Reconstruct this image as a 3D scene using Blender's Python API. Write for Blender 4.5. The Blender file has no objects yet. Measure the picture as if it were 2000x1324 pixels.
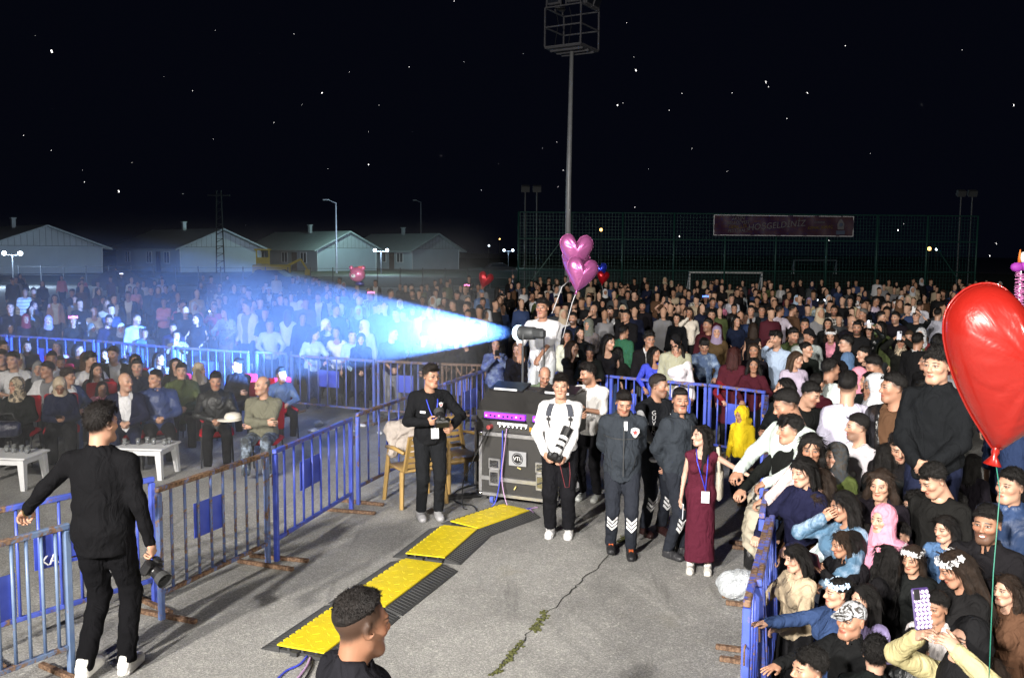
import bpy, math, random
import numpy as np
from mathutils import Matrix, Vector, Euler
random.seed(7); RNG = np.random.default_rng(7)
PI = math.pi; R = math.radians
S = bpy.context.scene; COL = S.collection
# ------------------------------------------------------------ camera
PITCH, ROLL, CAMH, FPX = R(5.46), R(0.4), 3.0, 1800.0
cd = bpy.data.cameras.new('camera'); cam = bpy.data.objects.new('camera', cd); COL.objects.link(cam)
cd.sensor_width = 36; cd.lens = 36*FPX/2000; cd.clip_start = .1; cd.clip_end = 1500
CROT = (Matrix.Rotation(PI/2-PITCH, 3, 'X') @ Matrix.Rotation(ROLL, 3, 'Z'))
cam.matrix_world = Matrix.Translation((0, 0, CAMH)) @ CROT.to_4x4()
S.camera = cam
# ------------------------------------------------------------ world: a night sky
W = bpy.data.worlds.new('World'); S.world = W; W.use_nodes = True
bg = W.node_tree.nodes['Background']; bg.inputs[0].default_value = (.28, .36, .85, 1); bg.inputs[1].default_value = .0048
# ------------------------------------------------------------ stage floodlights behind the camera (the only frontal light of the place)
def lamp(name, kind, loc, aim, energy, col, **kw):
    l = bpy.data.lights.new(name, kind); l.energy = energy; l.color = col
    for k, v in kw.items(): setattr(l, k, v)
    o = bpy.data.objects.new(name, l); COL.objects.link(o); o.location = loc
    o.rotation_euler = (Vector(aim)-Vector(loc)).to_track_quat('-Z', 'Y').to_euler()
    return o
lamp('stage_floodlight', 'AREA', (-9, -7, 7.5), (0, 9, .5), 4700, (1, .94, .86), shape='DISK', size=.7)
lamp('stage_floodlight', 'AREA', (6.5, -7, 7), (3, 10, 1), 2050, (1, .94, .86), shape='DISK', size=.7)
lamp('stage_spotlight', 'SPOT', (-6, -8, 8), (6.5, 23, 1.5), 23000, (1, .95, .9), spot_size=R(52), spot_blend=.8, shadow_soft_size=.25)
BEAM_AT, BEAM_TO = Vector((.14, 11.75, 1.955)), Vector((-5.95, 16.8, 1.62))
lamp('follow_spot_lamp', 'SPOT', BEAM_AT-(BEAM_TO-BEAM_AT).normalized()*.13, BEAM_TO, 120000, (.12, .32, 1.0), spot_size=R(21), spot_blend=.25, shadow_soft_size=.02)
S.render.engine = 'CYCLES'
try:
    c = S.cycles; c.use_denoising = True; c.max_bounces = 5; c.diffuse_bounces = 2; c.glossy_bounces = 2; c.transmission_bounces = 5
    c.transparent_max_bounces = 8; c.volume_bounces = 0; c.volume_step_rate = 1.0; c.volume_max_steps = 64; c.sample_clamp_indirect = 4
    c.caustics_reflective = False; c.caustics_refractive = False
except Exception: pass
S.view_settings.view_transform = 'Standard'; S.view_settings.look = 'None'; S.view_settings.exposure = 0; S.view_settings.gamma = 1
# ------------------------------------------------------------ a pixel of the 2000 px picture -> where that thing stands in the place
def ray(px, py): return CROT @ Vector(((px-1000)/FPX, (662-py)/FPX, -1))
def at_h(px, py, z=0.):
    d = ray(px, py); t = (z-CAMH)/d.z; return Vector((d.x*t, d.y*t, z))
def at_d(px, py, Y):
    d = ray(px, py); t = Y/d.y; return Vector((d.x*t, Y, CAMH+d.z*t))
# ------------------------------------------------------------ objects
def link(o, parent=None):
    COL.objects.link(o)
    if parent is not None: o.parent = parent
    return o
def tag(o, label=None, cat=None, group=None, kind=None):
    if label: o['label'] = label
    if cat: o['category'] = cat
    if group: o['group'] = group
    if kind: o['kind'] = kind
    return o
def empty(name, loc, rz=0., label=None, cat=None, group=None, parent=None):
    o = bpy.data.objects.new(name, None); link(o, parent); o.location = loc; o.rotation_euler = (0, 0, rz); o.empty_display_size = .1
    return tag(o, label, cat, group)
def mesh_data(name, v, f, mats=(), smooth=False, fm=None):
    """v: n x 3; f: list of index lists, or an m x 4 / m x 3 array"""
    me = bpy.data.meshes.new(name); v = np.asarray(v, np.float32)
    if isinstance(f, np.ndarray):
        n, k = f.shape; li = f.ravel().astype(np.int32); st = np.arange(n, dtype=np.int32)*k; tot = np.full(n, k, np.int32)
    else:
        tot = np.array([len(x) for x in f], np.int32); n = len(f); li = np.array([i for x in f for i in x], np.int32); st = np.concatenate([[0], np.cumsum(tot)[:-1]]).astype(np.int32)
    me.vertices.add(len(v)); me.vertices.foreach_set('co', v.ravel())
    me.loops.add(len(li)); me.loops.foreach_set('vertex_index', li)
    me.polygons.add(n); me.polygons.foreach_set('loop_start', st)
    try: me.polygons.foreach_set('loop_total', tot)
    except Exception: pass
    me.polygons.foreach_set('use_smooth', np.full(n, bool(smooth)))
    for m in mats: me.materials.append(m)
    if fm is not None: me.polygons.foreach_set('material_index', np.asarray(fm, np.int32))
    me.update(calc_edges=True); return me
def obj(name, me, parent=None, color=None, loc=None, rot=None):
    o = bpy.data.objects.new(name, me); link(o, parent)
    if color is not None: o.color = (*color[:3], 1)
    if loc is not None: o.location = loc
    if rot is not None: o.rotation_euler = rot
    return o
def copy_tree(o, parent=None):
    c = o.copy(); COL.objects.link(c)
    if parent is not None: c.parent = parent
    for ch in list(o.children): copy_tree(ch, c)
    return c
class MB:
    """collects simple shapes; build() makes ONE mesh object of them"""
    def __init__(s): s.v = []; s.f = []
    def add(s, v, f):
        b = len(s.v); s.v += [tuple(p) for p in v]; s.f += [[i+b for i in x] for x in f]; return s
    def box(s, c, d, rot=None, bev=0.):
        x, y, z = d[0]/2, d[1]/2, d[2]/2
        if bev <= 0:
            v = [(-x, -y, -z), (x, -y, -z), (x, y, -z), (-x, y, -z), (-x, -y, z), (x, -y, z), (x, y, z), (-x, y, z)]
            f = [[0, 3, 2, 1], [4, 5, 6, 7], [0, 1, 5, 4], [1, 2, 6, 5], [2, 3, 7, 6], [3, 0, 4, 7]]
        else:
            b = min(bev, x*.9, y*.9, z*.9); v = []; f = []
            def ring(xx, yy, zz):
                i = len(v); q = min(b, xx*.9, yy*.9)
                v.extend([(-xx+q, -yy, zz), (xx-q, -yy, zz), (xx, -yy+q, zz), (xx, yy-q, zz), (xx-q, yy, zz), (-xx+q, yy, zz), (-xx, yy-q, zz), (-xx, -yy+q, zz)]); return i
            r = [ring(x-b, y-b, -z), ring(x, y, -z+b), ring(x, y, z-b), ring(x-b, y-b, z)]
            f.append(list(range(7, -1, -1))); f.append([r[3]+k for k in range(8)])
            for a, c2 in zip(r[:-1], r[1:]):
                for k in range(8): f.append([a+k, a+(k+1) % 8, c2+(k+1) % 8, c2+k])
        M = rot if rot is not None else Matrix.Identity(3); c = Vector(c)
        return s.add([M@Vector(p)+c for p in v], f)
    def tube(s, pts, r, n=8, cap=True, closed=False):
        P = [Vector(p) for p in pts]; rr = r if isinstance(r, (list, tuple)) else [r]*len(P); v = []; f = []; m = len(P); up = None
        for i, p in enumerate(P):
            t = (P[(i+1) % m]-P[i-1]) if (closed or 0 < i < m-1) else (P[1]-P[0] if i == 0 else P[-1]-P[-2])
            t.normalize()
            if up is None: up = t.orthogonal().normalized()
            up = (up-t*up.dot(t)).normalized(); w = t.cross(up)
            for k in range(n):
                a = 2*PI*k/n; v.append(p+(up*math.cos(a)+w*math.sin(a))*rr[i])
        for i in range(m if closed else m-1):
            j = (i+1) % m
            for k in range(n): f.append([i*n+k, i*n+(k+1) % n, j*n+(k+1) % n, j*n+k])
        if cap and not closed: f.append(list(range(n-1, -1, -1))); f.append([(m-1)*n+k for k in range(n)])
        return s.add(v, f)
    def bar(s, a, b, w, h=None):
        """square section bar from a to b"""
        a, b = Vector(a), Vector(b); h = h or w; t = (b-a); L = t.length; t.normalize()
        u = Vector((0, 0, 1)).cross(t); u = u.normalized() if u.length > 1e-4 else Vector((1, 0, 0)); q = t.cross(u)
        return s.box((a+b)/2, (L, w, h), Matrix((t, u, q)).transposed())
    def lathe(s, prof, c=(0, 0, 0), n=16, M=None, cap=True):
        v = []; f = []; c = Vector(c); M = M or Matrix.Identity(3)
        for r_, z in prof:
            for k in range(n): v.append(M@Vector((r_*math.cos(2*PI*k/n), r_*math.sin(2*PI*k/n), z))+c)
        for i in range(len(prof)-1):
            for k in range(n): f.append([i*n+k, i*n+(k+1) % n, (i+1)*n+(k+1) % n, (i+1)*n+k])
        if cap: f.append(list(range(n-1, -1, -1))); f.append([(len(prof)-1)*n+k for k in range(n)])
        return s.add(v, f)
    def ball(s, c, r, nu=10, nv=6, M=None):
        rx, ry, rz = r if isinstance(r, (tuple, list)) else (r, r, r); M = M or Matrix.Identity(3); v = []; f = []
        for i in range(1, nv):
            p = PI*i/nv
            for k in range(nu): v.append((rx*math.sin(p)*math.cos(2*PI*k/nu), ry*math.sin(p)*math.sin(2*PI*k/nu), rz*math.cos(p)))
        v += [(0, 0, rz), (0, 0, -rz)]
        for i in range(nv-2):
            for k in range(nu): f.append([i*nu+k, (i+1)*nu+k, (i+1)*nu+(k+1) % nu, i*nu+(k+1) % nu])
        T = len(v)-2
        for k in range(nu): f.append([T, k, (k+1) % nu]); f.append([T+1, (nv-2)*nu+(k+1) % nu, (nv-2)*nu+k])
        c = Vector(c); return s.add([M@Vector(p)+c for p in v], f)
    def prism(s, poly, z0, z1, M=None, c=(0, 0, 0)):
        n = len(poly); M = M or Matrix.Identity(3); c = Vector(c)
        v = [(x, y, z0) for x, y in poly]+[(x, y, z1) for x, y in poly]
        f = [list(range(n-1, -1, -1)), list(range(n, 2*n))]+[[k, (k+1) % n, n+(k+1) % n, n+k] for k in range(n)]
        return s.add([M@Vector(p)+c for p in v], f)
    def data(s, name, mat, smooth=False): return mesh_data(name, s.v, s.f, [mat], smooth)
    def build(s, name, mat, parent=None, smooth=False, color=None, loc=None, rot=None): return obj(name, s.data(name, mat, smooth), parent, color, loc, rot)
def text(name, body, size, mat, parent, M, depth=.003, align='CENTER', shear=0.):
    cu = bpy.data.curves.new(name, 'FONT'); cu.body = body; cu.size = size; cu.extrude = depth; cu.align_x = align; cu.align_y = 'CENTER'; cu.shear = shear; cu.resolution_u = 3
    tmp = bpy.data.objects.new(name, cu); me = bpy.data.meshes.new_from_object(tmp); bpy.data.objects.remove(tmp)
    me.materials.clear(); me.materials.append(mat); me.polygons.foreach_set('use_smooth', np.zeros(len(me.polygons), bool)); o = obj(name, me, parent); o.matrix_local = M; return o
# ------------------------------------------------------------ materials
class NT:
    def __init__(s, name):
        s.m = bpy.data.materials.new(name); s.m.use_nodes = True; s.t = s.m.node_tree; s.b = s.t.nodes['Principled BSDF']; s.out = s.t.nodes['Material Output']
    def n(s, typ, **kw):
        x = s.t.nodes.new(typ); ins = kw.pop('ins', {})
        for k, v in kw.items(): setattr(x, k, v)
        for k, v in ins.items(): s.set(x.inputs[k], v)
        return x
    def set(s, sock, v):
        if hasattr(v, 'is_output') or isinstance(v, bpy.types.NodeSocket): s.t.links.new(v, sock)
        else:
            if isinstance(v, tuple) and len(v) == 3 and sock.type == 'RGBA': v = (*v, 1)
            sock.default_value = v
    def math(s, op, a, b=0., c=0., clamp=False):
        x = s.n('ShaderNodeMath', operation=op, use_clamp=clamp); s.set(x.inputs[0], a); s.set(x.inputs[1], b); s.set(x.inputs[2], c); return x.outputs[0]
    def mix(s, fac, a, b, mode='MIX'):
        x = s.n('ShaderNodeMix', data_type='RGBA', blend_type=mode); s.set(x.inputs[0], fac); s.set(x.inputs[6], a); s.set(x.inputs[7], b); return x.outputs[2]
    def step(s, v, lo, hi):
        x = s.n('ShaderNodeMapRange', interpolation_type='SMOOTHSTEP'); s.set(x.inputs[0], v); x.inputs[1].default_value = lo; x.inputs[2].default_value = hi; return x.outputs[0]
    def noise(s, scale, detail=3., rough=.5, vec=None, dist=0.):
        x = s.n('ShaderNodeTexNoise'); x.inputs['Scale'].default_value = scale; x.inputs['Detail'].default_value = detail; x.inputs['Roughness'].default_value = rough; x.inputs['Distortion'].default_value = dist
        if vec is not None: s.t.links.new(vec, x.inputs['Vector'])
        return x.outputs[0]
    def coord(s, which='Object'): return s.n('ShaderNodeTexCoord').outputs[which]
    def mapping(s, vec, scale=(1, 1, 1), rot=(0, 0, 0), loc=(0, 0, 0)):
        x = s.n('ShaderNodeMapping'); s.t.links.new(vec, x.inputs[0]); x.inputs['Scale'].default_value = scale; x.inputs['Rotation'].default_value = rot; x.inputs['Location'].default_value = loc; return x.outputs[0]
    def sep(s, vec):
        x = s.n('ShaderNodeSeparateXYZ'); s.t.links.new(vec, x.inputs[0]); return x.outputs
    def bump(s, h, st=.3, d=.01):
        x = s.n('ShaderNodeBump'); x.inputs['Strength'].default_value = st; x.inputs['Distance'].default_value = d; s.t.links.new(h, x.inputs['Height']); s.t.links.new(x.outputs[0], s.b.inputs['Normal'])
    def base(s, c): s.set(s.b.inputs['Base Color'], c)
    def rough(s, v): s.set(s.b.inputs['Roughness'], v)
    def ocol(s): return s.n('ShaderNodeObjectInfo').outputs['Color']
    def orand(s): return s.n('ShaderNodeObjectInfo').outputs['Random']
    def oattr(s, name): return s.n('ShaderNodeAttribute', attribute_type='OBJECT', attribute_name=name).outputs['Fac']
def simple(name, col, rough=.5, metal=0., emit=None, es=0., var=.12, scale=6., bump=0.):
    m = NT(name); nz = m.noise(scale, 4, .6, m.coord())
    k = m.math('MULTIPLY_ADD', nz, var*2, 1-var); src = col if not isinstance(col, str) else m.ocol()
    m.base(m.mix(1., src, m.n('ShaderNodeCombineColor', ins={0: k, 1: k, 2: k}).outputs[0], 'MULTIPLY'))
    m.rough(m.math('MULTIPLY_ADD', nz, .2, rough-.1)); m.b.inputs['Metallic'].default_value = metal
    if emit: m.b.inputs['Emission Color'].default_value = (*emit, 1); m.b.inputs['Emission Strength'].default_value = es
    if bump: m.bump(m.noise(scale*14, 3, .6, m.coord()), bump, .004)
    return m.m
def mk_asphalt():
    m = NT('asphalt'); p = m.coord('Object')
    v = m.n('ShaderNodeTexVoronoi', ins={'Scale': 120.}); m.t.links.new(p, v.inputs['Vector'])
    v2 = m.n('ShaderNodeTexVoronoi', ins={'Scale': 60.}); m.t.links.new(p, v2.inputs['Vector'])
    g = m.n('ShaderNodeSeparateColor'); m.t.links.new(v.outputs['Color'], g.inputs[0]); g2 = m.n('ShaderNodeSeparateColor'); m.t.links.new(v2.outputs['Color'], g2.inputs[0])
    fine = m.mix(m.step(g.outputs[0], .25, .95), (.235, .232, .222), (.41, .404, .38))
    stones = m.mix(m.step(g2.outputs[1], .95, .99), fine, (.47, .465, .43))
    big = m.noise(.55, 5, .62, p, .4); mid = m.noise(3.2, 5, .65, p)
    st = m.math('ADD', m.math('MULTIPLY', big, .9), m.math('MULTIPLY', mid, .35))
    x = m.n('ShaderNodeMapRange', ins={1: .45, 2: .85, 3: .72, 4: 1.22}); m.t.links.new(st, x.inputs[0])
    c = m.mix(1., stones, m.n('ShaderNodeCombineColor', ins={0: x.outputs[0], 1: x.outputs[0], 2: x.outputs[0]}).outputs[0], 'MULTIPLY')
    c = m.mix(m.math('MULTIPLY', m.step(m.noise(1.1, 4, .6, m.mapping(p, (1, 1, 1), loc=(7, 3, 0))), .6, .75), .35), c, (.25, .23, .15))
    sk = m.noise(1.0, 5, .6, m.mapping(p, (5.5, .45, 1), (0, 0, R(-24))), .3)
    c = m.mix(m.math('MULTIPLY', m.step(sk, .56, .72), .38), c, (.06, .06, .06))
    m.base(c); m.rough(.88); m.bump(m.math('SUBTRACT', m.math('MULTIPLY', v.outputs['Distance'], 1.), m.math('MULTIPLY', mid, .2)), .55, .006); return m.m
def mk_barrier():
    """blue enamel worn to rusty steel; the share of rust differs from barrier to barrier (object property 'rust')"""
    m = NT('barrier_paint'); p = m.coord('Object'); n1 = m.noise(7, 5, .7, p, .5); n2 = m.noise(38, 3, .6, p); a = m.oattr('rust'); o = m.oattr('old')
    f = m.step(m.math('ADD', m.math('ADD', n1, m.math('MULTIPLY', n2, .25)), m.math('MULTIPLY_ADD', a, .55, -.3)), .52, .64)
    blue = m.mix(m.step(m.noise(3, 3, .6, p), .3, .7), (.045, .075, .46), (.085, .13, .60))
    grey = m.mix(m.step(m.noise(5, 3, .6, p), .3, .7), (.10, .16, .26), (.16, .22, .30))
    rust = m.mix(m.step(n2, .35, .65), (.085, .045, .025), (.23, .14, .085))
    m.base(m.mix(f, m.mix(o, blue, grey), rust)); m.rough(m.math('MULTIPLY_ADD', f, .4, .38)); m.bump(n2, .25, .003); return m.m
def mk_fabric(name, pattern=None, rough=.9, bump=.6, c2=None, spec=.1):
    m = NT(name); p = m.coord('Object'); c = m.ocol()
    if pattern == 'plaid':
        x, y, z = m.sep(p)[0:3]; a = m.math('PINGPONG', m.math('ADD', x, m.math('MULTIPLY', y, .6)), .035); b = m.math('PINGPONG', z, .035)
        f = m.math('MULTIPLY', m.math('ADD', m.step(a, .015, .019), m.step(b, .015, .019)), .5); c = m.mix(f, c, c2)
    elif pattern == 'stripe':
        x, y, z = m.sep(p)[0:3]; c = m.mix(m.step(m.math('PINGPONG', m.math('ADD', x, m.math('MULTIPLY', y, .4)), .02), .0145, .017), c, c2)
    elif pattern == 'hoops':
        z = m.sep(p)[2]; c = m.mix(m.step(m.math('PINGPONG', z, .05), .03, .034), c, c2)
    elif pattern == 'floral':
        v = m.n('ShaderNodeTexVoronoi', ins={'Scale': 30.}); m.t.links.new(m.mapping(p, (1, 1, 1)), v.inputs['Vector'])
        c = m.mix(m.step(m.math('ADD', v.outputs['Distance'], m.math('MULTIPLY', m.noise(22, 3, .6, p, 2.), .5)), .62, .5), c, c2)
    elif pattern == 'denim':
        c = m.mix(m.math('MULTIPLY', m.step(m.noise(9, 4, .65, p), .42, .7), .55), c, (.42, .52, .66))
    elif pattern == 'marble':
        c = m.mix(m.step(m.noise(14, 4, .6, p, 1.8), .45, .58), c, c2)
    k = m.math('MULTIPLY_ADD', m.noise(11, 4, .6, p), .36, .82)
    m.base(m.mix(1., c, m.n('ShaderNodeCombineColor', ins={0: k, 1: k, 2: k}).outputs[0], 'MULTIPLY')); m.rough(rough); m.b.inputs['Specular IOR Level'].default_value = spec
    fold = m.noise(7, 3, .5, m.mapping(p, (1.5, 1.5, .8), (.5, .3, .2)), 1.3); weave = m.noise(240, 2, .5, p)
    m.bump(m.math('ADD', fold, m.math('MULTIPLY', weave, .035)), bump, .05); return m.m
def mk_skin():
    """skin whose eyes, brows, lips and beard are drawn from the face's own coordinates (attribute hp)"""
    m = NT('skin'); hp = m.n('ShaderNodeAttribute', attribute_type='GEOMETRY', attribute_name='hp').outputs['Vector']
    x, y, z = m.sep(hp)[0:3]; ax = m.math('ABSOLUTE', x); front = m.step(y, -.045, -.06)
    def ell(u, w, cu, cw, ru, rw, soft=.18):
        a = m.math('DIVIDE', m.math('SUBTRACT', u, cu), ru); b = m.math('DIVIDE', m.math('SUBTRACT', w, cw), rw)
        d = m.math('ADD', m.math('MULTIPLY', a, a), m.math('MULTIPLY', b, b)); return m.math('MULTIPLY', m.step(d, 1+soft, 1-soft), front)
    sk = m.ocol(); p = m.coord(); c = m.mix(m.math('MULTIPLY', m.noise(24, 3, .6, p), .5), sk, m.mix(1., sk, (1.0, .74, .66), 'MULTIPLY'))
    blush = ell(ax, z, .042, -.03, .03, .026, .9); c = m.mix(m.math('MULTIPLY', blush, .35), c, m.mix(1., sk, (1.05, .62, .55), 'MULTIPLY'))
    st = m.oattr('stubble'); jaw = m.math('MULTIPLY', m.step(z, -.028, -.055), m.step(y, .02, -.02)); jaw = m.math('MULTIPLY', jaw, m.step(z, -.165, -.12))
    ms = ell(ax, z, .0, -.049, .032, .0085, .4)
    c = m.mix(m.math('MULTIPLY', m.math('MAXIMUM', m.math('MULTIPLY', jaw, st), m.math('MULTIPLY', ms, m.math('MAXIMUM', st, m.oattr('moustache')))), .85), c, (.018, .012, .01))
    fz = m.oattr('fade'); hl = m.math('ADD', m.math('MULTIPLY_ADD', y, .74, z), m.math('MULTIPLY', m.noise(55, 3, .7, hp), .02)); hairline = m.step(hl, -.012, .03); back = m.math('MAXIMUM', m.step(y, -.06, -.035), m.step(z, .05, .07))
    c = m.mix(m.math('MULTIPLY', m.math('MULTIPLY', hairline, back), m.math('MULTIPLY', fz, .93)), c, (.012, .009, .007))
    rd = m.orand(); r2 = m.math('FRACT', m.math('MULTIPLY', rd, 7.31)); r3 = m.math('FRACT', m.math('MULTIPLY', rd, 23.7)); mw = m.math('MULTIPLY_ADD', r2, .008, .0205); eh = m.math('MULTIPLY_ADD', r3, .0034, .0022); bt = m.math('MULTIPLY_ADD', r2, .0026, .003)
    sm = m.math('MAXIMUM', m.oattr('smile'), m.math('MULTIPLY_ADD', r3, 1.0, -.55)); zz = m.math('SUBTRACT', z, m.math('MULTIPLY', m.math('MULTIPLY', ax, ax), m.math('MULTIPLY', sm, 9.)))
    c = m.mix(m.math('MULTIPLY', ell(ax, zz, 0., -.0665, mw, m.math('MULTIPLY_ADD', rd, .004, .008)), .8), c, m.mix(1., sk, (.85, .36, .36), 'MULTIPLY'))
    c = m.mix(m.math('MULTIPLY', ell(ax, zz, 0., -.0665, .023, .0016, .5), .9), c, (.05, .015, .013))
    c = m.mix(m.math('MULTIPLY', ell(ax, zz, 0., -.0668, .018, .0052), m.math('MULTIPLY', m.step(sm, .5, .8), .9)), c, (.82, .78, .7))
    c = m.mix(m.math('MULTIPLY', ell(ax, z, .009, -.0415, .0045, .003, .5), .7), c, (.06, .02, .015))
    zb = m.math('SUBTRACT', z, m.math('MULTIPLY', m.math('MULTIPLY', m.math('SUBTRACT', ax, .027), m.math('SUBTRACT', ax, .027)), -9.))
    c = m.mix(m.math('MULTIPLY', ell(ax, zb, .031, m.math('MULTIPLY_ADD', rd, .004, .0235), .021, bt, .5), .92), c, (.016, .011, .009))
    c = m.mix(m.math('MULTIPLY', ell(ax, z, .0315, .005, .0172, .0078, .4), .85), c, (.025, .014, .012))
    c = m.mix(ell(ax, z, .0315, .003, .0135, eh), c, (.42, .38, .35)); c = m.mix(ell(ax, z, .0312, .003, .0062, eh), c, (.012, .008, .006))
    m.base(c); m.rough(.47); m.b.inputs['Specular IOR Level'].default_value = .42
    m.b.inputs['Subsurface Weight'].default_value = 0; m.bump(m.noise(90, 3, .6, p), .12, .003); return m.m
def mk_hair():
    m = NT('hair'); p = m.coord(); s = m.noise(1, 4, .65, m.mapping(p, (230, 230, 26)), .6); w = m.noise(34, 3, .6, p, 1.2)
    m.base(m.mix(m.step(s, .35, .75), m.mix(1., m.ocol(), (.35, .35, .35), 'MULTIPLY'), m.mix(1., m.ocol(), (1.2, 1.15, 1.1), 'MULTIPLY')))
    m.rough(m.math('MULTIPLY_ADD', s, .3, .38)); m.b.inputs['Specular IOR Level'].default_value = .3; m.bump(m.math('ADD', s, m.math('MULTIPLY', w, .8)), .75, .012); return m.m
def mk_foil(name, rough=.3, metal=.6):
    m = NT(name); m.base(m.ocol()); m.rough(rough); m.b.inputs['Metallic'].default_value = metal; m.b.inputs['Coat Weight'].default_value = .6; m.b.inputs['Coat Roughness'].default_value = .08
    m.bump(m.noise(6, 4, .55, m.coord(), .8), .3, .03); return m.m
def mk_cladding(name, a, b, period=.35):
    m = NT(name); x = m.sep(m.coord())[0]; f = m.step(m.math('PINGPONG', x, period/2), .012, .03)
    m.base(m.mix(f, b, m.mix(m.noise(1.5, 4, .6, m.coord()), a, tuple(c*.72 for c in a)))); m.rough(.6); m.bump(f, .5, .02); return m.m
def mk_banner():
    m = NT('banner_print'); p = m.coord('Generated'); n = m.noise(3.2, 4, .6, p, 2.5); x = m.sep(p)[0]
    c = m.mix(m.step(n, .35, .6), (.022, .010, .060), (.045, .014, .030)); c = m.mix(m.step(m.noise(5, 3, .6, m.mapping(p, (1, 1, 1), loc=(4, 1, 0)), 2.), .55, .7), c, (.09, .04, .028))
    c = m.mix(m.math('MULTIPLY', m.step(x, .4, .9), .5), c, (.06, .032, .036)); m.base(c); m.rough(.5); return m.m
def mk_emit(name, col, s):
    m = NT(name); m.base(col); m.b.inputs['Emission Color'].default_value = (*col, 1); m.b.inputs['Emission Strength'].default_value = s; return m.m
M = {}
M['asphalt'] = mk_asphalt(); M['barrier'] = mk_barrier(); M['skin'] = mk_skin(); M['hair'] = mk_hair()
for k, a in dict(plain={}, plaid=dict(pattern='plaid', c2=(.6, .57, .52)), stripe=dict(pattern='stripe', c2=(.5, .52, .6)), hoops=dict(pattern='hoops', c2=(.75, .75, .75)), floral=dict(pattern='floral', c2=(.03, .04, .10)),
                 denim=dict(pattern='denim'), leather=dict(rough=.28, bump=.6, spec=.6), satin=dict(rough=.45, bump=.5, spec=.4), marble=dict(pattern='marble', c2=(.05, .045, .04)), knit=dict(bump=.6)).items():
    M[k] = mk_fabric('fabric_'+k, **a)
M['foil'] = mk_foil('balloon_foil'); M['rubber_balloon'] = mk_foil('balloon_skin', .3, .25)
M['white_plastic'] = simple('white_plastic', (.72, .73, .74), .4, var=.08, scale=3); M['tan_plastic'] = simple('tan_plastic', (.36, .23, .075), .4, var=.14, scale=4)
M['yellow'] = simple('yellow_rubber', (.70, .55, .012), .5, var=.24, scale=9, bump=.4); M['rubber'] = simple('black_rubber', (.035, .036, .037), .75, var=.35, scale=7, bump=.6)
M['black'] = simple('black_plastic', (.012, .012, .013), .4); M['case'] = simple('case_laminate', (.028, .027, .026), .55, var=.3, scale=30, bump=.5); M['alu'] = simple('aluminium', (.62, .62, .63), .34, .85, var=.15, scale=20)
M['chrome'] = simple('chrome', (.5, .5, .52), .25, 1.); M['galv'] = simple('galvanised_steel', (.50, .52, .54), .5, .3, var=.25, scale=5); M['black_steel'] = simple('black_steel', (.012, .013, .014), .7, .2); M['dark_steel'] = simple('dark_steel', (.07, .075, .08), .55, .4)
M['grey_paint'] = simple('grey_paint', (.16, .16, .18), .55, .1, var=.2)
M['green_steel'] = simple('green_steel', (.011, .062, .05), .5, .2); M['white'] = simple('white_print', (.8, .8, .8), .6, var=.03); M['paper'] = simple('white_card', (.75, .77, .8), .4, var=.04)
M['color'] = simple('tinted_plastic', 'o', .42, var=.08); M['cable'] = simple('cable_rubber', 'o', .5, var=.05); M['upholstery'] = mk_fabric('upholstery', bump=.15)
M['wall'] = simple('house_wall', (.42, .47, .53), .8, var=.15, scale=.7); M['cladding'] = mk_cladding('gable_cladding', (.5, .54, .58), (.16, .18, .2), .55); M['roof'] = mk_cladding('roof_sheet', (.44, .48, .50), (.26, .29, .31), .5)
M['glass'] = NT('window_glass').m; _b = M['glass'].node_tree.nodes['Principled BSDF']; _b.inputs['Base Color'].default_value = (.03, .035, .05, 1); _b.inputs['Roughness'].default_value = .08
_t = NT('clear_glass'); _t.b.inputs['Base Color'].default_value = (.9, .94, .95, 1); _t.b.inputs['Roughness'].default_value = .05; _t.b.inputs['Transmission Weight'].default_value = .85; M['clear'] = _t.m
M['banner'] = mk_banner(); M['grass'] = simple('grass_bank', (.035, .05, .022), .95, var=.5, scale=2, bump=.8)
M['lamp_glow'] = mk_emit('lamp_glow', (.75, .9, 1.), 6.); M['warm_glow'] = mk_emit('warm_lamp_glow', (1., .55, .15), 6.); M['purple_glow'] = mk_emit('purple_led_glow', (.28, .03, .75), 1.1); M['beam_lens'] = mk_emit('lit_lens', (.55, .78, 1.), 30.)
M['added_ring_glow'] = mk_emit('added_ring_glow', (.6, .8, 1.), 4.); M['phone_light'] = mk_emit('phone_light', (.85, .93, 1.), 12.); M['pink_led'] = mk_emit('pink_led', (1., .25, .55), 2.5); M['blue_led'] = mk_emit('blue_led', (.12, .25, 1.), 3.); M['white_led'] = mk_emit('white_led', (.8, .85, 1.), 2.5); M['red_led'] = mk_emit('red_led', (1., .05, .05), 2.)
M['moss'] = simple('moss', (.075, .08, .022), .95, var=.5, scale=30, bump=.9); M['crack'] = simple('crack_dirt', (.03, .03, .026), .95)
M['petal'] = simple('petal_cloth', 'o', .7, var=.06)
# ============================================================ THE SETTING
def sheet(name, x0, x1, y0, y1, z, mat, kind='structure'):
    return tag(obj(name, mesh_data(name, [(x0, y0, z), (x1, y0, z), (x1, y1, z), (x0, y1, z)], [[0, 1, 2, 3]], [mat])), kind=kind)
sheet('ground', -400, 400, -30, 900, 0, M['asphalt'])
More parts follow.
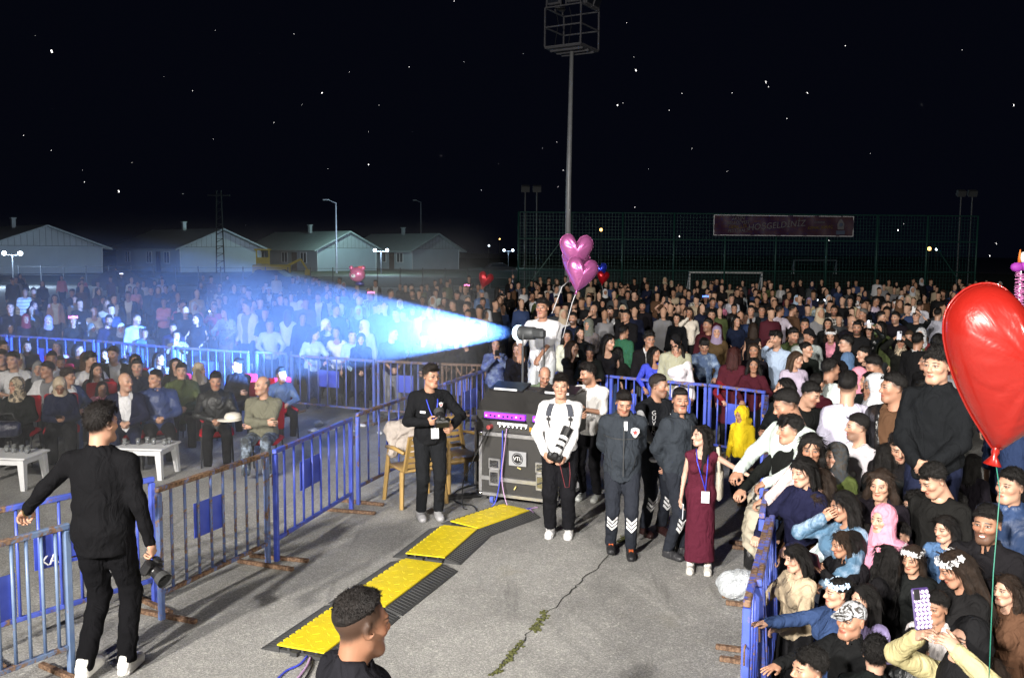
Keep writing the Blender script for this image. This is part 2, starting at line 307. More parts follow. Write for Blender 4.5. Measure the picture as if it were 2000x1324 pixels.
# grass bank that carries the far houses
MB().add([(-150, 74, .0), (60, 74, .0), (60, 82, .55), (-150, 82, .55), (60, 300, .6), (-150, 300, .6)], [[0, 1, 2, 3], [3, 2, 4, 5]]).build('terrain', M['grass'])['kind'] = 'structure'
tag(bpy.data.objects['terrain'], kind='structure')
def crack(name, pix, w, mat, label, cat, h=.006, lumps=0):
    m = MB(); pts = []
    for (a, b) in zip(pix[:-1], pix[1:]):
        A, B = at_h(*a), at_h(*b); n = 7
        for i in range(n): pts.append(A.lerp(B, i/n)+Vector((random.uniform(-.02, .02), random.uniform(-.02, .02), 0)))
    v = []; f = []
    for i, p in enumerate(pts):
        t = (pts[min(i+1, len(pts)-1)]-pts[max(i-1, 0)]).normalized(); q = Vector((-t.y, t.x, 0))*w*random.uniform(.4, 1.3)*.5
        v += [p+q+Vector((0, 0, .004)), p+Vector((0, 0, h)), p-q+Vector((0, 0, .004))]
    for i in range(len(pts)-1):
        for k in range(2): f.append([3*i+k, 3*i+k+1, 3*i+k+4, 3*i+k+3])
    m.add(v, f)
    for _ in range(lumps):
        p = random.choice(pts); m.ball(p+Vector((random.gauss(0, .014), random.gauss(0, .025), .006)), (random.uniform(.006, .017), random.uniform(.006, .017), .008), 6, 4)
    return tag(m.build(name, mat), label, kind='structure' if not lumps else 'stuff')
crack('ground_crack', [(1210, 1065), (1180, 1095), (1140, 1130), (1110, 1160), (1060, 1205), (1030, 1240), (1000, 1278), (955, 1324)], .014, M['crack'], 'long thin crack running across the grey asphalt', 'crack', h=.0045)
crack('moss', [(1068, 1195), (1050, 1222), (1042, 1235)], .03, M['moss'], 'green moss growing in the asphalt crack', 'moss', lumps=70)
crack('moss', [(1020, 1255), (990, 1290), (960, 1322)], .025, M['moss'], 'moss growing at the near end of the asphalt crack', 'moss', lumps=60)
crack('moss', [(1215, 1050), (1212, 1062)], .05, M['moss'], 'small moss tuft at the far end of the crack', 'moss', lumps=14)
# ------------------------------------------------------------ far houses
def house(px, Y, half, length, az, label, dark=1.):
    c = at_d(px, 487, Y); c.z = .55; r = empty('prefab_house', c, R(az), label, 'house', 'prefab houses beyond the square')
    w, L, e, t = half, length, 2.6, 4.5   # local: the gable faces -Y, the ridge runs along +Y
    m = MB().add([(-w, 0, 0), (w, 0, 0), (w, 0, e), (-w, 0, e), (-w, L, 0), (w, L, 0), (w, L, e), (-w, L, e)], [[0, 1, 2, 3], [1, 5, 6, 2], [4, 0, 3, 7], [5, 4, 7, 6]]); m.build('wall', M['wall'], r)
    MB().add([(-w, -.02, e+.03), (w, -.02, e+.03), (0, -.02, t), (-w, .1, e+.03), (w, .1, e+.03), (0, .1, t)], [[0, 1, 2], [5, 4, 3], [0, 3, 4, 1], [1, 4, 5, 2], [2, 5, 3, 0]]).build('gable_panel', M['cladding'], r)
    o = .75; k = (t-e)/w; rf = MB()
    for s in (-1, 1):
        a = [(0, -o, t+.1), (s*(w+o), -o, e+.1-o*k), (s*(w+o), L+o, e+.1-o*k), (0, L+o, t+.1)]; v = a+[(x, y, z-.16) for x, y, z in a]
        rf.add(v, [[0, 1, 2, 3], [7, 6, 5, 4], [0, 4, 5, 1], [1, 5, 6, 2], [2, 6, 7, 3]] if s < 0 else [[3, 2, 1, 0], [4, 5, 6, 7], [1, 5, 4, 0], [2, 6, 5, 1], [3, 7, 6, 2]])
    roof = rf.build('roof', M['roof'], r)
    ch = MB().box((0, 0, 0), (.35, .35, .9)).box((0, 0, .5), (.5, .5, .1)); ch.build('chimney', M['galv'], roof, loc=(-.6, L*.45, t+.35))
    for s in (-1, 1):
        MB().tube([(s*w*1.0, -.06, e-.1), (s*(w*.985), -.08, 0)], .05, 6).tube([(s*(w+o-.05), -.3, e-.28), (s*w, -.06, e-.1)], .05, 6).build('downspout', M['white_plastic'], r)
    for y in (L*.18, L*.45, L*.8):
        f = MB()
        for d in ((0, 0, .6, .08, 1.3), (0, 0, -.6, .08, 1.3)): f.box((-w-.04, y, 1.5+d[2]), (.08, 1.3, .09))
        for d in (-.62, 0, .62): f.box((-w-.045, y+d, 1.5), (.09, .08, 1.2))
        wn = f.build('window', M['white_plastic'], r); MB().box((-w-.02, y, 1.5), (.04, 1.2, 1.15)).build('pane', M['glass'], wn)
    d = MB().box((-w-.03, L*.31, 1.05), (.06, 1.0, 2.1)).build('door', simple('brown_door', (.07, .04, .025), .5) if 'brown_door' not in bpy.data.materials else bpy.data.materials['brown_door'], r); MB().box((-w-.08, L*.31+.38, 1.02), (.05, .12, .04)).build('handle', M['chrome'], d)
    return r
house(90, 88, 5.2, 16, 45, 'pale prefab house with pitched roof, leftmost of the far row, behind the double globe lamp')
house(432, 98, 4.6, 16, 45, 'dim prefab house behind the lattice pole with dark long wall')
house(678, 107, 4.1, 15, 45, 'prefab house with lit roof and white windows behind the slim street lamp')
house(851, 118, 3.9, 13, 45, 'dark prefab house farthest right in the row beside the globe lamp')
# ------------------------------------------------------------ lamps and poles near the houses
def globe_lamp(px, py, Y, label, power):
    p = at_d(px, py, Y); r = empty('globe_lamp', (p.x, p.y, 0), 0, label, 'street lamp', 'double globe lamps')
    MB().tube([(0, 0, 0), (0, 0, p.z-.1)], [.07, .05], 8).box((0, 0, p.z-.12), (1.2, .05, .05)).build('pole', M['dark_steel'], r)
    for s in (-1, 1):
        MB().ball((s*.62, 0, p.z), .17, 12, 8).build('globe', M['lamp_glow'], r, smooth=True)
    l = lamp('globe_lamp_light', 'POINT', p+Vector((0, -.5, .3)), p, power, (.55, .75, 1.), shadow_soft_size=.3); l.parent = r; l.matrix_parent_inverse = r.matrix_world.inverted(); l.location = (0, -.6, p.z+.3)
globe_lamp(24, 495, 70, 'lit double globe lamp in front of the leftmost far house', 2600)
globe_lamp(744, 489, 92, 'lit double globe lamp between the two right far houses', 2600)
globe_lamp(993, 489, 130, 'lit double globe lamp far off, left of the green sports fence', 700)
def street_lamp(px, top, Y, label, head=1, power=0, lattice=False):
    p = at_d(px, top, Y); r = empty('lattice_pole' if lattice else 'street_lamp', (p.x, p.y, 0), 0, label, 'utility pole' if lattice else 'street lamp')
    if lattice:
        m = MB(); n = 12
        for s in (-1, 1): m.bar((s*.42, 0, 0), (s*.22, 0, p.z), .1)
        for i in range(n): z = p.z*i/n; w = .42-.2*i/n; m.bar((-w, 0, z), (w, 0, z+p.z/n*.5), .05); m.bar((-w, .02, z+p.z/n*.5), (w, .02, z+p.z/n*.5), .05)
        m.build('mast', M['black_steel'], r); MB().box((0, 0, p.z-.5), (2.2, .12, .12)).build('crossarm', M['black_steel'], r)
    else:
        MB().tube([(0, 0, 0), (0, 0, p.z)], [.11, .06], 8).build('pole', M['galv'], r)
        MB().tube([(0, 0, p.z-.05), (-.7, -.2, p.z+.25)], .04, 6).box((-.95, -.25, p.z+.27), (.6, .25, .09)).build('lamp_head', M['galv'], r)
        if power: l = lamp('street_lamp_light', 'POINT', p, p, power, (.6, 1., .9), shadow_soft_size=.2); l.parent = r; l.location = (.5, 5.5, 7.3)
street_lamp(656, 396, 95, 'slim grey street lamp with single arm before the third far house', 1, 1500)
street_lamp(427, 372, 92, 'dark lattice utility pole in front of the second far house', lattice=True)
street_lamp(822, 395, 150, 'dark slim street lamp far off behind the last house')
def car(px, py, Y, rz, paint, label, s=1.):
    p = at_d(px, py, Y); r = empty('parked_car', (p.x, Y, .0), rz, label, 'car', 'cars parked before the houses')
    prof = [(-2.1, .3), (-2.1, .75), (-1.75, .85), (-1.1, 1.38), (.5, 1.42), (1.15, .95), (2.0, .82), (2.15, .55), (2.12, .3)]
    Mx = Matrix(((1, 0, 0), (0, 0, -1), (0, 1, 0)))
    MB().prism(prof, -.82, .82, Mx).build('body', M['color'], r, color=paint)
    MB().prism([(-1.3, .95), (-1.0, 1.3), (.4, 1.34), (.9, .97)], -.835, .835, Mx).build('window', M['glass'], r)
    for x in (-1.3, 1.3):
        for y in (-.75, .75): MB().tube([(x, y-.1, .31), (x, y+.1, .31)], .31, 12).build('wheel', M['rubber'], r)
    for y in (-.6, .6): MB().box((2.13, y, .66), (.06, .3, .12)).build('headlight', M['chrome'], r)
    return r
car(245, 512, 66, R(8), (.01, .01, .015), 'dark saloon car parked below the second house in the blue haze')
car(535, 516, 70, R(-6), (.008, .008, .012), 'black car parked in front of the yellow digger')
car(975, 508, 120, R(10), (.05, .05, .06), 'grey car parked far off right of the houses')
p = at_d(530, 505, 84); r = empty('yellow_digger', (p.x, 84, .2), R(15), 'yellow digger with open cab parked between two far houses', 'digger')
MB().box((0, 0, 1.0), (3.4, 1.6, .8), bev=.1).build('body', M['yellow'], r); cb = MB()
for x in (-.1, 1.0):
    for y in (-.6, .6): cb.bar((x-1.2, y, 1.4), (x-1.2, y, 2.7), .12)
cb.box((-.75, 0, 2.75), (1.5, 1.5, .14)).box((-.75, -.62, 1.75), (1.2, .06, .6)).build('cab', M['yellow'], r)
for x in (-1.1, 1.1):
    for y in (-.8, .8): MB().tube([(x, y-.2, .5), (x, y+.2, .5)], .5, 12).build('wheel', M['rubber'], r)
MB().bar((1.4, 0, 1.3), (2.6, 0, 1.9), .2).bar((2.6, 0, 1.9), (3.2, 0, .9), .18).box((3.2, 0, .7), (.5, .8, .5)).build('arm', M['yellow'], r)
# low mesh fence along the bank
r = empty('garden_fence', (-22, 72, .02), 0, 'thin dark post fence along the grass below the houses', 'fence')
for i in range(26): MB().box((0, 0, .8), (.07, .07, 1.6)).build('post', M['dark_steel'], r, loc=(-20+i*1.75, 0, 0))
for z in (.2, .85, 1.5): MB().box((2, 0, z), (44, .02, .025)).build('rail', M['dark_steel'], r)
# ------------------------------------------------------------ sports cage with the banner
A, B = at_d(1012, 560, 56), at_d(1903, 560, 57.5); L = (B-A).length; HT = 5.35
r = empty('sports_fence', (A.x, A.y, 0), math.atan2(B.y-A.y, B.x-A.x), 'tall green steel mesh fence of the dark sports pitch behind the crowd', 'fence')
n = 9
for i in range(n+1): MB().tube([(0, 0, 0), (0, 0, HT)], .055, 8).build('post', M['green_steel'], r, loc=(L*i/n, 0, 0), smooth=True)
for z in (.05, 1.85, 3.75, HT-.02): MB().tube([(0, .07, z), (L, .07, z)], .035, 6).build('rail', M['green_steel'], r)
net = MB()
for i in range(int(L/.2)): net.box((.1+i*.2, .1, HT/2), (.014, .008, HT))
for i in range(int(HT/.2)): net.box((L/2, .11, .1+i*.2), (L, .008, .014))
tag(net.build('mesh_netting', M['green_steel'], r), kind='stuff')
MB().bar((0, .2, .1), (2.6, .2, 3.6), .05).build('brace', M['green_steel'], r); MB().bar((L, .2, .1), (L-2.6, .2, 3.6), .05).build('brace', M['green_steel'], r)
for x, lab in ((.75, 'left'), (L-.6, 'right')):
    q = empty('pitch_floodlight', Vector((A.x, A.y, 0))+Vector((math.cos(r.rotation_euler.z)*x, math.sin(r.rotation_euler.z)*x+.4, 0)), 0, 'unlit twin floodlight mast at the %s end of the green fence' % lab, 'floodlight', 'floodlights of the sports pitch')
    for s in (-.35, .35): MB().tube([(s, 0, 0), (s, 0, 6.7)], .04, 6).build('mast', M['dark_steel'], q)
    for s in (-.35, .35): MB().box((s, 0, 6.75), (.5, .3, .35), Matrix.Rotation(R(25), 3, 'X')).build('lamp_head', M['dark_steel'], q)
# banner with its writing
b0, b1 = at_d(1394, 440, 55.6), at_d(1666, 441, 56.6); BL = (b1-b0).length; q = empty('festival_banner', (b0.x, b0.y, 4.02), math.atan2(b1.y-b0.y, b1.x-b0.x), 'long purple and orange welcome banner tied to the green fence', 'banner')
BH = 1.2; nx, nz = 34, 6; v = []; f = []
for i in range(nx+1):
    for j in range(nz+1):
        x, z = BL*i/nx, BH*j/nz; sag = .1*math.sin(PI*min(1, i/nx*2.6)) if i < nx/2.6 else 0
        v.append((x, -.06*math.sin(i*.9+j*.7)-.03*math.sin(i*2.1), z-sag*(j/nz)))
for i in range(nx):
    for j in range(nz): a = i*(nz+1)+j; f.append([a, a+nz+1, a+nz+2, a+1])
obj('cloth', mesh_data('cloth', v, f, [M['banner']], True), q)
edge = MB(); edge.box((BL/2, -.04, .0), (BL, .02, .035)).box((BL/2, -.04, BH-.01), (BL, .02, .03)).box((0, -.04, BH/2), (.035, .02, BH)).box((BL, -.04, BH/2), (.035, .02, BH)).build('edge_band', M['paper'], q)
UP = Matrix.Rotation(PI/2, 4, 'X'); prt = simple('dim_print', (.12, .118, .13), .6); prt2 = simple('yellow_print', (.12, .08, .018), .6); prt3 = simple('blue_print', (.06, .08, .13), .6)
for i, (w_, mt) in enumerate((('AKSİN', prt), ('BELEDİYESİ', prt), ('GENÇLİK', prt2), ('FESTİVALİ', prt))):
    text('lettering', w_, .27, mt, q, Matrix.Translation((BL*.165, -.13, BH*(.82-.2*i))) @ Matrix.Rotation(R(-3), 4, 'Y') @ UP, .01, shear=.2)
text('lettering', 'HOŞGELDİNİZ', .52, prt, q, Matrix.Translation((BL*.44, -.13, BH*.5)) @ Matrix.Rotation(R(-5), 4, 'Y') @ UP, .012, shear=.2)
text('lettering', 'KEMAL KIRAÇ', .26, prt2, q, Matrix.Translation((BL*.755, -.13, BH*.42)) @ Matrix.Rotation(R(-4), 4, 'Y') @ UP, .01, shear=.2)
text('lettering', 'KONSERİ', .16, prt, q, Matrix.Translation((BL*.75, -.13, BH*.68)) @ UP, .01)
MB().prism([(-.2, -.1), (.2, -.1), (.22, .25), (.1, .45), (0, .55), (-.1, .45), (-.22, .25)], 0, .02, Matrix.Rotation(PI/2, 3, 'X')).build('crest', prt, q, loc=(BL*.905, -.1, BH*.42))
MB().lathe([(.12, 0), (.12, .02), (.06, .03)], M=Matrix.Rotation(PI/2, 3, 'X')).build('crest_ring', prt3, q, loc=(BL*.905, -.12, BH*.57)); MB().box((0, 0, 0), (.55, .02, .24)).build('crest_band', prt3, q, loc=(BL*.905, -.1, BH*.18))
def goal(px0, px1, py, Y, label):
    a, b = at_d(px0, py, Y), at_d(px1, py, Y); g = empty('football_goal', (a.x, Y, 0), 0, label, 'goal', 'goals on the dark pitch'); w = b.x-a.x; h = a.z
    for x in (0, w): MB().box((x, 0, h/2), (.1, .1, h)).build('post', M['white_plastic'], g)
    MB().box((w/2, 0, h), (w+.1, .1, .1)).build('crossbar', M['white_plastic'], g)
    for x in (0, w): MB().bar((x, 0, h), (x, 1.2, .05), .05).build('stay', M['white_plastic'], g)
goal(1347, 1488, 532, 62, 'white goal frame behind the green fence, nearer of two'); goal(1551, 1634, 508, 108, 'dim goal frame at the far end of the pitch')
# floodlight pole
p = at_d(1108, 560, 50); top = at_d(1113, 96, 50).z; r = empty('floodlight_pole', (p.x, 50, 0), 0, 'tall grey floodlight pole topped by a railed cage of unlit lamps', 'floodlight')
MB().tube([(0, 0, 0), (0, 0, top*.5), (.08, 0, top)], [.17, .14, .10], 14).build('pole', M['galv'], r, smooth=True)
cg = empty('cage', (0.08, 0, top), R(-31), parent=r); w = 1.05; hh = 2.0
for x, y in ((-w, -w), (w, -w), (w, w), (-w, w)): MB().box((x, y, hh/2), (.07, .07, hh)).build('cage_post', M['grey_paint'], cg)
for z in (.0, hh*.5, hh):
    for a, b in (((-w, -w), (w, -w)), ((w, -w), (w, w)), ((w, w), (-w, w)), ((-w, w), (-w, -w))): MB().bar((*a, z), (*b, z), .065).build('cage_rail', M['grey_paint'], cg)
MB().box((0, 0, -.06), (2*w, 2*w, .05)).build('platform', M['grey_paint'], cg)
for y in (-.6, .1, .7): MB().box((0, y, -.14), (1.9, .1, .1)).build('platform_beam', M['grey_paint'], cg)
for x, y, a in ((-.6, -.95, 0), (.55, -.95, 0), (.95, 0, 90), (.95, .8, 90), (-.95, .3, -90)):
    h = MB().box((0, 0, .35), (.75, .28, .62), Matrix.Rotation(R(22), 3, 'X'), .05).bar((-.42, 0, -.1), (-.42, 0, .5), .06).bar((.42, 0, -.1), (.42, 0, .5), .06).build('lamp_head', M['grey_paint'], cg, loc=(x, y, hh+.1), rot=(0, 0, R(a)))
    MB().box((0, -.14, .34), (.6, .03, .45), Matrix.Rotation(R(22), 3, 'X')).build('lamp_lens', M['glass'], cg, loc=(x, y, hh+.1), rot=(0, 0, R(a)))
for x in (-.5, .3, .9): MB().tube([(x, -.9, hh-.1), (x+.1, -.8, 1.2), (x-.05, -.85, .1)], .015, 5).build('cable', M['rubber'], cg)
# small far lights seen beyond the square
for px, py, Y, mt, rr, lab in ((1174, 449, 160, 'warm_glow', .26, 'single warm street light glowing far behind the green fence'), (1829, 487, 150, 'lamp_glow', .2, 'small white light far behind the right end of the fence'), (976, 467, 170, 'warm_glow', .12, 'tiny warm light far off above the parked cars'), (955, 480, 170, 'lamp_glow', .16, 'tiny white light far off above the parked cars'), (1815, 486, 150, 'warm_glow', .3, 'dim amber light far behind the right end of the fence')):
    q = at_d(px, py, Y); r = empty('distant_lamp', (q.x, Y, 0), 0, lab, 'lamp'); MB().tube([(0, 0, 0), (0, 0, q.z-.1)], .06, 6).build('pole', M['dark_steel'], r); MB().ball((0, 0, q.z), rr, 10, 7).build('bulb', M[mt], r, smooth=True)
# ============================================================ BARRIERS
BARM = {}
def barrier(p0, p1, label, group, rust=.4, old=0., feet=True, n=9, panel=True, H=1.08, sign=None, tilt=0.):
    p0, p1 = Vector(p0), Vector(p1); d = p1-p0; L = d.length
    r = empty('crowd_barrier', (p0.x, p0.y, 0), math.atan2(d.y, d.x), label, 'barrier', group); r.rotation_euler.x = tilt
    def part(name, key, mk):
        if key not in BARM: BARM[key] = mk().data(name, M['barrier'], key[0] == 'bar')
        o = obj(name, BARM[key], r); o['rust'] = rust; o['old'] = old; return o
    Lk = round(L, 2); b0 = .22
    t = part('rail', ('rail', Lk), lambda: MB().box((L/2, 0, 0), (L, .042, .042), bev=.005)); t.location.z = H; t['rust'] = min(1, rust+.2)
    t = part('rail', ('rail2', Lk), lambda: MB().box((L/2, 0, 0), (L-.05, .035, .035), bev=.004)); t.location.z = b0; t['rust'] = min(1, rust+.15)
    for x in (0.02, L-.02): t = part('post', ('post',), lambda: MB().box((0, 0, H/2-.012), (.045, .045, H-.03), bev=.005)); t.location.x = x
    for i in range(n-1): t = part('bar', ('bar',), lambda: MB().tube([(0, 0, b0), (0, 0, H-.02)], .0125, 8)); t.location.x = L*(i+1)/n
    if feet:
        for x in (.06, L-.06): t = part('foot', ('foot',), lambda: MB().box((0, 0, .022), (.045, .62, .035), bev=.004)); t.location.x = x; t['rust'] = 1.
    if panel:
        i0 = n//2-1
        t = part('sign_panel', ('panel', Lk, n), lambda: MB().box((L*(i0+1.)/n, .022, .70), (L*2.0/n+.06, .006, .30))); t['rust'] = -.2; t['old'] = .0
        if sign: text('lettering', sign, .11, M['white'], t, Matrix.Translation((L*(i0+.45)/n, -.0, .61)) @ UP, .004)
    hk = part('hook', ('hook',), lambda: MB().tube([(0, 0, 0), (.05, 0, 0), (.07, 0, .02), (.07, 0, -.09)], .006, 6)); hk.location = (L, 0, .85); hk['rust'] = 1.
    return r
T = lambda x, y: at_h(x, y, 1.08)
g = 'barriers along the left side of the aisle'
barrier(T(305, 957), T(522, 886), 'rust-topped barrier right of the man in black with a small blue sheet', g, .38, .7)
barrier(T(535, 882), T(686, 818), 'bright blue barrier between the rusty one and the standing photographer', g, .12, 0., n=9)
barrier(T(697, 810), T(862, 752), 'blue barrier behind the photographer with the chair', g, .3, .2)
barrier(T(868, 750), T(975, 714), 'blue barrier running back behind the equipment case', g, .2, .1)
barrier(T(-140, 1098), T(134, 1026), 'old grey-blue barrier nearest the camera at the left edge', g, .2, .9)
barrier(T(-60, 1008), T(300, 935), 'blue barrier behind the man in black, lettered on its sheet', g, .1, .1, sign='KA')
g = 'barriers before the standing crowd on the left'
bt = [(-170, 645), (20, 656), (190, 666), (345, 679), (492, 688)]
for i in range(4): barrier(T(*bt[i]), T(bt[i+1][0]-6, bt[i+1][1]), ('dim blue barrier behind the seated crowd at the left edge', 'hazy barrier behind the girl with long hair in white', 'hazy barrier behind the men in blue jackets', 'hazy barrier under the girls leaning on it')[i], g, .2, .3)
bt = [(500, 688), (562, 691)]; barrier(T(*bt[0]), T(*bt[1]), 'short barrier below the boy in the pale sweatshirt', g, .2, .3, n=4, panel=False)
bt = [(568, 694), (737, 705), (862, 711), (957, 714)]
for i in range(3): barrier(T(*bt[i]), T(bt[i+1][0]-5, bt[i+1][1]), ('blue-lit barrier under the hooded girl in the beam', 'barrier with pale steel top behind the photographer', 'rusty topped barrier below the woman in black tee')[i], g, (.25, .3, .8)[i], .4)
g = 'barriers before the crowd behind the guards'
bt = [(982, 718), (1100, 730), (1192, 735), (1275, 743), (1385, 752), (1498, 766)]
for i in range(5): barrier(T(*bt[i]), T(bt[i+1][0]-4, bt[i+1][1]), ('blue barrier behind the mixing desk', 'blue barrier behind the man in white tee', 'blue barrier beside the woman in the royal blue top', 'blue barrier under the boy in the denim jacket', 'blue barrier with sky blue sheet behind the woman in the burgundy dress')[i], g, .15, .1, n=(7, 6, 5, 6, 6)[i])
g = 'barriers seen end on along the right of the aisle'
ys = [12.25, 10.7, 9.1, 7.6, 6.55]
for i in range(4):
    x0, x1 = .2735*ys[i]+.08, .2735*ys[i+1]+.05
    barrier((x0, ys[i], 0), (x1, ys[i+1]+.05, 0), ('end-on blue barrier at the far corner beside the boy in yellow', 'end-on blue barrier behind the woman in the dress', 'end-on blue barrier with coats hanging over it', 'end-on blue barrier next to the white plastic bag')[i], g, .25, .1, n=8)
barrier((1.86, 6.5, 0), (1.30, 4.9, 0), 'blue barrier nearest the camera below the outstretched arms', g, .3, .1, n=8)
barrier((1.98, 6.55, 0), (1.52, 5.2, 0), 'second blue barrier stacked against the nearest right one', g, .3, .2, n=8, tilt=R(4))
# ============================================================ BODIES: smooth distance fields meshed by surface nets
class Field:
    def __init__(s, lo, hi, vox):
        s.vox = vox; s.lo = np.asarray(lo, float)-2*vox; n = np.ceil((np.asarray(hi, float)+2*vox-s.lo)/vox).astype(int)+1
        s.ax = [s.lo[i]+vox*np.arange(n[i]) for i in range(3)]; s.D = np.full(n, .3)
    def blk(s, lo, hi):
        sl = []
        for i in range(3):
            a = int(np.clip(math.floor((lo[i]-s.lo[i])/s.vox), 0, len(s.ax[i])-1)); b = int(np.clip(math.ceil((hi[i]-s.lo[i])/s.vox)+1, a+1, len(s.ax[i]))); sl.append(slice(a, b))
        return tuple(sl), s.ax[0][sl[0]][:, None, None], s.ax[1][sl[1]][None, :, None], s.ax[2][sl[2]][None, None, :]
    def comb(s, sl, d, k, op):
        A = s.D[sl]
        if op == 'u': h = np.clip(.5+.5*(A-d)/k, 0, 1); s.D[sl] = A+(d-A)*h-k*h*(1-h)
        else: h = np.clip(.5-.5*(A+d)/k, 0, 1); s.D[sl] = A+(-d-A)*h+k*h*(1-h)
    def cone(s, a, b, ra, rb=None, k=.02, op='u', flat=None):
        a, b = np.asarray(a, float), np.asarray(b, float); rb = ra if rb is None else rb; m = max(ra, rb)+k+2*s.vox
        sl, x, y, z = s.blk(np.minimum(a, b)-m, np.maximum(a, b)+m); ab = b-a; L2 = max(ab@ab, 1e-9)
        t = np.clip(((x-a[0])*ab[0]+(y-a[1])*ab[1]+(z-a[2])*ab[2])/L2, 0, 1)
        dx, dy, dz = x-a[0]-t*ab[0], y-a[1]-t*ab[1], z-a[2]-t*ab[2]
        if flat is not None: dy = dy*flat
        s.comb(sl, np.sqrt(dx*dx+dy*dy+dz*dz)-(ra+(rb-ra)*t), k, op); return s
    def ell(s, c, r, k=.02, op='u', rot=None):
        c, r = np.asarray(c, float), np.asarray(r, float); m = (r if rot is None else np.full(3, r.max()))+k+2*s.vox
        sl, x, y, z = s.blk(c-m, c+m); x, y, z = x-c[0], y-c[1], z-c[2]
        if rot is not None:
            q = np.asarray(rot); x, y, z = (q[0, 0]*x+q[1, 0]*y+q[2, 0]*z, q[0, 1]*x+q[1, 1]*y+q[2, 1]*z, q[0, 2]*x+q[1, 2]*y+q[2, 2]*z)
        k0 = np.sqrt((x/r[0])**2+(y/r[1])**2+(z/r[2])**2); k1 = np.sqrt((x/r[0]**2)**2+(y/r[1]**2)**2+(z/r[2]**2)**2)+1e-9
        s.comb(sl, k0*(k0-1)/k1, k, op); return s
    def clip(s, fn): s.D = np.maximum(s.D, fn(s.ax[0][:, None, None], s.ax[1][None, :, None], s.ax[2][None, None, :])); return s
    def disp(s, fn): s.D = s.D+fn(s.ax[0][:, None, None], s.ax[1][None, :, None], s.ax[2][None, None, :]); return s
    def mesh(s):
        D = s.D; n = np.array(D.shape); IN = D < 0
        c8 = [IN[i:n[0]-1+i, j:n[1]-1+j, k:n[2]-1+k] for i in (0, 1) for j in (0, 1) for k in (0, 1)]
        cnt = sum(c.astype(np.int8) for c in c8); act = np.argwhere((cnt > 0) & (cnt < 8))
        if len(act) == 0: return np.zeros((0, 3)), np.zeros((0, 4), int)
        idx = np.full(n-1, -1, np.int64); idx[tuple(act.T)] = np.arange(len(act))
        off = np.array([(i, j, k) for i in (0, 1) for j in (0, 1) for k in (0, 1)]); val = np.stack([D[tuple((act+o).T)] for o in off], 1)
        acc = np.zeros((len(act), 3)); w = np.zeros(len(act))
        for a in range(8):
            for b in range(a+1, 8):
                if np.abs(off[a]-off[b]).sum() != 1: continue
                va, vb = val[:, a], val[:, b]; cr = (va < 0) != (vb < 0); t = np.where(cr, va/np.where(cr, va-vb, 1), 0)
                acc += np.where(cr[:, None], off[a]+t[:, None]*(off[b]-off[a]), 0); w += cr
        V = s.lo+(act+acc/w[:, None])*s.vox; F = []
        for d in range(3):
            u, v = (d+1) % 3, (d+2) % 3; sa = [slice(None)]*3; sb = [slice(None)]*3; sa[d] = slice(0, -1); sb[d] = slice(1, None)
            A, B = IN[tuple(sa)], IN[tuple(sb)]; e = np.argwhere(A != B)
            ok = (e[:, u] > 0) & (e[:, v] > 0) & (e[:, u] < n[u]-1) & (e[:, v] < n[v]-1); e = e[ok]
            if not len(e): continue
            fl = A[tuple(e.T)]; q = []
            for du, dv in ((1, 1), (0, 1), (0, 0), (1, 0)):
                p = e.copy(); p[:, u] -= du; p[:, v] -= dv; q.append(idx[tuple(p.T)])
            q = np.stack(q, 1); q[~fl] = q[~fl][:, ::-1]; F.append(q)
        return V, np.concatenate(F) if F else np.zeros((0, 4), int)
def rotm(yaw=0, pitch=0, roll=0): return np.array(Euler((pitch, roll, yaw), 'XYZ').to_matrix())
def wob(seed):
    """cheap smooth 3-D wobble in -1..1 for cloth folds and hair"""
    r = np.random.default_rng(seed); K = r.normal(size=(5, 3)); K /= np.linalg.norm(K, axis=1)[:, None]; ph = r.uniform(0, 6.28, 5)
    def f(x, y, z, fr, sx=1., sy=1., sz=1.):
        a = 0
        for i in range(5): a = a+np.sin(fr*(1+.35*i)*(K[i, 0]*x*sx+K[i, 1]*y*sy+K[i, 2]*z*sz)+ph[i]+(1.3*a if i else 0))*(.5 if i else .8)
        return a/2
    return f
CACHE = {}
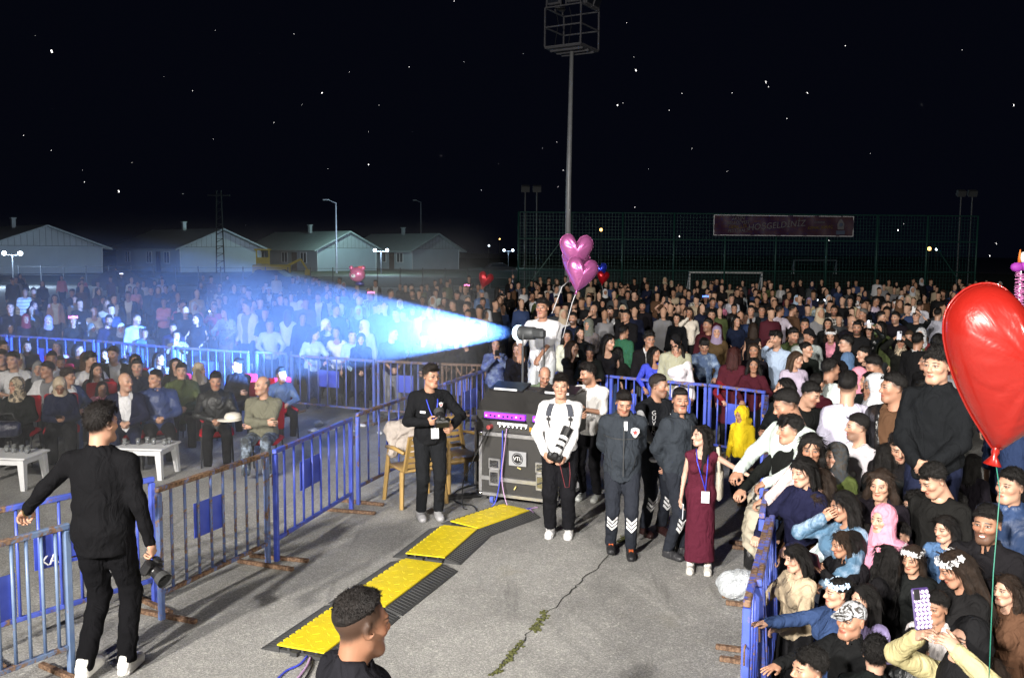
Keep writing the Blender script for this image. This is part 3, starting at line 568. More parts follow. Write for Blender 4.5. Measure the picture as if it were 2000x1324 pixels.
# ------------------------------------------------------------ heads (face looks to -Y, origin between the ears at eye height)
def head_mesh(kind, vox):
    key = ('head', kind, vox)
    if key in CACHE: return CACHE[key]
    sex, var = kind[0], int(kind[1:] or 0); r = random.Random(var*31+ord(sex)); j = lambda s: r.uniform(-s, s)
    f = Field((-.1, -.135, -.2), (.1, .12, .13), vox); fem = sex in 'fc'
    f.ell((0, .014, .034), (.074, .093, .086), .02); f.ell((0, -.028, -.03), (.058+j(.003)-(.003 if fem else 0), .064, .084), .04)
    f.cone((-.016, -.066, -.1+j(.004)), (.016, -.066, -.1), .022 if not fem else .017, None, .035)
    for s in (-1, 1):
        f.cone((s*.046, -.012, -.072), (s*.02, -.06, -.1), .017 if not fem else .012, .015, .035)
        f.ell((s*.042, -.06, -.024), (.024, .022, .018), .025)
        f.ell((s*.031, -.098, .002), (.017, .02, .0115), .016, 's'); f.ell((s*.0312, -.0785, .003), (.0145, .0125, .0125), .005)
        f.ell((s*.078, .012, -.004), (.009, .02, .032), .008, rot=rotm(s*R(20), R(-12)))
        f.ell((s*.083, .006, -.003), (.006, .009, .016), .006, 's')
        f.ell((s*(.0125+j(.001)), -.1, -.035), (.0085, .012, .008), .008)
    f.cone((-.032, -.081, .021), (.032, -.081, .021), .012 if not fem else .009, None, .022)
    f.cone((0, -.088, .01), (0, -.112+j(.004), -.029+j(.003)), .0075, .0115+j(.0015), .014)
    f.ell((0, -.0875, -.0605), (.022, .012, .0055), .006); f.ell((0, -.086, -.0715), (.0185, .0125, .0068), .006); f.ell((0, -.1005, -.066), (.02, .008, .0018), .003, 's')
    f.cone((0, .018, -.06), (0, .03, -.2), .054 if not fem else .046, .06 if not fem else .05, .03)
    V, F = f.mesh(); CACHE[key] = (V, F); return CACHE[key]
# ------------------------------------------------------------ hands (wrist at 0, fingers to +X, palm to -Z, thumb to +Y)
HANDS = dict(relax=((.35, .45, .3), .35), fist=((1.25, 1.5, .9), .9), grip=((.9, 1.0, .6), .7), flat=((.06, .08, .05), .15), point=((1.3, 1.5, .9), .8), open=((.12, .15, .1), -.25), hold=((.75, .55, .35), .1), v=((1.3, 1.5, .9), .9))
def hand_mesh(kind, vox):
    key = ('hand', kind, vox)
    if key in CACHE: return CACHE[key]
    (c1, c2, c3), th = HANDS[kind]; f = Field((-.03, -.07, -.12), (.21, .12, .06), vox)
    f.cone((0, 0, 0), (.03, 0, 0), .023, .026, .02); f.ell((.05, .0, 0), (.048, .042, .016), .02); f.ell((.03, .026, -.006), (.03, .018, .014), .015)
    for i, (y, L, r0) in enumerate(((-.03, .058, .0078), (-.0105, .074, .0086), (.0105, .08, .009), (.031, .072, .0088))):
        p = np.array([.085+(.004 if i in (1, 2) else 0), y, 0.]); a = 0; sp = (i-1.5)*(.16 if kind in ('open', 'flat') else .05)
        for q, (w, c) in enumerate(zip((.45, .31, .24), (c1, c2, c3))):
            if (kind == 'point' and i == 3) or (kind == 'v' and i >= 2): c = .05
            a += c; d = np.array([math.cos(a)*math.cos(sp), math.cos(a)*math.sin(sp), -math.sin(a)]); e = p+d*L*w
            f.cone(p, e, r0*(1-.07*q), r0*(.93-.07*q), .004); p = e
    p = np.array([.022, .03, -.006]); e = p+np.array([.03, .024, -.012-.012*th]); g = e+np.array([.03, .012-.022*th, -.012*th]); h = g+np.array([.024, .002-.02*th, -.012*th])
    f.cone(p, e, .014, .0115, .012); f.cone(e, g, .0112, .0098, .004); f.cone(g, h, .0096, .008, .004)
    CACHE[key] = f.mesh(); return CACHE[key]
# ------------------------------------------------------------ hair, scarves, caps in head coordinates
def strands(V, F, kind, vox, seed):
    """loose locks and tufts standing off the hair so its outline is not a smooth shell"""
    r = np.random.default_rng(seed+5); e1 = V[F[:, 2]]-V[F[:, 0]]; e2 = V[F[:, 3]]-V[F[:, 1]]; nf = np.cross(e1, e2); nf /= np.linalg.norm(nf, axis=1)[:, None]+1e-9; cf = V[F].mean(1)
    out = (np.einsum('ij,ij->i', nf, cf-np.array([0, .01, .02])) > 0) & ((cf[:, 2] > .055) | (kind not in ('crop', 'fade'))); idx = np.nonzero(out)[0]; lng = kind in ('long', 'wavy', 'curlylong', 'bob', 'pony', 'halflong', 'fringelong'); N = 1500 if vox < .0115 else 380
    if kind == 'buzz': N //= 3
    k = r.choice(idx, N); p = cf[k]-nf[k]*.003; n = nf[k]; L = (r.uniform(.05, .12, N) if lng else r.uniform(.012, .026, N)*(1.3 if kind in ('curly', 'quiff') else .7 if kind in ('fade', 'buzz', 'crop') else 1.))[:, None]
    if lng: fl = np.array([0, 0, -1.])+r.normal(0, .16 if kind in ('wavy', 'curlylong') else .07, (N, 3)); top = np.clip((cf[k][:, 2]-.06)/.05, 0, 1)[:, None]; fl = fl*(1-top)+top*np.stack([np.sign(cf[k][:, 0]), r.uniform(-.1, .6, N), -.4*np.ones(N)], 1); a = .10
    else: fl = np.stack([r.normal(0, .5, N), np.where(cf[k][:, 1] < -.02, r.normal(-.25, .5, N), r.normal(.3, .4, N)), np.where(cf[k][:, 2] > .09, .25, -.5)+r.normal(0, .3, N)], 1); a = .8 if kind in ('curly', 'crop') else .25 if kind == 'buzz' else .62
    t = fl-n*np.einsum('ij,ij->i', fl, n)[:, None]; t /= np.linalg.norm(t, axis=1)[:, None]+1e-9; d = t+n*a*r.uniform(.4, 1.1, (N, 1)); d /= np.linalg.norm(d, axis=1)[:, None]
    s = np.cross(n, d); w_ = (.0028 if vox < .0115 else .0042)*(1.5 if lng else 1.); tip = p+d*L+(n*0 if not lng else -n*L*.12); v = np.stack([p-s*w_, p+s*w_, tip+s*w_*.25, tip-s*w_*.25], 1).reshape(-1, 3)
    V, F = np.concatenate([V, v]), np.concatenate([F, len(V)+np.arange(4*N).reshape(N, 4)])
    if kind in ('short', 'fringe', 'curly', 'quiff', 'side', 'fade', 'bob', 'fringelong'):   # wisps breaking the hairline on the forehead
        n2 = N//6; x = r.uniform(-.062, .062, n2); z = .082-.9*np.abs(x)**1.35+r.uniform(-.004, .014, n2); y = -.012-.083*np.sqrt(np.clip(1-(x/.076)**2, 0, 1)); p = np.stack([x, y, z], 1); ln = r.uniform(.006, .02, n2)*(1.5 if kind in ('fringe', 'curly', 'fringelong', 'bob') else .8); sg = 1 if kind not in ('quiff', 'fade', 'side', 'crop') else -1
        tip = p+np.stack([x*.2+r.normal(0, .006, n2), -.004-.004*r.random(n2), -ln*sg], 1)+np.array([0, -.001, 0]); s = np.stack([np.ones(n2), 0*x, 0*x], 1)*w_; v = np.stack([p-s, p+s, tip+s*.25, tip-s*.25], 1).reshape(-1, 3); F = np.concatenate([F, len(V)+np.arange(4*n2).reshape(n2, 4)]); V = np.concatenate([V, v])
    return V, F
def hair_mesh(kind, vox, seed=0):
    key = ('hair', kind, vox, seed % 3)
    if key in CACHE: return CACHE[key]
    f = Field((-.17, -.17, -.46), (.17, .21, .17), vox) if kind in ('long', 'wavy', 'curlylong', 'bob', 'pony', 'halflong', 'fringelong') else Field((-.13, -.15, -.16), (.13, .18, .18), vox)
    w = wob(seed % 3+11); A = .004 if vox < .012 else .002
    line = lambda x, y, z: (.008-.74*y)-z-.0*x
    if kind in ('short', 'quiff', 'fade', 'fringe', 'curly', 'buzz', 'side', 'crop'):
        thin = dict(crop=.003, short=.006, quiff=.006, fade=.004, fringe=.007, curly=.014, buzz=.004, side=.009)[kind]; tv = dict(crop=.006, short=.009, quiff=.017, fade=.010, fringe=.012, curly=.02, buzz=.002, side=.018)[kind]
        f.ell((0, .016, .040), (.075+thin, .094+thin, .085+thin), .008); f.ell((0, -.004, .072), (.064+thin*.5, .082+tv*.25, .052+tv), .02)
        if kind in ('quiff', 'side'): f.ell((.008 if kind == 'side' else 0, -.045, .112), (.052, .05, .026), .02)
        def edge(x, y, z):
            ax = np.abs(x); l = ((.004-.74*y) if kind != 'crop' else (.050-.6*y))-z+.030*np.clip((ax-.038)/.03, 0, 1)*np.clip((-y-.02)/.03, 0, 1)-.05*np.clip((y+.005)/.02, 0, 1)*0
            return np.clip(l+.028, 0, .05)*(.55 if kind != 'buzz' else .4)
        f.disp(edge); f.clip(lambda x, y, z: ((-.004-.74*y) if kind != 'crop' else (.040-.6*y))-z+.012*w(x, y, z, 150)+0*x)
        if kind == 'fringe':
            for i in range(8): x = -.056+i*.016; f.cone((x, -.055, .112), (x*1.1, -.098, .040+.012*((i*7) % 3-1)), .017, .006, .012)
        if kind == 'curly': f.disp(lambda x, y, z: .0085*w(x, y, z, 95))
        else: f.disp(lambda x, y, z: (A*1.2*w(x, y, z, 130, 1, .45, 1)+.0035*w(x, y, z, 55, 1, .6, 1))*(.3 if kind == 'buzz' else 1.)*np.clip((z-.03)/.05, .25, 1))
    elif kind == 'balding':
        f.ell((0, .016, .03), (.078, .097, .08), .01); f.disp(lambda x, y, z: np.clip((.008-.74*y)-z+.028, 0, .05)*.5+0*x); f.clip(line); f.ell((0, -.02, .1), (.07, .12, .07), .02, 's')
    elif kind == 'bun':
        f.ell((0, .016, .04), (.078, .098, .089), .01); f.clip(line); f.ell((0, .1, .06), (.042, .04, .042), .015); f.disp(lambda x, y, z: .002*w(x, y, z, 120, 1, .4, .4))
    elif kind == 'cap':
        f.ell((0, .012, .045), (.083, .1, .088), .01); f.clip(lambda x, y, z: (.03-.25*y)-z+0*x)
        f.cone((0, -.1, .045), (0, -.15, .035), .062, .05, .012); f.clip(lambda x, y, z: np.where(y < -.085, np.abs(z-.045-.25*(y+.1))-.008, -1)+0*x)
    elif kind in ('hijab', 'turban', 'hood'):
        g = .014 if kind != 'hood' else .026
        f = Field((-.2, -.2, -.36), (.2, .2, .17), vox)
        f.ell((0, .014, .034), (.078+g, .097+g, .088+g), .02); f.cone((0, .015, -.02), (0, .02, -.12), .086+g*.6, .09, .04); f.cone((0, .01, -.13), (0, .015, -.2), .095, .135, .05)
        f.ell((0, -.05, -.17), (.085, .06, .05), .04)
        if kind == 'hood': f.ell((0, .09, -.12), (.11, .07, .07), .04)
        f.ell((0, -.115, -.018), (.059, .09, .093), .012, 's'); f.cone((0, .0, -.02), (0, -.02, -.02), .06, .058, .01, 's')
        f.disp(lambda x, y, z: .005*w(x, y, z, 34, 1, 1, 1.6)+.002*w(x, y, z, 90))
    elif kind == 'beanie':
        f.ell((0, .014, .045), (.086, .104, .1), .01); f.clip(lambda x, y, z: (.02-.3*y)-z+0*x); f.disp(lambda x, y, z: .003*w(x, y, z, 60))
    else:
        f.ell((0, .016, .04), (.081, .1, .09), .01); f.clip(line)
        wide = 1.25 if kind in ('curlylong', 'wavy') else 1.; ln = {'bob': .1, 'halflong': .2, 'pony': 0}.get(kind, .36)
        if kind == 'pony':
            f.ell((0, .11, .05), (.028, .03, .03), .01); f.cone((0, .115, .04), (0, .14, -.1), .03, .026, .015); f.cone((0, .14, -.1), (.01, .13, -.24), .026, .012, .015)
        else:
            for s in (-1, 1):
                f.cone((s*.062, -.03, .075), (s*.082, .012, .0), .026, .024*wide, .02); f.cone((s*.082, .012, 0), (s*.088*wide, .02, -.12), .024*wide, .026*wide, .02)
                if ln > .15: f.cone((s*.088*wide, .02, -.11), (s*.1*wide, -.03 if kind != 'halflong' else .01, -ln), .028*wide, .018, .03)
            f.cone((0, .085, 0), (0, .1, -ln), .06*wide, .05*wide, .03); f.cone((-.045, .075, -.03), (-.06, .09, -ln), .045, .035, .03); f.cone((.045, .075, -.03), (.06, .09, -ln), .045, .035, .03)
            f.ell((0, .0, -.35), (.06, .06, .2), .01, 's')
        if kind == 'fringelong':
            for i in range(6): x = -.045+i*.018; f.cone((x, -.06, .1), (x*1.1, -.097, .03), .016, .007, .012)
        f.ell((0, -.1, -.03), (.052, .06, .1), .012, 's')
        a = .009 if kind == 'curlylong' else .006 if kind == 'wavy' else .003
        f.disp(lambda x, y, z: a*w(x, y, z, 70 if kind != 'long' else 110, 1, 1, 1. if kind in ('curlylong', 'wavy') else .15)+.002*w(x, y, z, 190, 1, 1, .1))
    V, F = f.mesh()
    if kind not in ('hijab', 'turban', 'cap', 'hood', 'beanie') and vox < .0215: V, F = strands(V, F, kind, vox, seed)
    CACHE[key] = (V, F); return CACHE[key]
# ------------------------------------------------------------ the pose: joints of a 1.72 m figure facing -Y; index 0 stands at -X, 1 at +X
def ik(s, w, u, l, pole):
    s, w, pole = (np.asarray(q, float) for q in (s, w, pole)); d = w-s; D = np.linalg.norm(d); D2 = min(max(D, abs(u-l)+.02), u+l-.004); d = d/max(D, 1e-6); w = s+d*D2
    a = (u*u-l*l+D2*D2)/(2*D2); h = math.sqrt(max(u*u-a*a, 0)); p = pole-d*(pole@d); p /= np.linalg.norm(p)+1e-9; return s+d*a+p*h, w
ARM = {  # wrist target of the +X arm (mirrored for the other), elbow pole, hand shape, palm normal
    'down': ((.25, -.03, .83), (.3, 1, 0), 'relax', (-1, 0, 0)), 'pocket': ((.2, -.05, .9), (1, .6, 0), 'relax', (-1, 0, 0)),
    'clasp': ((.045, -.23, .96), (1, .4, -.2), 'grip', (-.7, .7, 0)), 'behind': ((.05, .17, .92), (1, .3, .2), 'relax', (0, 1, 0)),
    'phone': ((.05, -.34, 1.40), (.8, .2, -1), 'hold', (-1, -.2, .2)), 'phonelow': ((.05, -.3, 1.12), (.8, .3, -1), 'hold', (-1, 0, .4)),
    'rail': ((.17, -.36, 1.06), (1, .4, -.4), 'grip', (0, 0, -1)), 'railwide': ((.3, -.34, 1.06), (1, .4, -.2), 'grip', (0, 0, -1)),
    'cross': ((-.1, -.2, 1.12), (1, -.3, -.4), 'relax', (0, 1, 0)), 'up': ((.3, -.1, 1.9), (1, .2, 0), 'open', (0, -1, 0)), 'highphone': ((.1, -.3, 1.68), (1, .1, -.6), 'hold', (-1, 0, 0)),
    'face': ((.07, -.17, 1.5), (1, .1, -1), 'relax', (0, 1, .2)), 'camera': ((.06, -.27, 1.08), (1, .5, -.6), 'hold', (-1, -.1, .3)), 'lap': ((.05, -.3, .66), (1, .4, -.1), 'grip', (0, .3, -1)),
    'reach': ((.25, -.62, 1.25), (1, .2, -1), 'open', (0, 0, -1)), 'point': ((.2, -.62, 1.3), (1, .2, -1), 'point', (0, 0, -1)), 'hip': ((.2, -.03, .98), (1, .2, 0), 'fist', (-1, 0, 0)), 'hug': ((.32, .05, 1.42), (1, .1, -.6), 'relax', (0, 0, -1)), 'clap': ((.02, -.32, 1.2), (1, .3, -.6), 'flat', (-1, 0, 0)),
}
SLEEVE = dict(tee=.55, shirt=1., sweat=1., hoodie=1., jacket=1., coat=1., open=1., vest=0., tank=0., blouse=.85, dress=0., abaya=1., longdress=1.)
def person(name, loc, yaw, h=1.72, sex='m', build=1., pose='down', pose2=None, hair='short', haircol=(.012, .009, .008), skin=(.50, .31, .22), top='tee', topcol=(.01, .01, .011), topmat='plain', inner=None, bot='trousers', botcol=(.015, .015, .018),
           head=(0, 0), face=0, lod=1, sit=False, lean=0., label='', group=None, scarfmat=None, shoes=None, stub=0., smile=0., fade=0., moust=0., legs=True, hem=None, cat='person', step=0., twist=0., glasses=False, sock=None, headroll=0., botmat='plain', share=True, headscale=1.):
    """one figure: an Empty at its feet > body (one skin mesh), hair, garments, shoes"""
    vt = (.0165, .027, .045, .075)[lod]; vh = (.0068, .0126, .02, .034)[lod]; vb = (.017, .029, .045, .08)[lod]
    key = (sex, round(build, 2), pose if isinstance(pose, str) else repr(pose), repr(pose2), hair, top, bool(inner), bot, tuple(round(a) for a in head), face, lod, sit, lean, hem, step, twist, legs, bool(shoes), headroll, headscale)
    k = h/1.72; root = empty(name, loc, yaw, label, cat, group); root.scale = (k, k, k); fem = sex == 'f'
    if key in CACHE and share: J = CACHE[key]
    else:
        J = {}; seed = len(CACHE); w = wob(seed); b = build
        dz = -.45 if sit else 0.; sl = math.tan(lean)
        P = np.array([0, 0.0, .93+dz]); up = lambda z: np.array([0, -sl*(z-.93), z+dz])   # point of the spine
        ct, st_ = math.cos(twist), math.sin(twist)
        def tw(p): return np.array([p[0]*ct-p[1]*st_, p[0]*st_+p[1]*ct, p[2]])
        shx = (.142 if fem else .168)*(.5+.5*b); SH = [tw(up(1.378)+np.array([s*shx, .012, 0])) for s in (-1, 1)]; NB = up(1.43)+np.array([0, .022, 0])
        HC = NB+np.array([0, -.03, .18]); hy, hp_ = R(head[0]), R(head[1]); HR = rotm(hy) @ rotm(0, -hp_, R(headroll)); piv = np.array([0, .02, -.1])
        hs_ = (1.0 if not fem else .985)*headscale
        H2 = lambda v: ((v*hs_-piv) @ HR.T)+piv+HC
        if sit: HIP = [P+np.array([s*.095, 0, 0]) for s in (-1, 1)]; KN = [np.array([s*.12, -.43, .5]) for s in (-1, 1)]; AN = [np.array([s*.12, -.42+.05*s, .075]) for s in (-1, 1)]
        else:
            HIP = [P+np.array([s*.09, 0, -.03]) for s in (-1, 1)]; AN = [np.array([s*.1, .03-s*step*.5, .075+(abs(step)*.22 if s*step < 0 else 0)]) for s in (-1, 1)]
            KN = [ik(HIP[i], AN[i], .43, .43, (.0, -1, 0))[0] for i in (0, 1)]
        EL, WR, HK, HN = [], [], [], []
        for i, s in enumerate((-1, 1)):
            a = (pose, pose2 if pose2 else pose)[i]; t, pole, hk, nn = ARM[a] if isinstance(a, str) else a
            m = np.array([s, 1, 1]) if isinstance(a, str) else np.array([1, 1, 1]); t = np.array(t)*m; pole = np.array(pole)*m; nn = np.array(nn)*m
            if a == 'cross' and i == 0: t = t+np.array([0, -.03, .04])
            if a == 'clasp' and i == 0: t = t+np.array([0, -.03, .01])
            t = tw(t+np.array([0, 0, dz if a != 'lap' else 0])+(np.array([0, -sl*max(t[2]-.93, 0), 0]) if isinstance(a, str) else 0)); e, wr = ik(SH[i], t, .285, .255, pole); EL.append(e); WR.append(wr); HK.append(hk); HN.append(nn)
        J.update(SH=SH, EL=EL, WR=WR, HC=HC, H2=H2, HR=HR, NB=NB, P=P, AN=AN, KN=KN, HIP=HIP, dz=dz)
        pts = np.array(SH+EL+WR+[HC, P]); lo, hi = pts.min(0)-.26, pts.max(0)+.16
        def torso(f, g, kk=.05):
            f.cone(up(1.0), up(1.3), (.118 if fem else .128)*b+g, (.128 if fem else .148)*(.6+.4*b)+g, kk, flat=1.12 if b < 1.15 else 1.)
            for s in (-1, 1):
                f.cone(tw(up(1.12)+np.array([s*.05*b, 0, 0])), tw(up(1.31)+np.array([s*(.06 if fem else .082), .0, 0])), .085*b+g, .086+g, kk)
                f.cone(tw(up(1.395)+np.array([s*.03, .02, .02])), SH[(s+1)//2]+np.array([0, 0, -.004]), .042+g*.8, .048+g*.8, kk)
                if fem: f.ell(tw(up(1.255)+np.array([s*.075, -.1, 0])), (.062+g, .058+g, .062+g), .03)
            f.ell(up(.96)+np.array([0, .01, 0]), ((.165 if fem else .158)*(.7+.3*b)+g, .118*b+g, .12), .06)
            if b > 1.08: f.ell(up(1.06)+np.array([0, -.05*b, 0]), (.14*b+g, .11*b+g, .13), .06)
            f.cone(NB-np.array([0, 0, .03]), NB+np.array([0, -.005, .05]), .06+g*.5, .052+g*.5, .03)
        def arms(f, g, frac=1., kk=.035):
            for i in (0, 1):
                if frac <= .6: f.cone(SH[i], SH[i]+(EL[i]-SH[i])*(frac/.6), .05+g, .048+g+.01, kk)
                else:
                    f.cone(SH[i], EL[i], .048*(.6+.4*b)+g, .040+g, kk); e = EL[i]+(WR[i]-EL[i])*min(1, (frac-.5)*2)*.97; f.cone(EL[i], e, .040+g, .030+g*.8, .02)
        def legs_(f, g, toe=True, kk=.03):
            for i in (0, 1):
                f.cone(HIP[i], KN[i], (.088 if fem else .085)*(.6+.4*b)+g, .056+g, kk); f.cone(KN[i], AN[i], .056+g, .044+g, .02)
        # --- skin
        fr = SLEEVE[top]; bare = fr < 1
        f = Field(np.minimum(lo, np.array([-.2, -.2, .3])), np.maximum(hi, np.array([.2, .2, .5])), vb if bare else .06)
        torso(f, -.02); arms(f, -.006 if not fem else -.011)
        if legs and bot in ('skirt', 'none', 'shorts'): pass
        VS, FS = [], []; v, q = f.mesh(); VS.append(v); FS.append(q); HPs = [np.tile((9., -9., -9.), (len(v), 1))]
        v, q = head_mesh(sex+str(face), vh); VS.append(H2(v)); FS.append(q); HPs.append(v)
        for i, s in enumerate((-1, 1)):
            v, q = hand_mesh(HK[i], (.0058, .0112, .017, .032)[lod]); d = WR[i]-EL[i]; d /= np.linalg.norm(d); nn = HN[i]-d*(HN[i]@d); nn = nn/(np.linalg.norm(nn)+1e-9); th = np.cross(nn, d)*-1
            zax = -nn; yax = np.cross(zax, d)
            v = v*(1.0 if not fem else .92); v = v*np.array([1, s*-1, 1]) if (s > 0) else v
            B = np.stack([d, yax, zax], 1); VS.append(v @ B.T+WR[i]-d*.012); FS.append(q if s < 0 else q[:, ::-1]); HPs.append(np.tile((9., -9., -9.), (len(v), 1)))
            J['hand%d' % i] = (WR[i]+d*.085-zax*.02, d, yax, zax)
        if legs and bot in ('skirt', 'dress', 'shorts'):
            f = Field((-.25, -.6, -.0), (.25, .3, 1.), vb); legs_(f, -.02); f.cone((0, 0, .3), (0, 0, .98), .06, .09, .05); f.clip(lambda x, y, z: np.where(x*x+y*y < .0081, z-.97, z-.34)+0*z); v, q = f.mesh(); VS.append(v); FS.append(q); HPs.append(np.tile((9., -9., -9.), (len(v), 1)))
        o = 0; FF = []
        for v, q in zip(VS, FS): FF.append(q+o); o += len(v)
        me = mesh_data('body', np.concatenate(VS), np.concatenate(FF), [M['skin']], True)
        at = me.attributes.new('hp', 'FLOAT_VECTOR', 'POINT'); at.data.foreach_set('vector', np.concatenate(HPs).astype(np.float32).ravel()); J['body'] = me
        # --- hair or scarf
        if hair != 'bald':
            v, q = hair_mesh(hair, vh*(1.25 if hair not in ('long', 'wavy', 'curlylong', 'hijab') else 1.65), seed); J['hair'] = mesh_data('hair', H2(v), q, [M['hair']], True)
        # --- upper garment
        g = dict(tee=.012, shirt=.012, sweat=.016, hoodie=.021, jacket=.02, coat=.024, open=.024, vest=.026, tank=.006, blouse=.012, dress=.008, abaya=.03, longdress=.012)[top]
        hz = (hem if hem is not None else dict(coat=.55, abaya=.12, open=.8, dress=.12, longdress=.15, hoodie=.84, jacket=.83, sweat=.86).get(top, .84))+(dz if not sit else 0)
        if sit: hz = max(hz+dz, P[2]-.09)
        lo2 = lo.copy(); lo2[2] = min(lo2[2], hz-.05); lo2[:2] = np.minimum(lo2[:2], -.32 if hz < .6 and not sit else -.1); hi2 = hi.copy()
        if hz < .6 and not sit: hi2[:2] = np.maximum(hi2[:2], .3)
        def garment(g, open_=False, arms_on=True):
            f = Field(lo2, hi2, vt); torso(f, g)
            if hz < .75 and not sit: f.cone(P+np.array([0, 0, -.05]), np.array([0, .0, hz]), .15*b+g, (.19 if top in ('coat', 'open') else .165 if top == 'dress' else .23)*(.7+.3*b)+g, .08, flat=1.25)
            elif top in ('tee', 'shirt', 'sweat', 'hoodie', 'jacket', 'blouse', 'open'): f.cone(P+np.array([0, 0, .02]), np.array([0, 0, hz]), .128*b+g, .135*b+g, .08, flat=1.15)
            f.clip(lambda x, y, z: hz-z+0*x+0*y)
            if arms_on and fr > 0: arms(f, g*.8+(.004 if top in ('hoodie', 'jacket', 'coat', 'sweat') else 0), fr)
            # neckline
            N2 = NB+np.array([0, -.05, .03])
            if top in ('tank', 'dress', 'blouse'): f.ell(N2+np.array([0, -.035, -.03]), (.085, .1, .085), .02, 's'); f.ell(NB+np.array([0, 0, .05]), (.075, .075, .075), .02, 's')
            else: f.ell(N2, (.062, .06, .05), .02, 's'); f.cone(NB+np.array([0, -.012, .03]), NB+np.array([0, -.02, .14]), .058, .07, .015, 's')
            if top in ('jacket', 'shirt', 'coat', 'open', 'vest') and not open_:
                a = np.linspace(0, 2*PI, 13)[:-1]; hgt = .075 if top == 'jacket' else .05
                for i in range(12):
                    if top != 'jacket' and math.cos(a[i]) > .8: continue
                    c1 = NB+np.array([math.sin(a[i])*.07, -math.cos(a[i])*.068-.012, .005+.02*(1-math.cos(a[i]))*.5]); f.cone(c1, c1+np.array([math.sin(a[i])*.006, 0, hgt*.6]), .014, .011, .02)
            if top in ('hoodie',): f.ell(NB+np.array([0, .075, .0]), (.12, .07, .075), .04); f.cone(NB+np.array([-.09, -.03, .01]), NB+np.array([-.03, -.085, -.04]), .025, .02, .03); f.cone(NB+np.array([.09, -.03, .01]), NB+np.array([.03, -.085, -.04]), .025, .02, .03)
            if top in ('sweat', 'hoodie', 'jacket') and not sit: f.D = f.D+0  # ribbed hem
            amp = dict(tee=.0055, shirt=.006, sweat=.008, hoodie=.009, jacket=.009, coat=.009, open=.008, vest=.006, abaya=.012).get(top, .004)*(1 if lod < 2 else .6)
            f.disp(lambda x, y, z: amp*w(x, y, z, 26, 1, 1, 1.5)*np.where(z > 1.25+dz, .55, 1.)+amp*.45*w(x, y, z, 62))
            if open_:   # unbuttoned front: a wedge cut away down the middle
                f.clip(lambda x, y, z: np.where(y < -.01-sl*(z-dz-.93), .035+.05*np.clip((z-dz-1.05)/.4, 0, 1)+.05*np.clip((1.05-z+dz)/.5, 0, 1)-np.abs(x-.005), -1.)+0*z)
            return f.mesh()
        if inner:
            tt = top; v, q = garment(g, True); J['top'] = mesh_data('jacket', v, q, [M['plain']], True)
            top_, gg = top, g; fr_ = fr; v, q = garment(.01, False, False); J['inner'] = mesh_data('shirt', v, q, [M['plain']], True)
        else:
            v, q = garment(g); J['top'] = mesh_data(top, v, q, [M['plain']], True)
        # --- lower garment
        if bot in ('trousers', 'wide', 'jogger', 'shorts') and legs and hz > .3 or bot == 'trousers' and legs and hz > .3:
            f = Field(np.array([-.27, -.62 if sit else -.3-abs(step), .02]), np.array([.27, .25+abs(step), P[2]+.16]), vt*(1.15 if shoes or sit else 1.7)); gg = dict(wide=.035, jogger=.024).get(bot, .014)
            f.ell(P+np.array([0, .01, 0]), ((.165 if fem else .155)*(.7+.3*b)+.006, .118*b+.006, .125), .05); legs_(f, gg)
            f.clip(lambda x, y, z: (.075 if bot != 'shorts' else .45)-z+0*x+0*y); f.disp(lambda x, y, z: .006*w(x, y, z, 30, 1, 1, 2.)+.003*w(x, y, z, 75, 1, 1, 1.6)); v, q = f.mesh()
            J['bot'] = mesh_data('trousers', v, q, [M['plain']], True)
        elif bot == 'skirt' and legs:
            f = Field((-.35, -.65 if sit else -.3, .08), (.35, .3, P[2]+.14), vt*1.3)
            if sit: f.cone(P, (KN[0]+KN[1])/2, .17, .17, .05); f.cone((KN[0]+KN[1])/2, (AN[0]+AN[1])/2, .17, .19, .05)
            else: f.cone(P, (0, 0, .15), .16, .22, .05, flat=1.2)
            f.clip(lambda x, y, z: .12-z+0*x+0*y); f.disp(lambda x, y, z: .009*w(x, y, z, 40, 1, 1, .25)); v, q = f.mesh(); J['bot'] = mesh_data('skirt', v, q, [M['plain']], True)
        if shoes:
            for i in (0, 1):
                f = Field(AN[i]+np.array([-.08, -.26, -.09]), AN[i]+np.array([.08, .11, .1]), (.011, .016, .03, .04)[lod]); a = AN[i]; tilt = step*(1 if i else -1) < -.05 and False
                f.cone(a+(0, .02, -.03), a+(0, -.1, -.042), .042, .04, .03); f.ell(a+(0, -.135, -.045), (.046, .07, .034), .03); f.cone(a+(0, .02, -.02), a+(0, .01, .025), .043, .044, .02); f.ell(a+(0, .0, .06), (.035, .035, .05), .01, 's')
                f.clip(lambda x, y, z: a[2]-.075-z+0*x+0*y); f.cone(a+(0, .025, -.068), a+(0, -.15, -.068), .047, .044, .004); f.clip(lambda x, y, z: a[2]-.075-z+0*x+0*y)
                v, q = f.mesh(); J['shoe%d' % i] = mesh_data('shoe', v, q, [M['plain']], True)
        if share: CACHE[key] = J
    def put(nm, me, color, mat=None):
        o = obj(nm, me, root, color)
        if mat is not None and mat is not me.materials[0]: o.material_slots[0].link = 'OBJECT'; o.material_slots[0].material = mat
        return o
    b_ = put('body', J['body'], skin)
    if stub: b_['stubble'] = float(stub)
    if smile: b_['smile'] = float(smile)
    if fade: b_['fade'] = float(fade)
    if moust: b_['moustache'] = float(moust)
    if 'hair' in J:
        cov = hair in ('hijab', 'turban', 'cap', 'hood', 'beanie'); put({'hijab': 'headscarf', 'turban': 'headscarf', 'cap': 'cap', 'hood': 'hood', 'beanie': 'beanie'}.get(hair, 'hair'), J['hair'], haircol, (M[scarfmat or 'plain'] if cov else None))
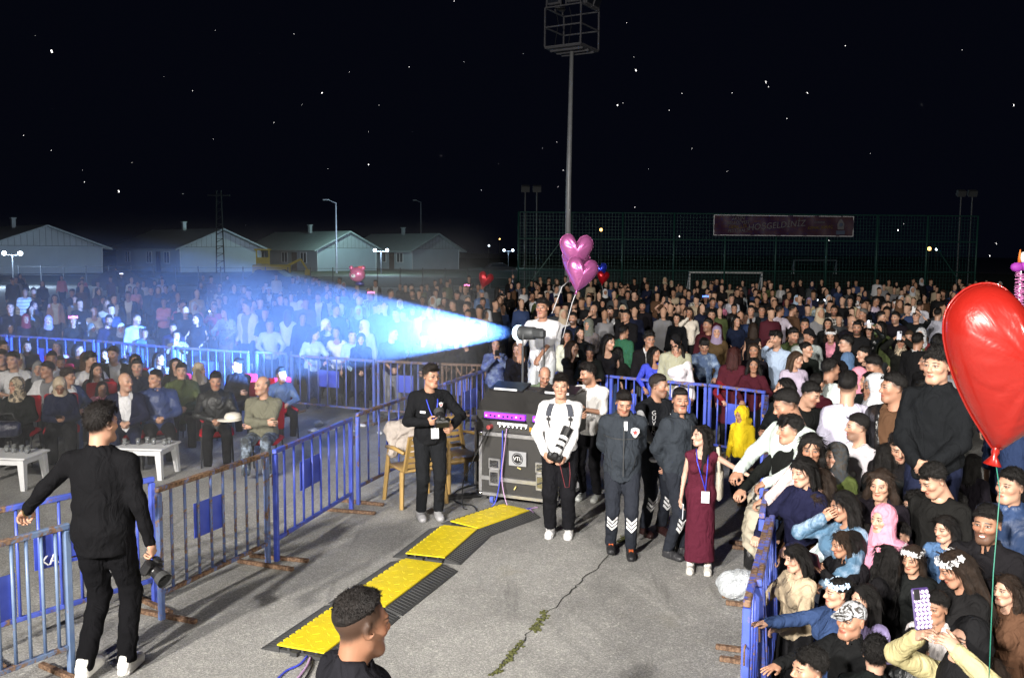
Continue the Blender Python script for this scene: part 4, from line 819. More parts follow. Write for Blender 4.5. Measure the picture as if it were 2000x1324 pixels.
    nm = dict(tee='t_shirt', shirt='shirt', sweat='sweater', hoodie='hooded_top', jacket='jacket', coat='coat', open='jacket', vest='vest', tank='sleeveless_top', blouse='blouse', dress='dress', abaya='long_coat', longdress='dress')[top]
    to = put(nm, J['top'], topcol, M[topmat])
    if inner: put('undershirt', J['inner'], inner)
    bo = put(('skirt' if bot == 'skirt' else 'trousers'), J['bot'], botcol, M[botmat]) if 'bot' in J else None
    if shoes:
        for i in (0, 1): put('shoe', J['shoe%d' % i], shoes, M['satin'])
    if glasses:
        gm = MB()
        for s in (-1, 1):
            a = [H3 for H3 in J['H2'](np.array([(s*.032+.021*math.cos(t), -.104+.006*abs(math.cos(t)), .002+.016*math.sin(t)) for t in np.linspace(0, 2*PI, 15)[:-1]]))]; gm.tube(a, .0016, 5, closed=True)
            gm.tube(J['H2'](np.array([(s*.053, -.1, .006), (s*.078, -.03, .006), (s*.079, .01, .002)])), .0015, 5)
        gm.tube(J['H2'](np.array([(-.011, -.108, .004), (0, -.11, .006), (.011, -.108, .004)])), .0016, 5); gm.build('glasses', M['dark_steel'], root)
    root['k'] = k; del root['k']
    return root, J, dict(top=to, bot=bo, body=b_, k=k)
def world_pt(root, p):
    k = root.scale[0]; a = root.rotation_euler.z; p = np.asarray(p)*k
    return Vector((root.location.x+p[0]*math.cos(a)-p[1]*math.sin(a), root.location.y+p[0]*math.sin(a)+p[1]*math.cos(a), root.location.z+p[2]))
def local_frame(o, y, z_up=None):
    """4x4 matrix from origin, Y axis (-Y is the front) and up"""
    y = Vector(y).normalized(); u = Vector(z_up or (0, 0, 1)); x = y.cross(u).normalized(); z = x.cross(y); m = Matrix((x, y, z)).transposed().to_4x4(); m.translation = Vector(o); return m
def front_y(me, x, z, rad=.03, back=False):
    n = len(me.vertices); a = np.empty(n*3, np.float32); me.vertices.foreach_get('co', a); a = a.reshape(-1, 3); s = (np.abs(a[:, 0]-x) < rad) & (np.abs(a[:, 2]-z) < rad)
    return (float(a[s, 1].max()) if back else float(a[s, 1].min())) if s.any() else -.15
# ============================================================ EQUIPMENT AND FURNITURE
# cable ramps
def ramp(a, b, label):
    A, B = at_h(*a), at_h(*b); d = B-A; L = d.length; r = empty('cable_ramp', (A.x, A.y, .002), math.atan2(d.y, d.x), label, 'cable ramp', 'yellow and black cable ramps along the aisle')
    h = .05; w = .195; o = .16
    for s in (-1, 1):
        m = MB(); m.add([(0, s*w, 0), (L, s*w, 0), (L, s*(w+o), .006), (0, s*(w+o), .006), (0, s*w, h), (L, s*w, h), (0, s*(w+o), 0), (L, s*(w+o), 0)], [[4, 5, 2, 3], [0, 4, 3, 6], [1, 7, 2, 5], [6, 3, 2, 7], [0, 6, 7, 1], [0, 1, 5, 4]])
        for i in range(22): x = L*(i+.5)/22; m.box((x, s*(w+o*.5), h*.55), (.012, o*.8, .012), Matrix.Rotation(-s*math.atan2(h, o), 3, 'X'))
        m.build('side_ramp', M['rubber'], r)
    b_ = MB().box((L/2, 0, .012), (L-.01, 2*w-.004, .02))
    for y in (-.12, 0, .12): b_.box((L/2, y, .035), (L-.02, .02, .03))
    for s in (-1, 1):
        for y in (-.15, .05): b_.box((L/2+s*(L/2+.012), y, .02), (.045, .06, .03))
    b_.build('channel_base', M['rubber'], r)
    n = 11; m = MB().box((L/2, 0, h+.006), (L-.004, 2*w-.004, .012))
    for i in range(n): m.box((L*(i+.33)/n, w+.008, h+.0055), (L/n*.58, .022, .011))
    for i in range(8):
        for j in range(4): m.box((L*(i+.5)/8+random.uniform(-.02, .02), -w*.7+j*w*.45, h+.0125), (.05, .012, .003), Matrix.Rotation(R(45 if (i+j) % 2 else -45), 3, 'Z'))
    m.build('yellow_lid', M['yellow'], r); return r
ramp((589, 1282), (707, 1195), 'nearest yellow and black cable ramp beside the guard in the foreground')
ramp((712, 1191), (828, 1107), 'second yellow cable ramp, just beyond the foreground guard')
ramp((832, 1096), (900, 1039), 'third yellow cable ramp, midway along the aisle'); ramp((908, 1035), (1008, 1000), 'farthest yellow cable ramp ending under the equipment case')
def cable(pts, col, label, r=.008, g='cables on the ground around the case'):
    P = [p if isinstance(p, Vector) else Vector((*at_h(*p).xy, .012)) for p in pts]; out = []
    for i in range(len(P)-1):
        p0, p1, p2, p3 = P[max(i-1, 0)], P[i], P[i+1], P[min(i+2, len(P)-1)]
        for t in np.linspace(0, 1, 7)[:-1]: out.append(.5*((2*p1)+(p2-p0)*t+(2*p0-5*p1+4*p2-p3)*t*t+(3*p1-p0-3*p2+p3)*t**3))
    return tag(MB().tube(out+[P[-1]], r, 6).build('cable', M['cable'], None, True, col), label, 'cable', g)
bl, bk, pk = (.05, .07, .55), (.012, .012, .012), (.5, .32, .55)
cable([(600, 1283), (585, 1300), (560, 1312), (540, 1330)], bl, 'blue cable leaving the nearest ramp towards the camera'); cable([(606, 1286), (598, 1305), (575, 1335)], pk, 'thin mauve cable beside the blue one at the nearest ramp'); cable([(612, 1290), (606, 1310), (590, 1340)], bk, 'black cable at the near end of the nearest ramp')
cable([(898, 1038), (905, 1020), (930, 1008), (925, 990), (900, 985), (885, 975), (895, 958), (930, 948)], bk, 'long black cable curling beside the tan chair')
cable([(905, 1040), (925, 1022), (950, 1012), (965, 1018), (990, 1002)], bk, 'thin black cable lying over the farthest yellow ramp')
cable([(930, 1005), (945, 998), (985, 994), (1010, 998), (1045, 993)], bl, 'blue cable loop on the ground under the case'); cable([(1030, 1012), (1042, 1004), (1036, 996), (1050, 992)], pk, 'mauve cable loop by the case wheel')
q = at_h(905, 973); r = empty('power_strip', (q.x, q.y, 0), R(20), 'black power strip lying between the tan chair and the case', 'power strip'); MB().box((0, 0, .03), (.42, .1, .05), bev=.01).build('housing', M['black'], r)
for i in range(4): MB().lathe([(.03, 0), (.03, .006), (.02, .006)], (-.14+i*.09, 0, .055), 10).build('socket', M['rubber'], r)
# flight case
cA, cB = at_h(938, 984), at_h(1064, 1001); d = cB-cA; CW = .98; ca = math.atan2(d.y, d.x)
fc = empty('flight_case', (cA.x, cA.y, 0), ca, 'big black flight case with silver edges on blue castors', 'flight case'); HB, HT2, DP = .14, .86, .7
MB().box((CW/2, DP/2, (HB+HT2)/2), (CW-.03, DP-.03, HT2-HB-.02)).build('body', M['case'], fc)
for z in (HB, .33, HT2, ): MB().box((CW/2, .004, z), (CW, .03, .045 if z > .2 else .035)).box((.004, DP/2, z), (.03, DP, .045)).box((CW-.004, DP/2, z), (.03, DP, .045)).build('edge_rail', M['alu'], fc)
for x in (.006, CW-.006):
    for y in (.006, DP): MB().box((x, y, (HB+HT2)/2), (.038, .038, HT2-HB)).build('edge_post', M['alu'], fc)
    for z in (HB, HT2): MB().ball((x, 0, z), .035, 8, 6).build('corner_cap', M['chrome'], fc, True)
def latch(x, z, w=.16, h=.13, nm='latch'):
    m = MB().box((0, 0, 0), (w, .02, h), bev=.012); l = m.build(nm, M['alu'], fc, loc=(x, -.012, z)); MB().box((0, -.013, 0), (w*.72, .01, h*.66), bev=.008).build('latch_dish', M['chrome'], l)
    MB().tube([(-w*.3, -.02, -.02), (0, -.028, 0), (w*.3, -.02, .01)], .008, 6).build('latch_bar', M['dark_steel'], l)
latch(.19, .51); latch(.19, .345, .14, .2); latch(.79, .52); latch(.79, .35, .14, .2)
for x in (.12, CW-.12):
    for y in (.1, DP-.1):
        c = MB().box((0, 0, .115), (.1, .12, .02)).box((-.03, 0, .08), (.008, .06, .07)).box((.03, 0, .08), (.008, .06, .07)).build('castor', M['alu'], fc, loc=(x, y, 0)); MB().tube([(-.02, 0, .05), (.02, 0, .05)], .05, 16).build('wheel', M['color'], c, color=(.08, .12, .5))
pl = MB().box((0, 0, 0), (.22, .004, .17)).build('logo_plate', simple('brushed_plate', (.36, .37, .39), .5, .2), fc, loc=(.49, -.016, .60))
rg = MB(); a0 = [(.066*math.cos(t), -.004, .066*math.sin(t)) for t in np.linspace(0, 2*PI, 25)[:-1]]; rg.tube(a0, .005, 5, closed=True); rg.build('logo_ring', M['black'], pl)
MB().lathe([(.054, 0), (.054, .002)], (0, -.003, 0), 24, Matrix.Rotation(PI/2, 3, 'X')).build('logo_disc', M['black'], pl); text('lettering', 'VTL', .062, M['white'], pl, Matrix.Translation((0, -.007, 0)) @ UP, .002)
for x, z, a in ((.51, .49, 20), (.46, .25, -60)): MB().box((0, 0, 0), (.05, .002, .014), Matrix.Rotation(R(a), 3, 'Y')).build('tape_scrap', simple('old_tape', (.6, .5, .2), .6) if 'old_tape' not in bpy.data.materials else bpy.data.materials['old_tape'], fc, loc=(x, -.016, z))
# rack on the case
rk = empty('amplifier_rack', world_pt(fc, (-.06, .0, HT2+.03)), ca, 'black sloping equipment rack with purple lit slots standing on the flight case', 'rack')
RW = 1.15; Mx = Matrix(((0, 0, 1), (1, 0, 0), (0, 1, 0)))
MB().prism([(0, 0), (.66, 0), (.66, .46), (.34, .46), (.02, .24)], 0, RW, Mx).build('housing', M['case'], rk)
for x0, w in ((.12, .52), (.74, .34)):
    sl = MB().box((x0+w/2, .0, .195), (w, .05, .062)).build('rack_slot', M['purple_glow'], rk)
    for i in range(int(w/.055)): MB().box((x0+.03+i*.055, -.03, .19+.008*(i % 2)), (.018, .014, .02)).build('led_module', M['pink_led'] if i in (0, 3, 7) else M['black'], sl)
    MB().box((x0+w/2, -.04, .155), (w+.03, .03, .012)).build('slot_lip', M['black'], sl)
for i in range(7):
    MB().box((.31+i*.055, -.006, .105), (.05, .008, .03)).build('channel_label', M['white'], rk)
    MB().lathe([(.018, 0), (.016, .012), (.01, .014)], (.31+i*.055, -.002, .065), 10, Matrix.Rotation(PI/2, 3, 'X')).build('socket', M['chrome'], rk)
MB().box((.71, -.006, .065), (.035, .01, .05)).build('amber_switch', simple('amber_plastic', (.5, .25, .02), .4), rk); MB().tube([(.2, -.08, .06), (.2, .01, .06)], .026, 10).build('red_plug', M['color'], rk, color=(.35, .06, .06))
for x in (.0, .66):
    lid = MB().box((x+.25, .42, .475), (.44, .26, .03), Matrix.Rotation(R(14), 3, 'X')).build('console_lid', M['black'], rk); MB().box((x+.25, .285, .462), (.3, .012, .022)).build('display_strip', M['paper'], lid)
W2 = lambda x, y, z: world_pt(fc, (x, y, z))
cable([W2(.3, -.03, .92), W2(.31, -.05, .7), W2(.29, -.05, .4), W2(.24, -.06, .1), W2(.2, -.1, .02)], bl, 'blue cable hanging down the front of the flight case', .007); cable([W2(.36, -.04, .95), W2(.34, -.06, .7), W2(.31, -.06, .35), W2(.4, -.1, .06), W2(.55, -.2, .015)], pk, 'mauve cable hanging down the front of the flight case', .006)
cable([W2(.14, -.08, .92), W2(.08, -.1, .8), W2(-.06, -.12, .5), W2(-.17, -.12, .25), W2(-.1, -.25, .02), W2(-.02, -.3, .012)], bk, 'black cable drooping from the red plug past the tan chair', .008)
bx = empty('road_case', world_pt(fc, (-.34, .55, 0)), ca, 'plain black road case half hidden behind the flight case', 'flight case'); MB().box((.3, .25, .45), (.6, .5, .88), bev=.01).build('body', M['case'], bx); MB().box((.3, -.004, .1), (.62, .02, .03)).box((.3, -.004, .86), (.62, .02, .03)).box((0, -.004, .48), (.03, .02, .78)).build('edge_rail', M['alu'], bx); MB().box((.1, -.02, .93), (.3, .05, .06), bev=.01).build('handle', M['alu'], bx)
# follow spot on its tripod
fs = empty('follow_spot', (BEAM_AT.x, BEAM_AT.y, 0), 0, 'glowing follow spot lamp on a black tripod held by the man in white', 'spotlight')
ax = (BEAM_TO-BEAM_AT).normalized(); yy = Vector((0, 0, 1)).cross(ax).normalized(); MA = Matrix((yy, ax.cross(yy)*-1, ax)).transposed(); zc = BEAM_AT.z
MB().lathe([(.06, -.2), (.082, -.18), (.086, -.04), (.088, .0), (.096, .01), (.096, .06)], (0, 0, zc), 20, MA, cap=False).lathe([(.01, -.205), (.06, -.2)], (0, 0, zc), 20, MA, cap=False).build('lamp_body', M['dark_steel'], fs, True)
MB().lathe([(.097, .0), (.1, .012), (.1, .062), (.092, .075)], Vector((0, 0, zc))+ax*.03, 20, MA, cap=False).build('added_glow_ring', M['added_ring_glow'], fs, True)  # emissive ring added round the hood so the lamp front looks lit
MB().lathe([(.058, 0), (.058, .008)], Vector((0, 0, zc))-ax*.185, 20, MA).build('reflector', M['beam_lens'], fs)
MB().box((0, 0, 0), (.18, .12, .13), bev=.03).build('lamp_housing', M['dark_steel'], fs, loc=Vector((0, 0, zc))-ax*.26, rot=(0, 0, math.atan2(ax.y, ax.x)))
MB().bar((0, -.105, zc), (0, -.105, zc-.17), .014).bar((0, .105, zc), (0, .105, zc-.17), .014).bar((0, -.105, zc-.17), (0, .105, zc-.17), .014).build('yoke', M['dark_steel'], fs)
MB().tube([(0, 0, zc-.17), (0, 0, .7)], .016, 10).tube([(0, 0, 1.2), (0, 0, .55)], .023, 10).build('stand_pole', M['dark_steel'], fs)
for a in (30, 150, 270): MB().bar((0, 0, .8), (0+.5*math.cos(R(a)), .5*math.sin(R(a)), .02), .025).build('leg', M['dark_steel'], fs)
MB().tube([Vector((0, 0, zc-.05))-ax*.34, (.28, .05, 1.4), (.2, .1, .5), (.3, .1, .02)], .008, 6).build('power_cable', M['rubber'], fs)
pf = empty('standing_box', (.44, 12.5, 0), 0, 'dark wooden box the follow spot operator stands on', 'platform'); MB().box((0, 0, .27), (.8, .7, .54), bev=.01).build('body', M['case'], pf); MB().box((0, -.36, .5), (.8, .02, .04)).build('edge_rail', M['alu'], pf)
# low white tables with tea glasses
def low_table(x, y, rz, label):
    r = empty('low_table', (x, y, 0), rz, label, 'table', 'low white tables before the front row'); MB().box((0, 0, .40), (.78, .56, .028), bev=.008).build('tabletop', M['white_plastic'], r); MB().box((0, -.225, .35), (.66, .02, .07)).box((0, .225, .35), (.66, .02, .07)).box((-.325, 0, .35), (.02, .44, .07)).box((.325, 0, .35), (.02, .44, .07)).build('apron', M['white_plastic'], r)
    for sx in (-1, 1):
        for sy in (-1, 1):
            m = MB(); v = []
            for w, z, o in ((.085, .39, 0), (.055, 0, .03)): cx, cy = sx*(.315+o), sy*(.21+o); v += [(cx-w/2, cy-w/2, z), (cx+w/2, cy-w/2, z), (cx+w/2, cy+w/2, z), (cx-w/2, cy+w/2, z)]
            m.add(v, [[0, 1, 2, 3], [7, 6, 5, 4], [0, 4, 5, 1], [1, 5, 6, 2], [2, 6, 7, 3], [3, 7, 4, 0]]); m.build('leg', M['white_plastic'], r)
    return r
q = at_h(322, 936); t2 = low_table(q.x-.36, q.y+.24, R(-6), 'low white plastic table with glasses, right of the man in black'); q = at_h(52, 957); t1 = low_table(q.x-.34, q.y+.24, R(-5), 'low white plastic table with a cluster of glasses at the left edge')
gl0 = None
for t, spots, lab in ((t2, ((-.22, -.08), (-.15, .02), (-.05, -.05), (.02, .06), (.14, .0), (.33, .05), (.3, -.02)), 'empty tea glass on the low white table by the man in black'), (t1, ((-.05, .05), (0, .12), (.06, .02), (.12, .09), (.22, .08), (.25, .0)), 'empty tea glass on the low white table at the left edge')):
    for i, (x, y) in enumerate(spots):
        p = world_pt(t, (x, y, .414)); g_ = tag(MB().lathe([(.022, 0), (.028, .01), (.027, .04), (.031, .085), (.029, .085), (.025, .04), (.025, .012), (.001, .01)], n=12, cap=False).build('tea_glass', M['clear'], None, True, loc=p), '%s tea glass on the low white table %s' % (('leftmost', 'second from left', 'third from left', 'middle', 'fourth from right', 'rearmost right', 'frontmost right')[i] if t is t2 else ('leftmost', 'rear left', 'front middle', 'rear middle', 'rear right', 'rightmost')[i], lab.split('table ')[1]), 'glass', 'tea glasses on the '+('left' if t is t1 else 'right')+' table')
# red upholstered chairs
def red_chair(p, yaw, label):
    r = empty('red_chair', p, yaw, label, 'chair', 'red chairs of the seated guests'); c = (.42, .012, .025)
    MB().box((0, 0, .45), (.46, .44, .07), bev=.028).build('seat', M['upholstery'], r, True, c); MB().box((0, .25, .74), (.44, .06, .38), Matrix.Rotation(R(-9), 3, 'X'), .028).build('backrest', M['upholstery'], r, True, c)
    for sx in (-1, 1):
        MB().tube([(sx*.2, -.18, .43), (sx*.21, -.22, 0)], .012, 8).build('leg', M['black'], r); MB().tube([(sx*.2, .17, .43), (sx*.21, .26, 0)], .012, 8).build('leg', M['black'], r); MB().tube([(sx*.2, .2, .42), (sx*.19, .27, .6)], .012, 8).build('back_support', M['black'], r)
    return r
# tan plastic armchairs
def tan_chair(p, yaw, label):
    r = empty('plastic_armchair', p, yaw, label, 'chair', 'tan plastic armchairs in the aisle')
    MB().box((0, 0, .43), (.5, .48, .035), bev=.016).box((0, -.23, .405), (.48, .025, .05)).build('seat', M['tan_plastic'], r, True)
    Mr = Matrix.Rotation(R(-12), 3, 'X'); fr = MB()
    for s in (-1, 1): fr.bar((s*.23, .22, .42), (s*.21, .34, .86), .045, .03)
    fr.bar((-.22, .335, .85), (.22, .335, .85), .05, .03); fr.build('back_frame', M['tan_plastic'], r)
    for i in range(5): MB().box((0, .25+.019*i, .5+.072*i), (.4, .018, .048), Mr).build('back_slat', M['tan_plastic'], r)
    for s in (-1, 1):
        MB().tube([(s*.26, .27, .66), (s*.28, .0, .68), (s*.28, -.2, .66)], [.02, .026, .024], 8).build('armrest', M['tan_plastic'], r, True)
        for y, o in ((-.2, -.06), (.2, .07)):
            v = []
            for z, w, k in ((.66 if y < 0 else .43, .03, 0), (.43, .055, .3), (0, .045, 1)): v.append((s*(.25+.04*k), y+o*k, z, w))
            MB().tube([a[:3] for a in v], [a[3]*.55 for a in v], 6).build('leg', M['tan_plastic'], r)
    return r
q = at_h(893, 958); tan_chair((q.x, q.y+.12, 0), R(35), 'tan plastic armchair turned right beside the flight case'); q = at_h(800, 985); tan_chair((q.x+.05, q.y+.15, 0), R(-150), 'tan plastic armchair draped with a jacket behind the photographer')
# ------------------------------------------------------------ balloons
def heart_pts(n=56):
    k = np.array([(0, .26), (.10, .41), (.25, .49), (.41, .44), (.51, .29), (.50, .11), (.395, -.12), (.25, -.33), (.105, -.49), (0, -.58)]); k = np.concatenate([k, (k[1:-1]*(-1, 1))[::-1]]); m = len(k); out = []
    for i in range(n):
        u = i/n*m; q = int(u); t = u-q; p0, p1, p2, p3 = (k[(q+e) % m] for e in (-1, 0, 1, 2)); out.append(.5*(2*p1+(p2-p0)*t+(2*p0-5*p1+4*p2-p3)*t*t+(3*p1-p0-3*p2+p3)*t**3))
    return np.array(out)
def heart_balloon(p, size, yaw, col, label, group=None, tilt=0., string=None, mat='foil', strcol=(.7, .7, .75), fat=.34, thick=.003):
    r = empty('heart_balloon', p, yaw, label, 'balloon', group); r.rotation_euler.y = tilt; o = heart_pts(); n = len(o); v = []; f = []; rings = [1, .985, .95, .88, .78, .64, .48, .3, .12]
    for side in (-1, 1):
        for j, q in enumerate(rings):
            if side == 1 and j == 0: continue
            for i in range(n):
                a = i/n*2*PI; wr = 1-.075*(1-abs(2*q-1))*(.5+.5*math.sin(a*17+2*math.sin(a*3))) if q > .45 else 1; dent = 1.-.35*math.exp(-((o[i][0])**2/.006))*(o[i][1] > .1)*(q**2)
                y = side*fat*math.sqrt(max(0, 1-q**2.2))*wr*dent*(.72+.28*(o[i][1]*q+.4)); v.append((o[i][0]*q*size, y*size, o[i][1]*q*size))
    m = len(rings)
    for j in range(m-1):
        for i in range(n): f.append([j*n+i, j*n+(i+1) % n, (j+1)*n+(i+1) % n, (j+1)*n+i])
    f.append([(m-1)*n+i for i in range(n)]); b = m*n
    for j in range(m-1):
        A = 0 if j == 0 else b+(j-1)*n; B = b+j*n
        for i in range(n): f.append([A+(i+1) % n, A+i, B+i, B+(i+1) % n])
    f.append([b+(m-2)*n+i for i in range(n)][::-1]); obj('foil_skin', mesh_data('foil_skin', v, f, [M[mat]], True), r, col)
    MB().tube([(x*size*1.012, 0, z*size*1.012) for x, z in o], size*.008, 5, closed=True).build('seam', M[mat], r, True, col); zb = o[:, 1].min()*size
    MB().lathe([(.02*size, .02*size), (.028*size, -.02*size), (.02*size, -.05*size), (.06*size, -.11*size)], (0, 0, zb), 10, cap=False).build('neck', M[mat], r, True, col)
    if string:
        pts = [Vector((0, 0, zb-.04*size))]+[r.matrix_basis.inverted() @ Vector(s_) if False else Euler((0, tilt, yaw)).to_matrix().transposed() @ (Vector(s_)-Vector(p)) for s_ in string]; MB().tube(pts, thick, 5).build('string', M['cable'], r, True, strcol)
    return r
pkc = (.50, .13, .36); g = 'pink heart balloons by the light pole'; Y = 12.6
heart_balloon(at_d(1125, 490, Y), .44, R(8), pkc, 'upper pink foil heart balloon on a white ribbon in front of the pole', g, R(4), fat=.30); heart_balloon(at_d(1122, 513, Y+.25), .40, R(-25), pkc, 'pink foil heart balloon half hidden behind the upper one', g, R(14), [at_d(1098, 560, Y+.1), at_d(1078, 612, Y)], strcol=(.6, .6, .62), thick=.006)
heart_balloon(at_d(1135, 534, Y-.2), .42, R(12), pkc, 'lower pink foil heart balloon nearest the camera', g, R(14), [at_d(1118, 590, Y-.2), at_d(1099, 660, Y-.2)], strcol=(.6, .6, .62), thick=.006, fat=.32)
heart_balloon(at_d(1986, 712, 3.1), .51, R(-6), (.27, .011, .007), 'huge red heart balloon nearest the camera at the right edge', None, R(10), [at_d(1953, 960, 3.05), at_d(1940, 1120, 3.0), at_d(1931, 1340, 2.95)], 'rubber_balloon', (.02, .16, .11), .34, .002)
heart_balloon(at_d(948, 546, 27), .42, R(10), (.5, .01, .02), 'red foil heart balloon over the crowd left of the pole', None, R(20), [at_d(945, 575, 27)]); heart_balloon(at_d(1173, 527, 31), .42, R(-5), (.02, .04, .5), 'small blue foil heart balloon far back right of the pole', None, R(-10)); heart_balloon(at_d(1178, 542, 30.6), .40, R(15), (.5, .01, .02), 'small red foil heart balloon below the blue one far back', None, R(8), [at_d(1178, 575, 30.6)])
bb = empty('bear_balloon', at_d(698, 536, 22), R(-14), 'pink bear shaped foil balloon floating over the crowd', 'balloon'); pc = (.62, .16, .32)
MB().ball((0, 0, 0), (.2, .13, .18), 20, 14).build('foil_skin', M['rubber_balloon'], bb, True, pc)
for s in (-1, 1): MB().ball((s*.15, 0, .15), (.06, .05, .06), 12, 8).build('ear', M['rubber_balloon'], bb, True, pc); MB().ball((s*.075-.05, -.125, .04), .014, 8, 6).build('eye', M['black'], bb)
mz = MB().ball((-.05, -.12, -.035), (.06, .03, .048), 14, 8).build('muzzle', M['paper'], bb, True); MB().ball((-.05, -.15, -.018), (.02, .012, .014), 8, 6).build('nose', M['black'], mz); MB().box((.1, -.03, .17), (.12, .03, .05)).build('bow', M['color'], bb, color=(.6, .1, .1)); MB().ball((.06, 0, -.22), (.12, .08, .06), 12, 8).build('foot', M['foil'], bb, True, (.05, .06, .3)); MB().tube([(0, 0, -.2), (-.03, 0, -.9)], .004, 5).build('string', M['cable'], bb, color=(.4, .4, .4))
fp = at_d(1992, 560, 9.5); r = empty('fluffy_wand', fp, 0, 'pink fluffy stick with purple bow at the right edge above the red balloon', 'toy'); m = MB()
for i in range(240): a, z = random.uniform(0, 2*PI), random.uniform(-.55, .16); m.tube([(0, 0, z), (.05*math.cos(a), .05*math.sin(a), z+random.uniform(-.02, .02))], [.008, .002], 4, cap=False)
m.build('fluff', M['petal'], r, color=(.5, .16, .38)); MB().ball((-.04, 0, .2), (.07, .04, .05), 10, 7).ball((.05, 0, .21), (.07, .04, .05), 10, 7).build('bow', M['petal'], r, True, (.25, .02, .28)); MB().ball((.03, .0, .3), (.06, .05, .06), 10, 8).build('white_pompon', M['petal'], r, True, (.6, .6, .6)); MB().tube([(-.02, 0, .25), (-.03, -.02, .38)], [.02, .006], 6).build('orange_tip', M['petal'], r, True, (.6, .15, .02)); MB().tube([(0, 0, .2), (0, 0, -1.6)], .01, 6).build('stick', M['white_plastic'], r)
# ============================================================ PEOPLE
def HZ(px): return 490+(px-1000)*math.tan(ROLL)
def hero(fx, fy, hx, hy, **kw):
    f = at_h(fx, fy, 0); z = at_d(hx, hy, f.y).z; return f, z*1.72/1.615
def card(parent, me, x, z, w, h, mat, name='badge_card', off=.006, tilt=0.):
    y = front_y(me, x, z)-off; m = MB().box((0, 0, 0), (w, .003, h)); return m.build(name, M[mat], parent, loc=(x, y, z), rot=(R(-8), R(tilt), 0))
def lanyard(root, J, me, col, zb, x0=0., size=(.085, .12)):
    nb = J['NB']; pts = []
    for s in (-1, 1):
        L = [(s*.066, nb[1]-.005, nb[2]+.02)]
        for t in (.15, .4, .7, 1.): xx = s*.07*(1-t)+x0*t; zz = nb[2]-.03-(nb[2]-.03-zb-size[1]*.55)*t; L.append((xx, front_y(me, xx, zz, .025)-.007, zz))
        pts.append(L)
    m = MB()
    for L in pts: m.tube(L, .0065, 6)
    m.build('lanyard', M['cable'], root, True, col); return card(root, me, x0, zb, size[0], size[1], 'paper', 'name_badge', .014)
def decal(root, me, pts, w, mat, name, off=.004, back=False):
    """a strip of tape lying on the cloth along pts (x, z)"""
    v = []; f = []; P = []
    for (a, b) in zip(pts[:-1], pts[1:]):
        for t in (0, .34, .67): P.append((a[0]+(b[0]-a[0])*t, a[1]+(b[1]-a[1])*t))
    P.append(pts[-1])
    for x, z in P:
        for s in (-.5, .5): v.append((x, front_y(me, x, z+s*w, .016)-off, z+s*w))
    n = len(v); v += [(x, y+.006, z) for x, y, z in v]
    for i in range(len(P)-1): a = 2*i; f += [[a, a+2, a+3, a+1], [n+a+1, n+a+3, n+a+2, n+a], [a, n+a, n+a+2, a+2], [a+1, a+3, n+a+3, n+a+1]]
    return obj(name, mesh_data(name, v, f, [M[mat]], False), root)
def dslr(p, y, label, up=(0, 0, 1), lens=.11, white=False, s=1.):
    r = empty('camera', (0, 0, 0), 0, label, 'camera'); r.matrix_world = local_frame(p, y, up); r.scale = (s, s, s)
    MB().box((0, 0, 0), (.135, .055, .09), bev=.014).box((-.055, -.02, -.005), (.035, .05, .085), bev=.012).box((0, -.005, .058), (.055, .06, .035), bev=.012).build('body', M['black'], r); MX = Matrix.Rotation(PI/2, 3, 'X')
    if white:
        MB().lathe([(.033, .03), (.036, .05), (.036, .09)], M=MX, n=16).build('lens_mount', M['white_plastic'], r); MB().lathe([(.037, .09), (.037, .12)], M=MX).build('zoom_ring', M['black'], r); MB().lathe([(.038, .12), (.04, .155)], M=MX).build('lens_barrel', M['white_plastic'], r); MB().lathe([(.039, .155), (.039, .18)], M=MX).build('focus_ring', M['black'], r); MB().lathe([(.042, .18), (.043, .21)], M=MX).build('lens_barrel', M['white_plastic'], r); MB().lathe([(.046, .21), (.05, .3), (.046, .3), (.042, .22)], M=MX).build('lens_hood', M['black'], r)
    else: MB().lathe([(.034, .025), (.036, .05), (.034, .055), (.037, .06), (.037, lens), (.034, lens), (.03, lens-.02)], M=MX, n=16).build('lens', M['black'], r); MB().lathe([(.044, lens), (.05, lens+.05), (.047, lens+.05), (.04, lens)], M=MX, n=16).build('lens_hood', M['rubber'], r)
    MB().lathe([(.012, 0), (.012, .012)], (.045, 0, .045), 10).build('mode_dial', M['dark_steel'], r); return r
def backpack_strap(root, J, me):
    for s in (-1, 1):
        m = MB(); L = []
        for z, x in ((1.43, .085), (1.4, .1), (1.36, .11), (1.31, .115)): L.append((s*x, front_y(me, s*x, z, .02)-.008, z))
        v = []; f = []
        for x, y, z in L:
            for d in (-.028, .028): v += [(x+d, y, z), (x+d, y+.014, z)]
        for i in range(len(L)-1): a = 4*i; f += [[a, a+4, a+6, a+2], [a+1, a+3, a+7, a+5], [a, a+1, a+5, a+4], [a+2, a+6, a+7, a+3]]
        f += [[0, 2, 3, 1], [4*len(L)-4, 4*len(L)-3, 4*len(L)-1, 4*len(L)-2]]; m.add(v, f); b = m.build('backpack_strap', M['plain'], root, False, (.06, .065, .08)); MB().tube([L[-1], (L[-1][0], L[-1][1]-.005, 1.25), (L[-1][0]-s*.01, L[-1][1], 1.19)], .006, 5).box((L[-1][0], L[-1][1]-.006, 1.28), (.04, .012, .03)).build('strap_buckle', M['black'], b)
GUARD = (.030, .036, .045); GP = (.020, .023, .031)
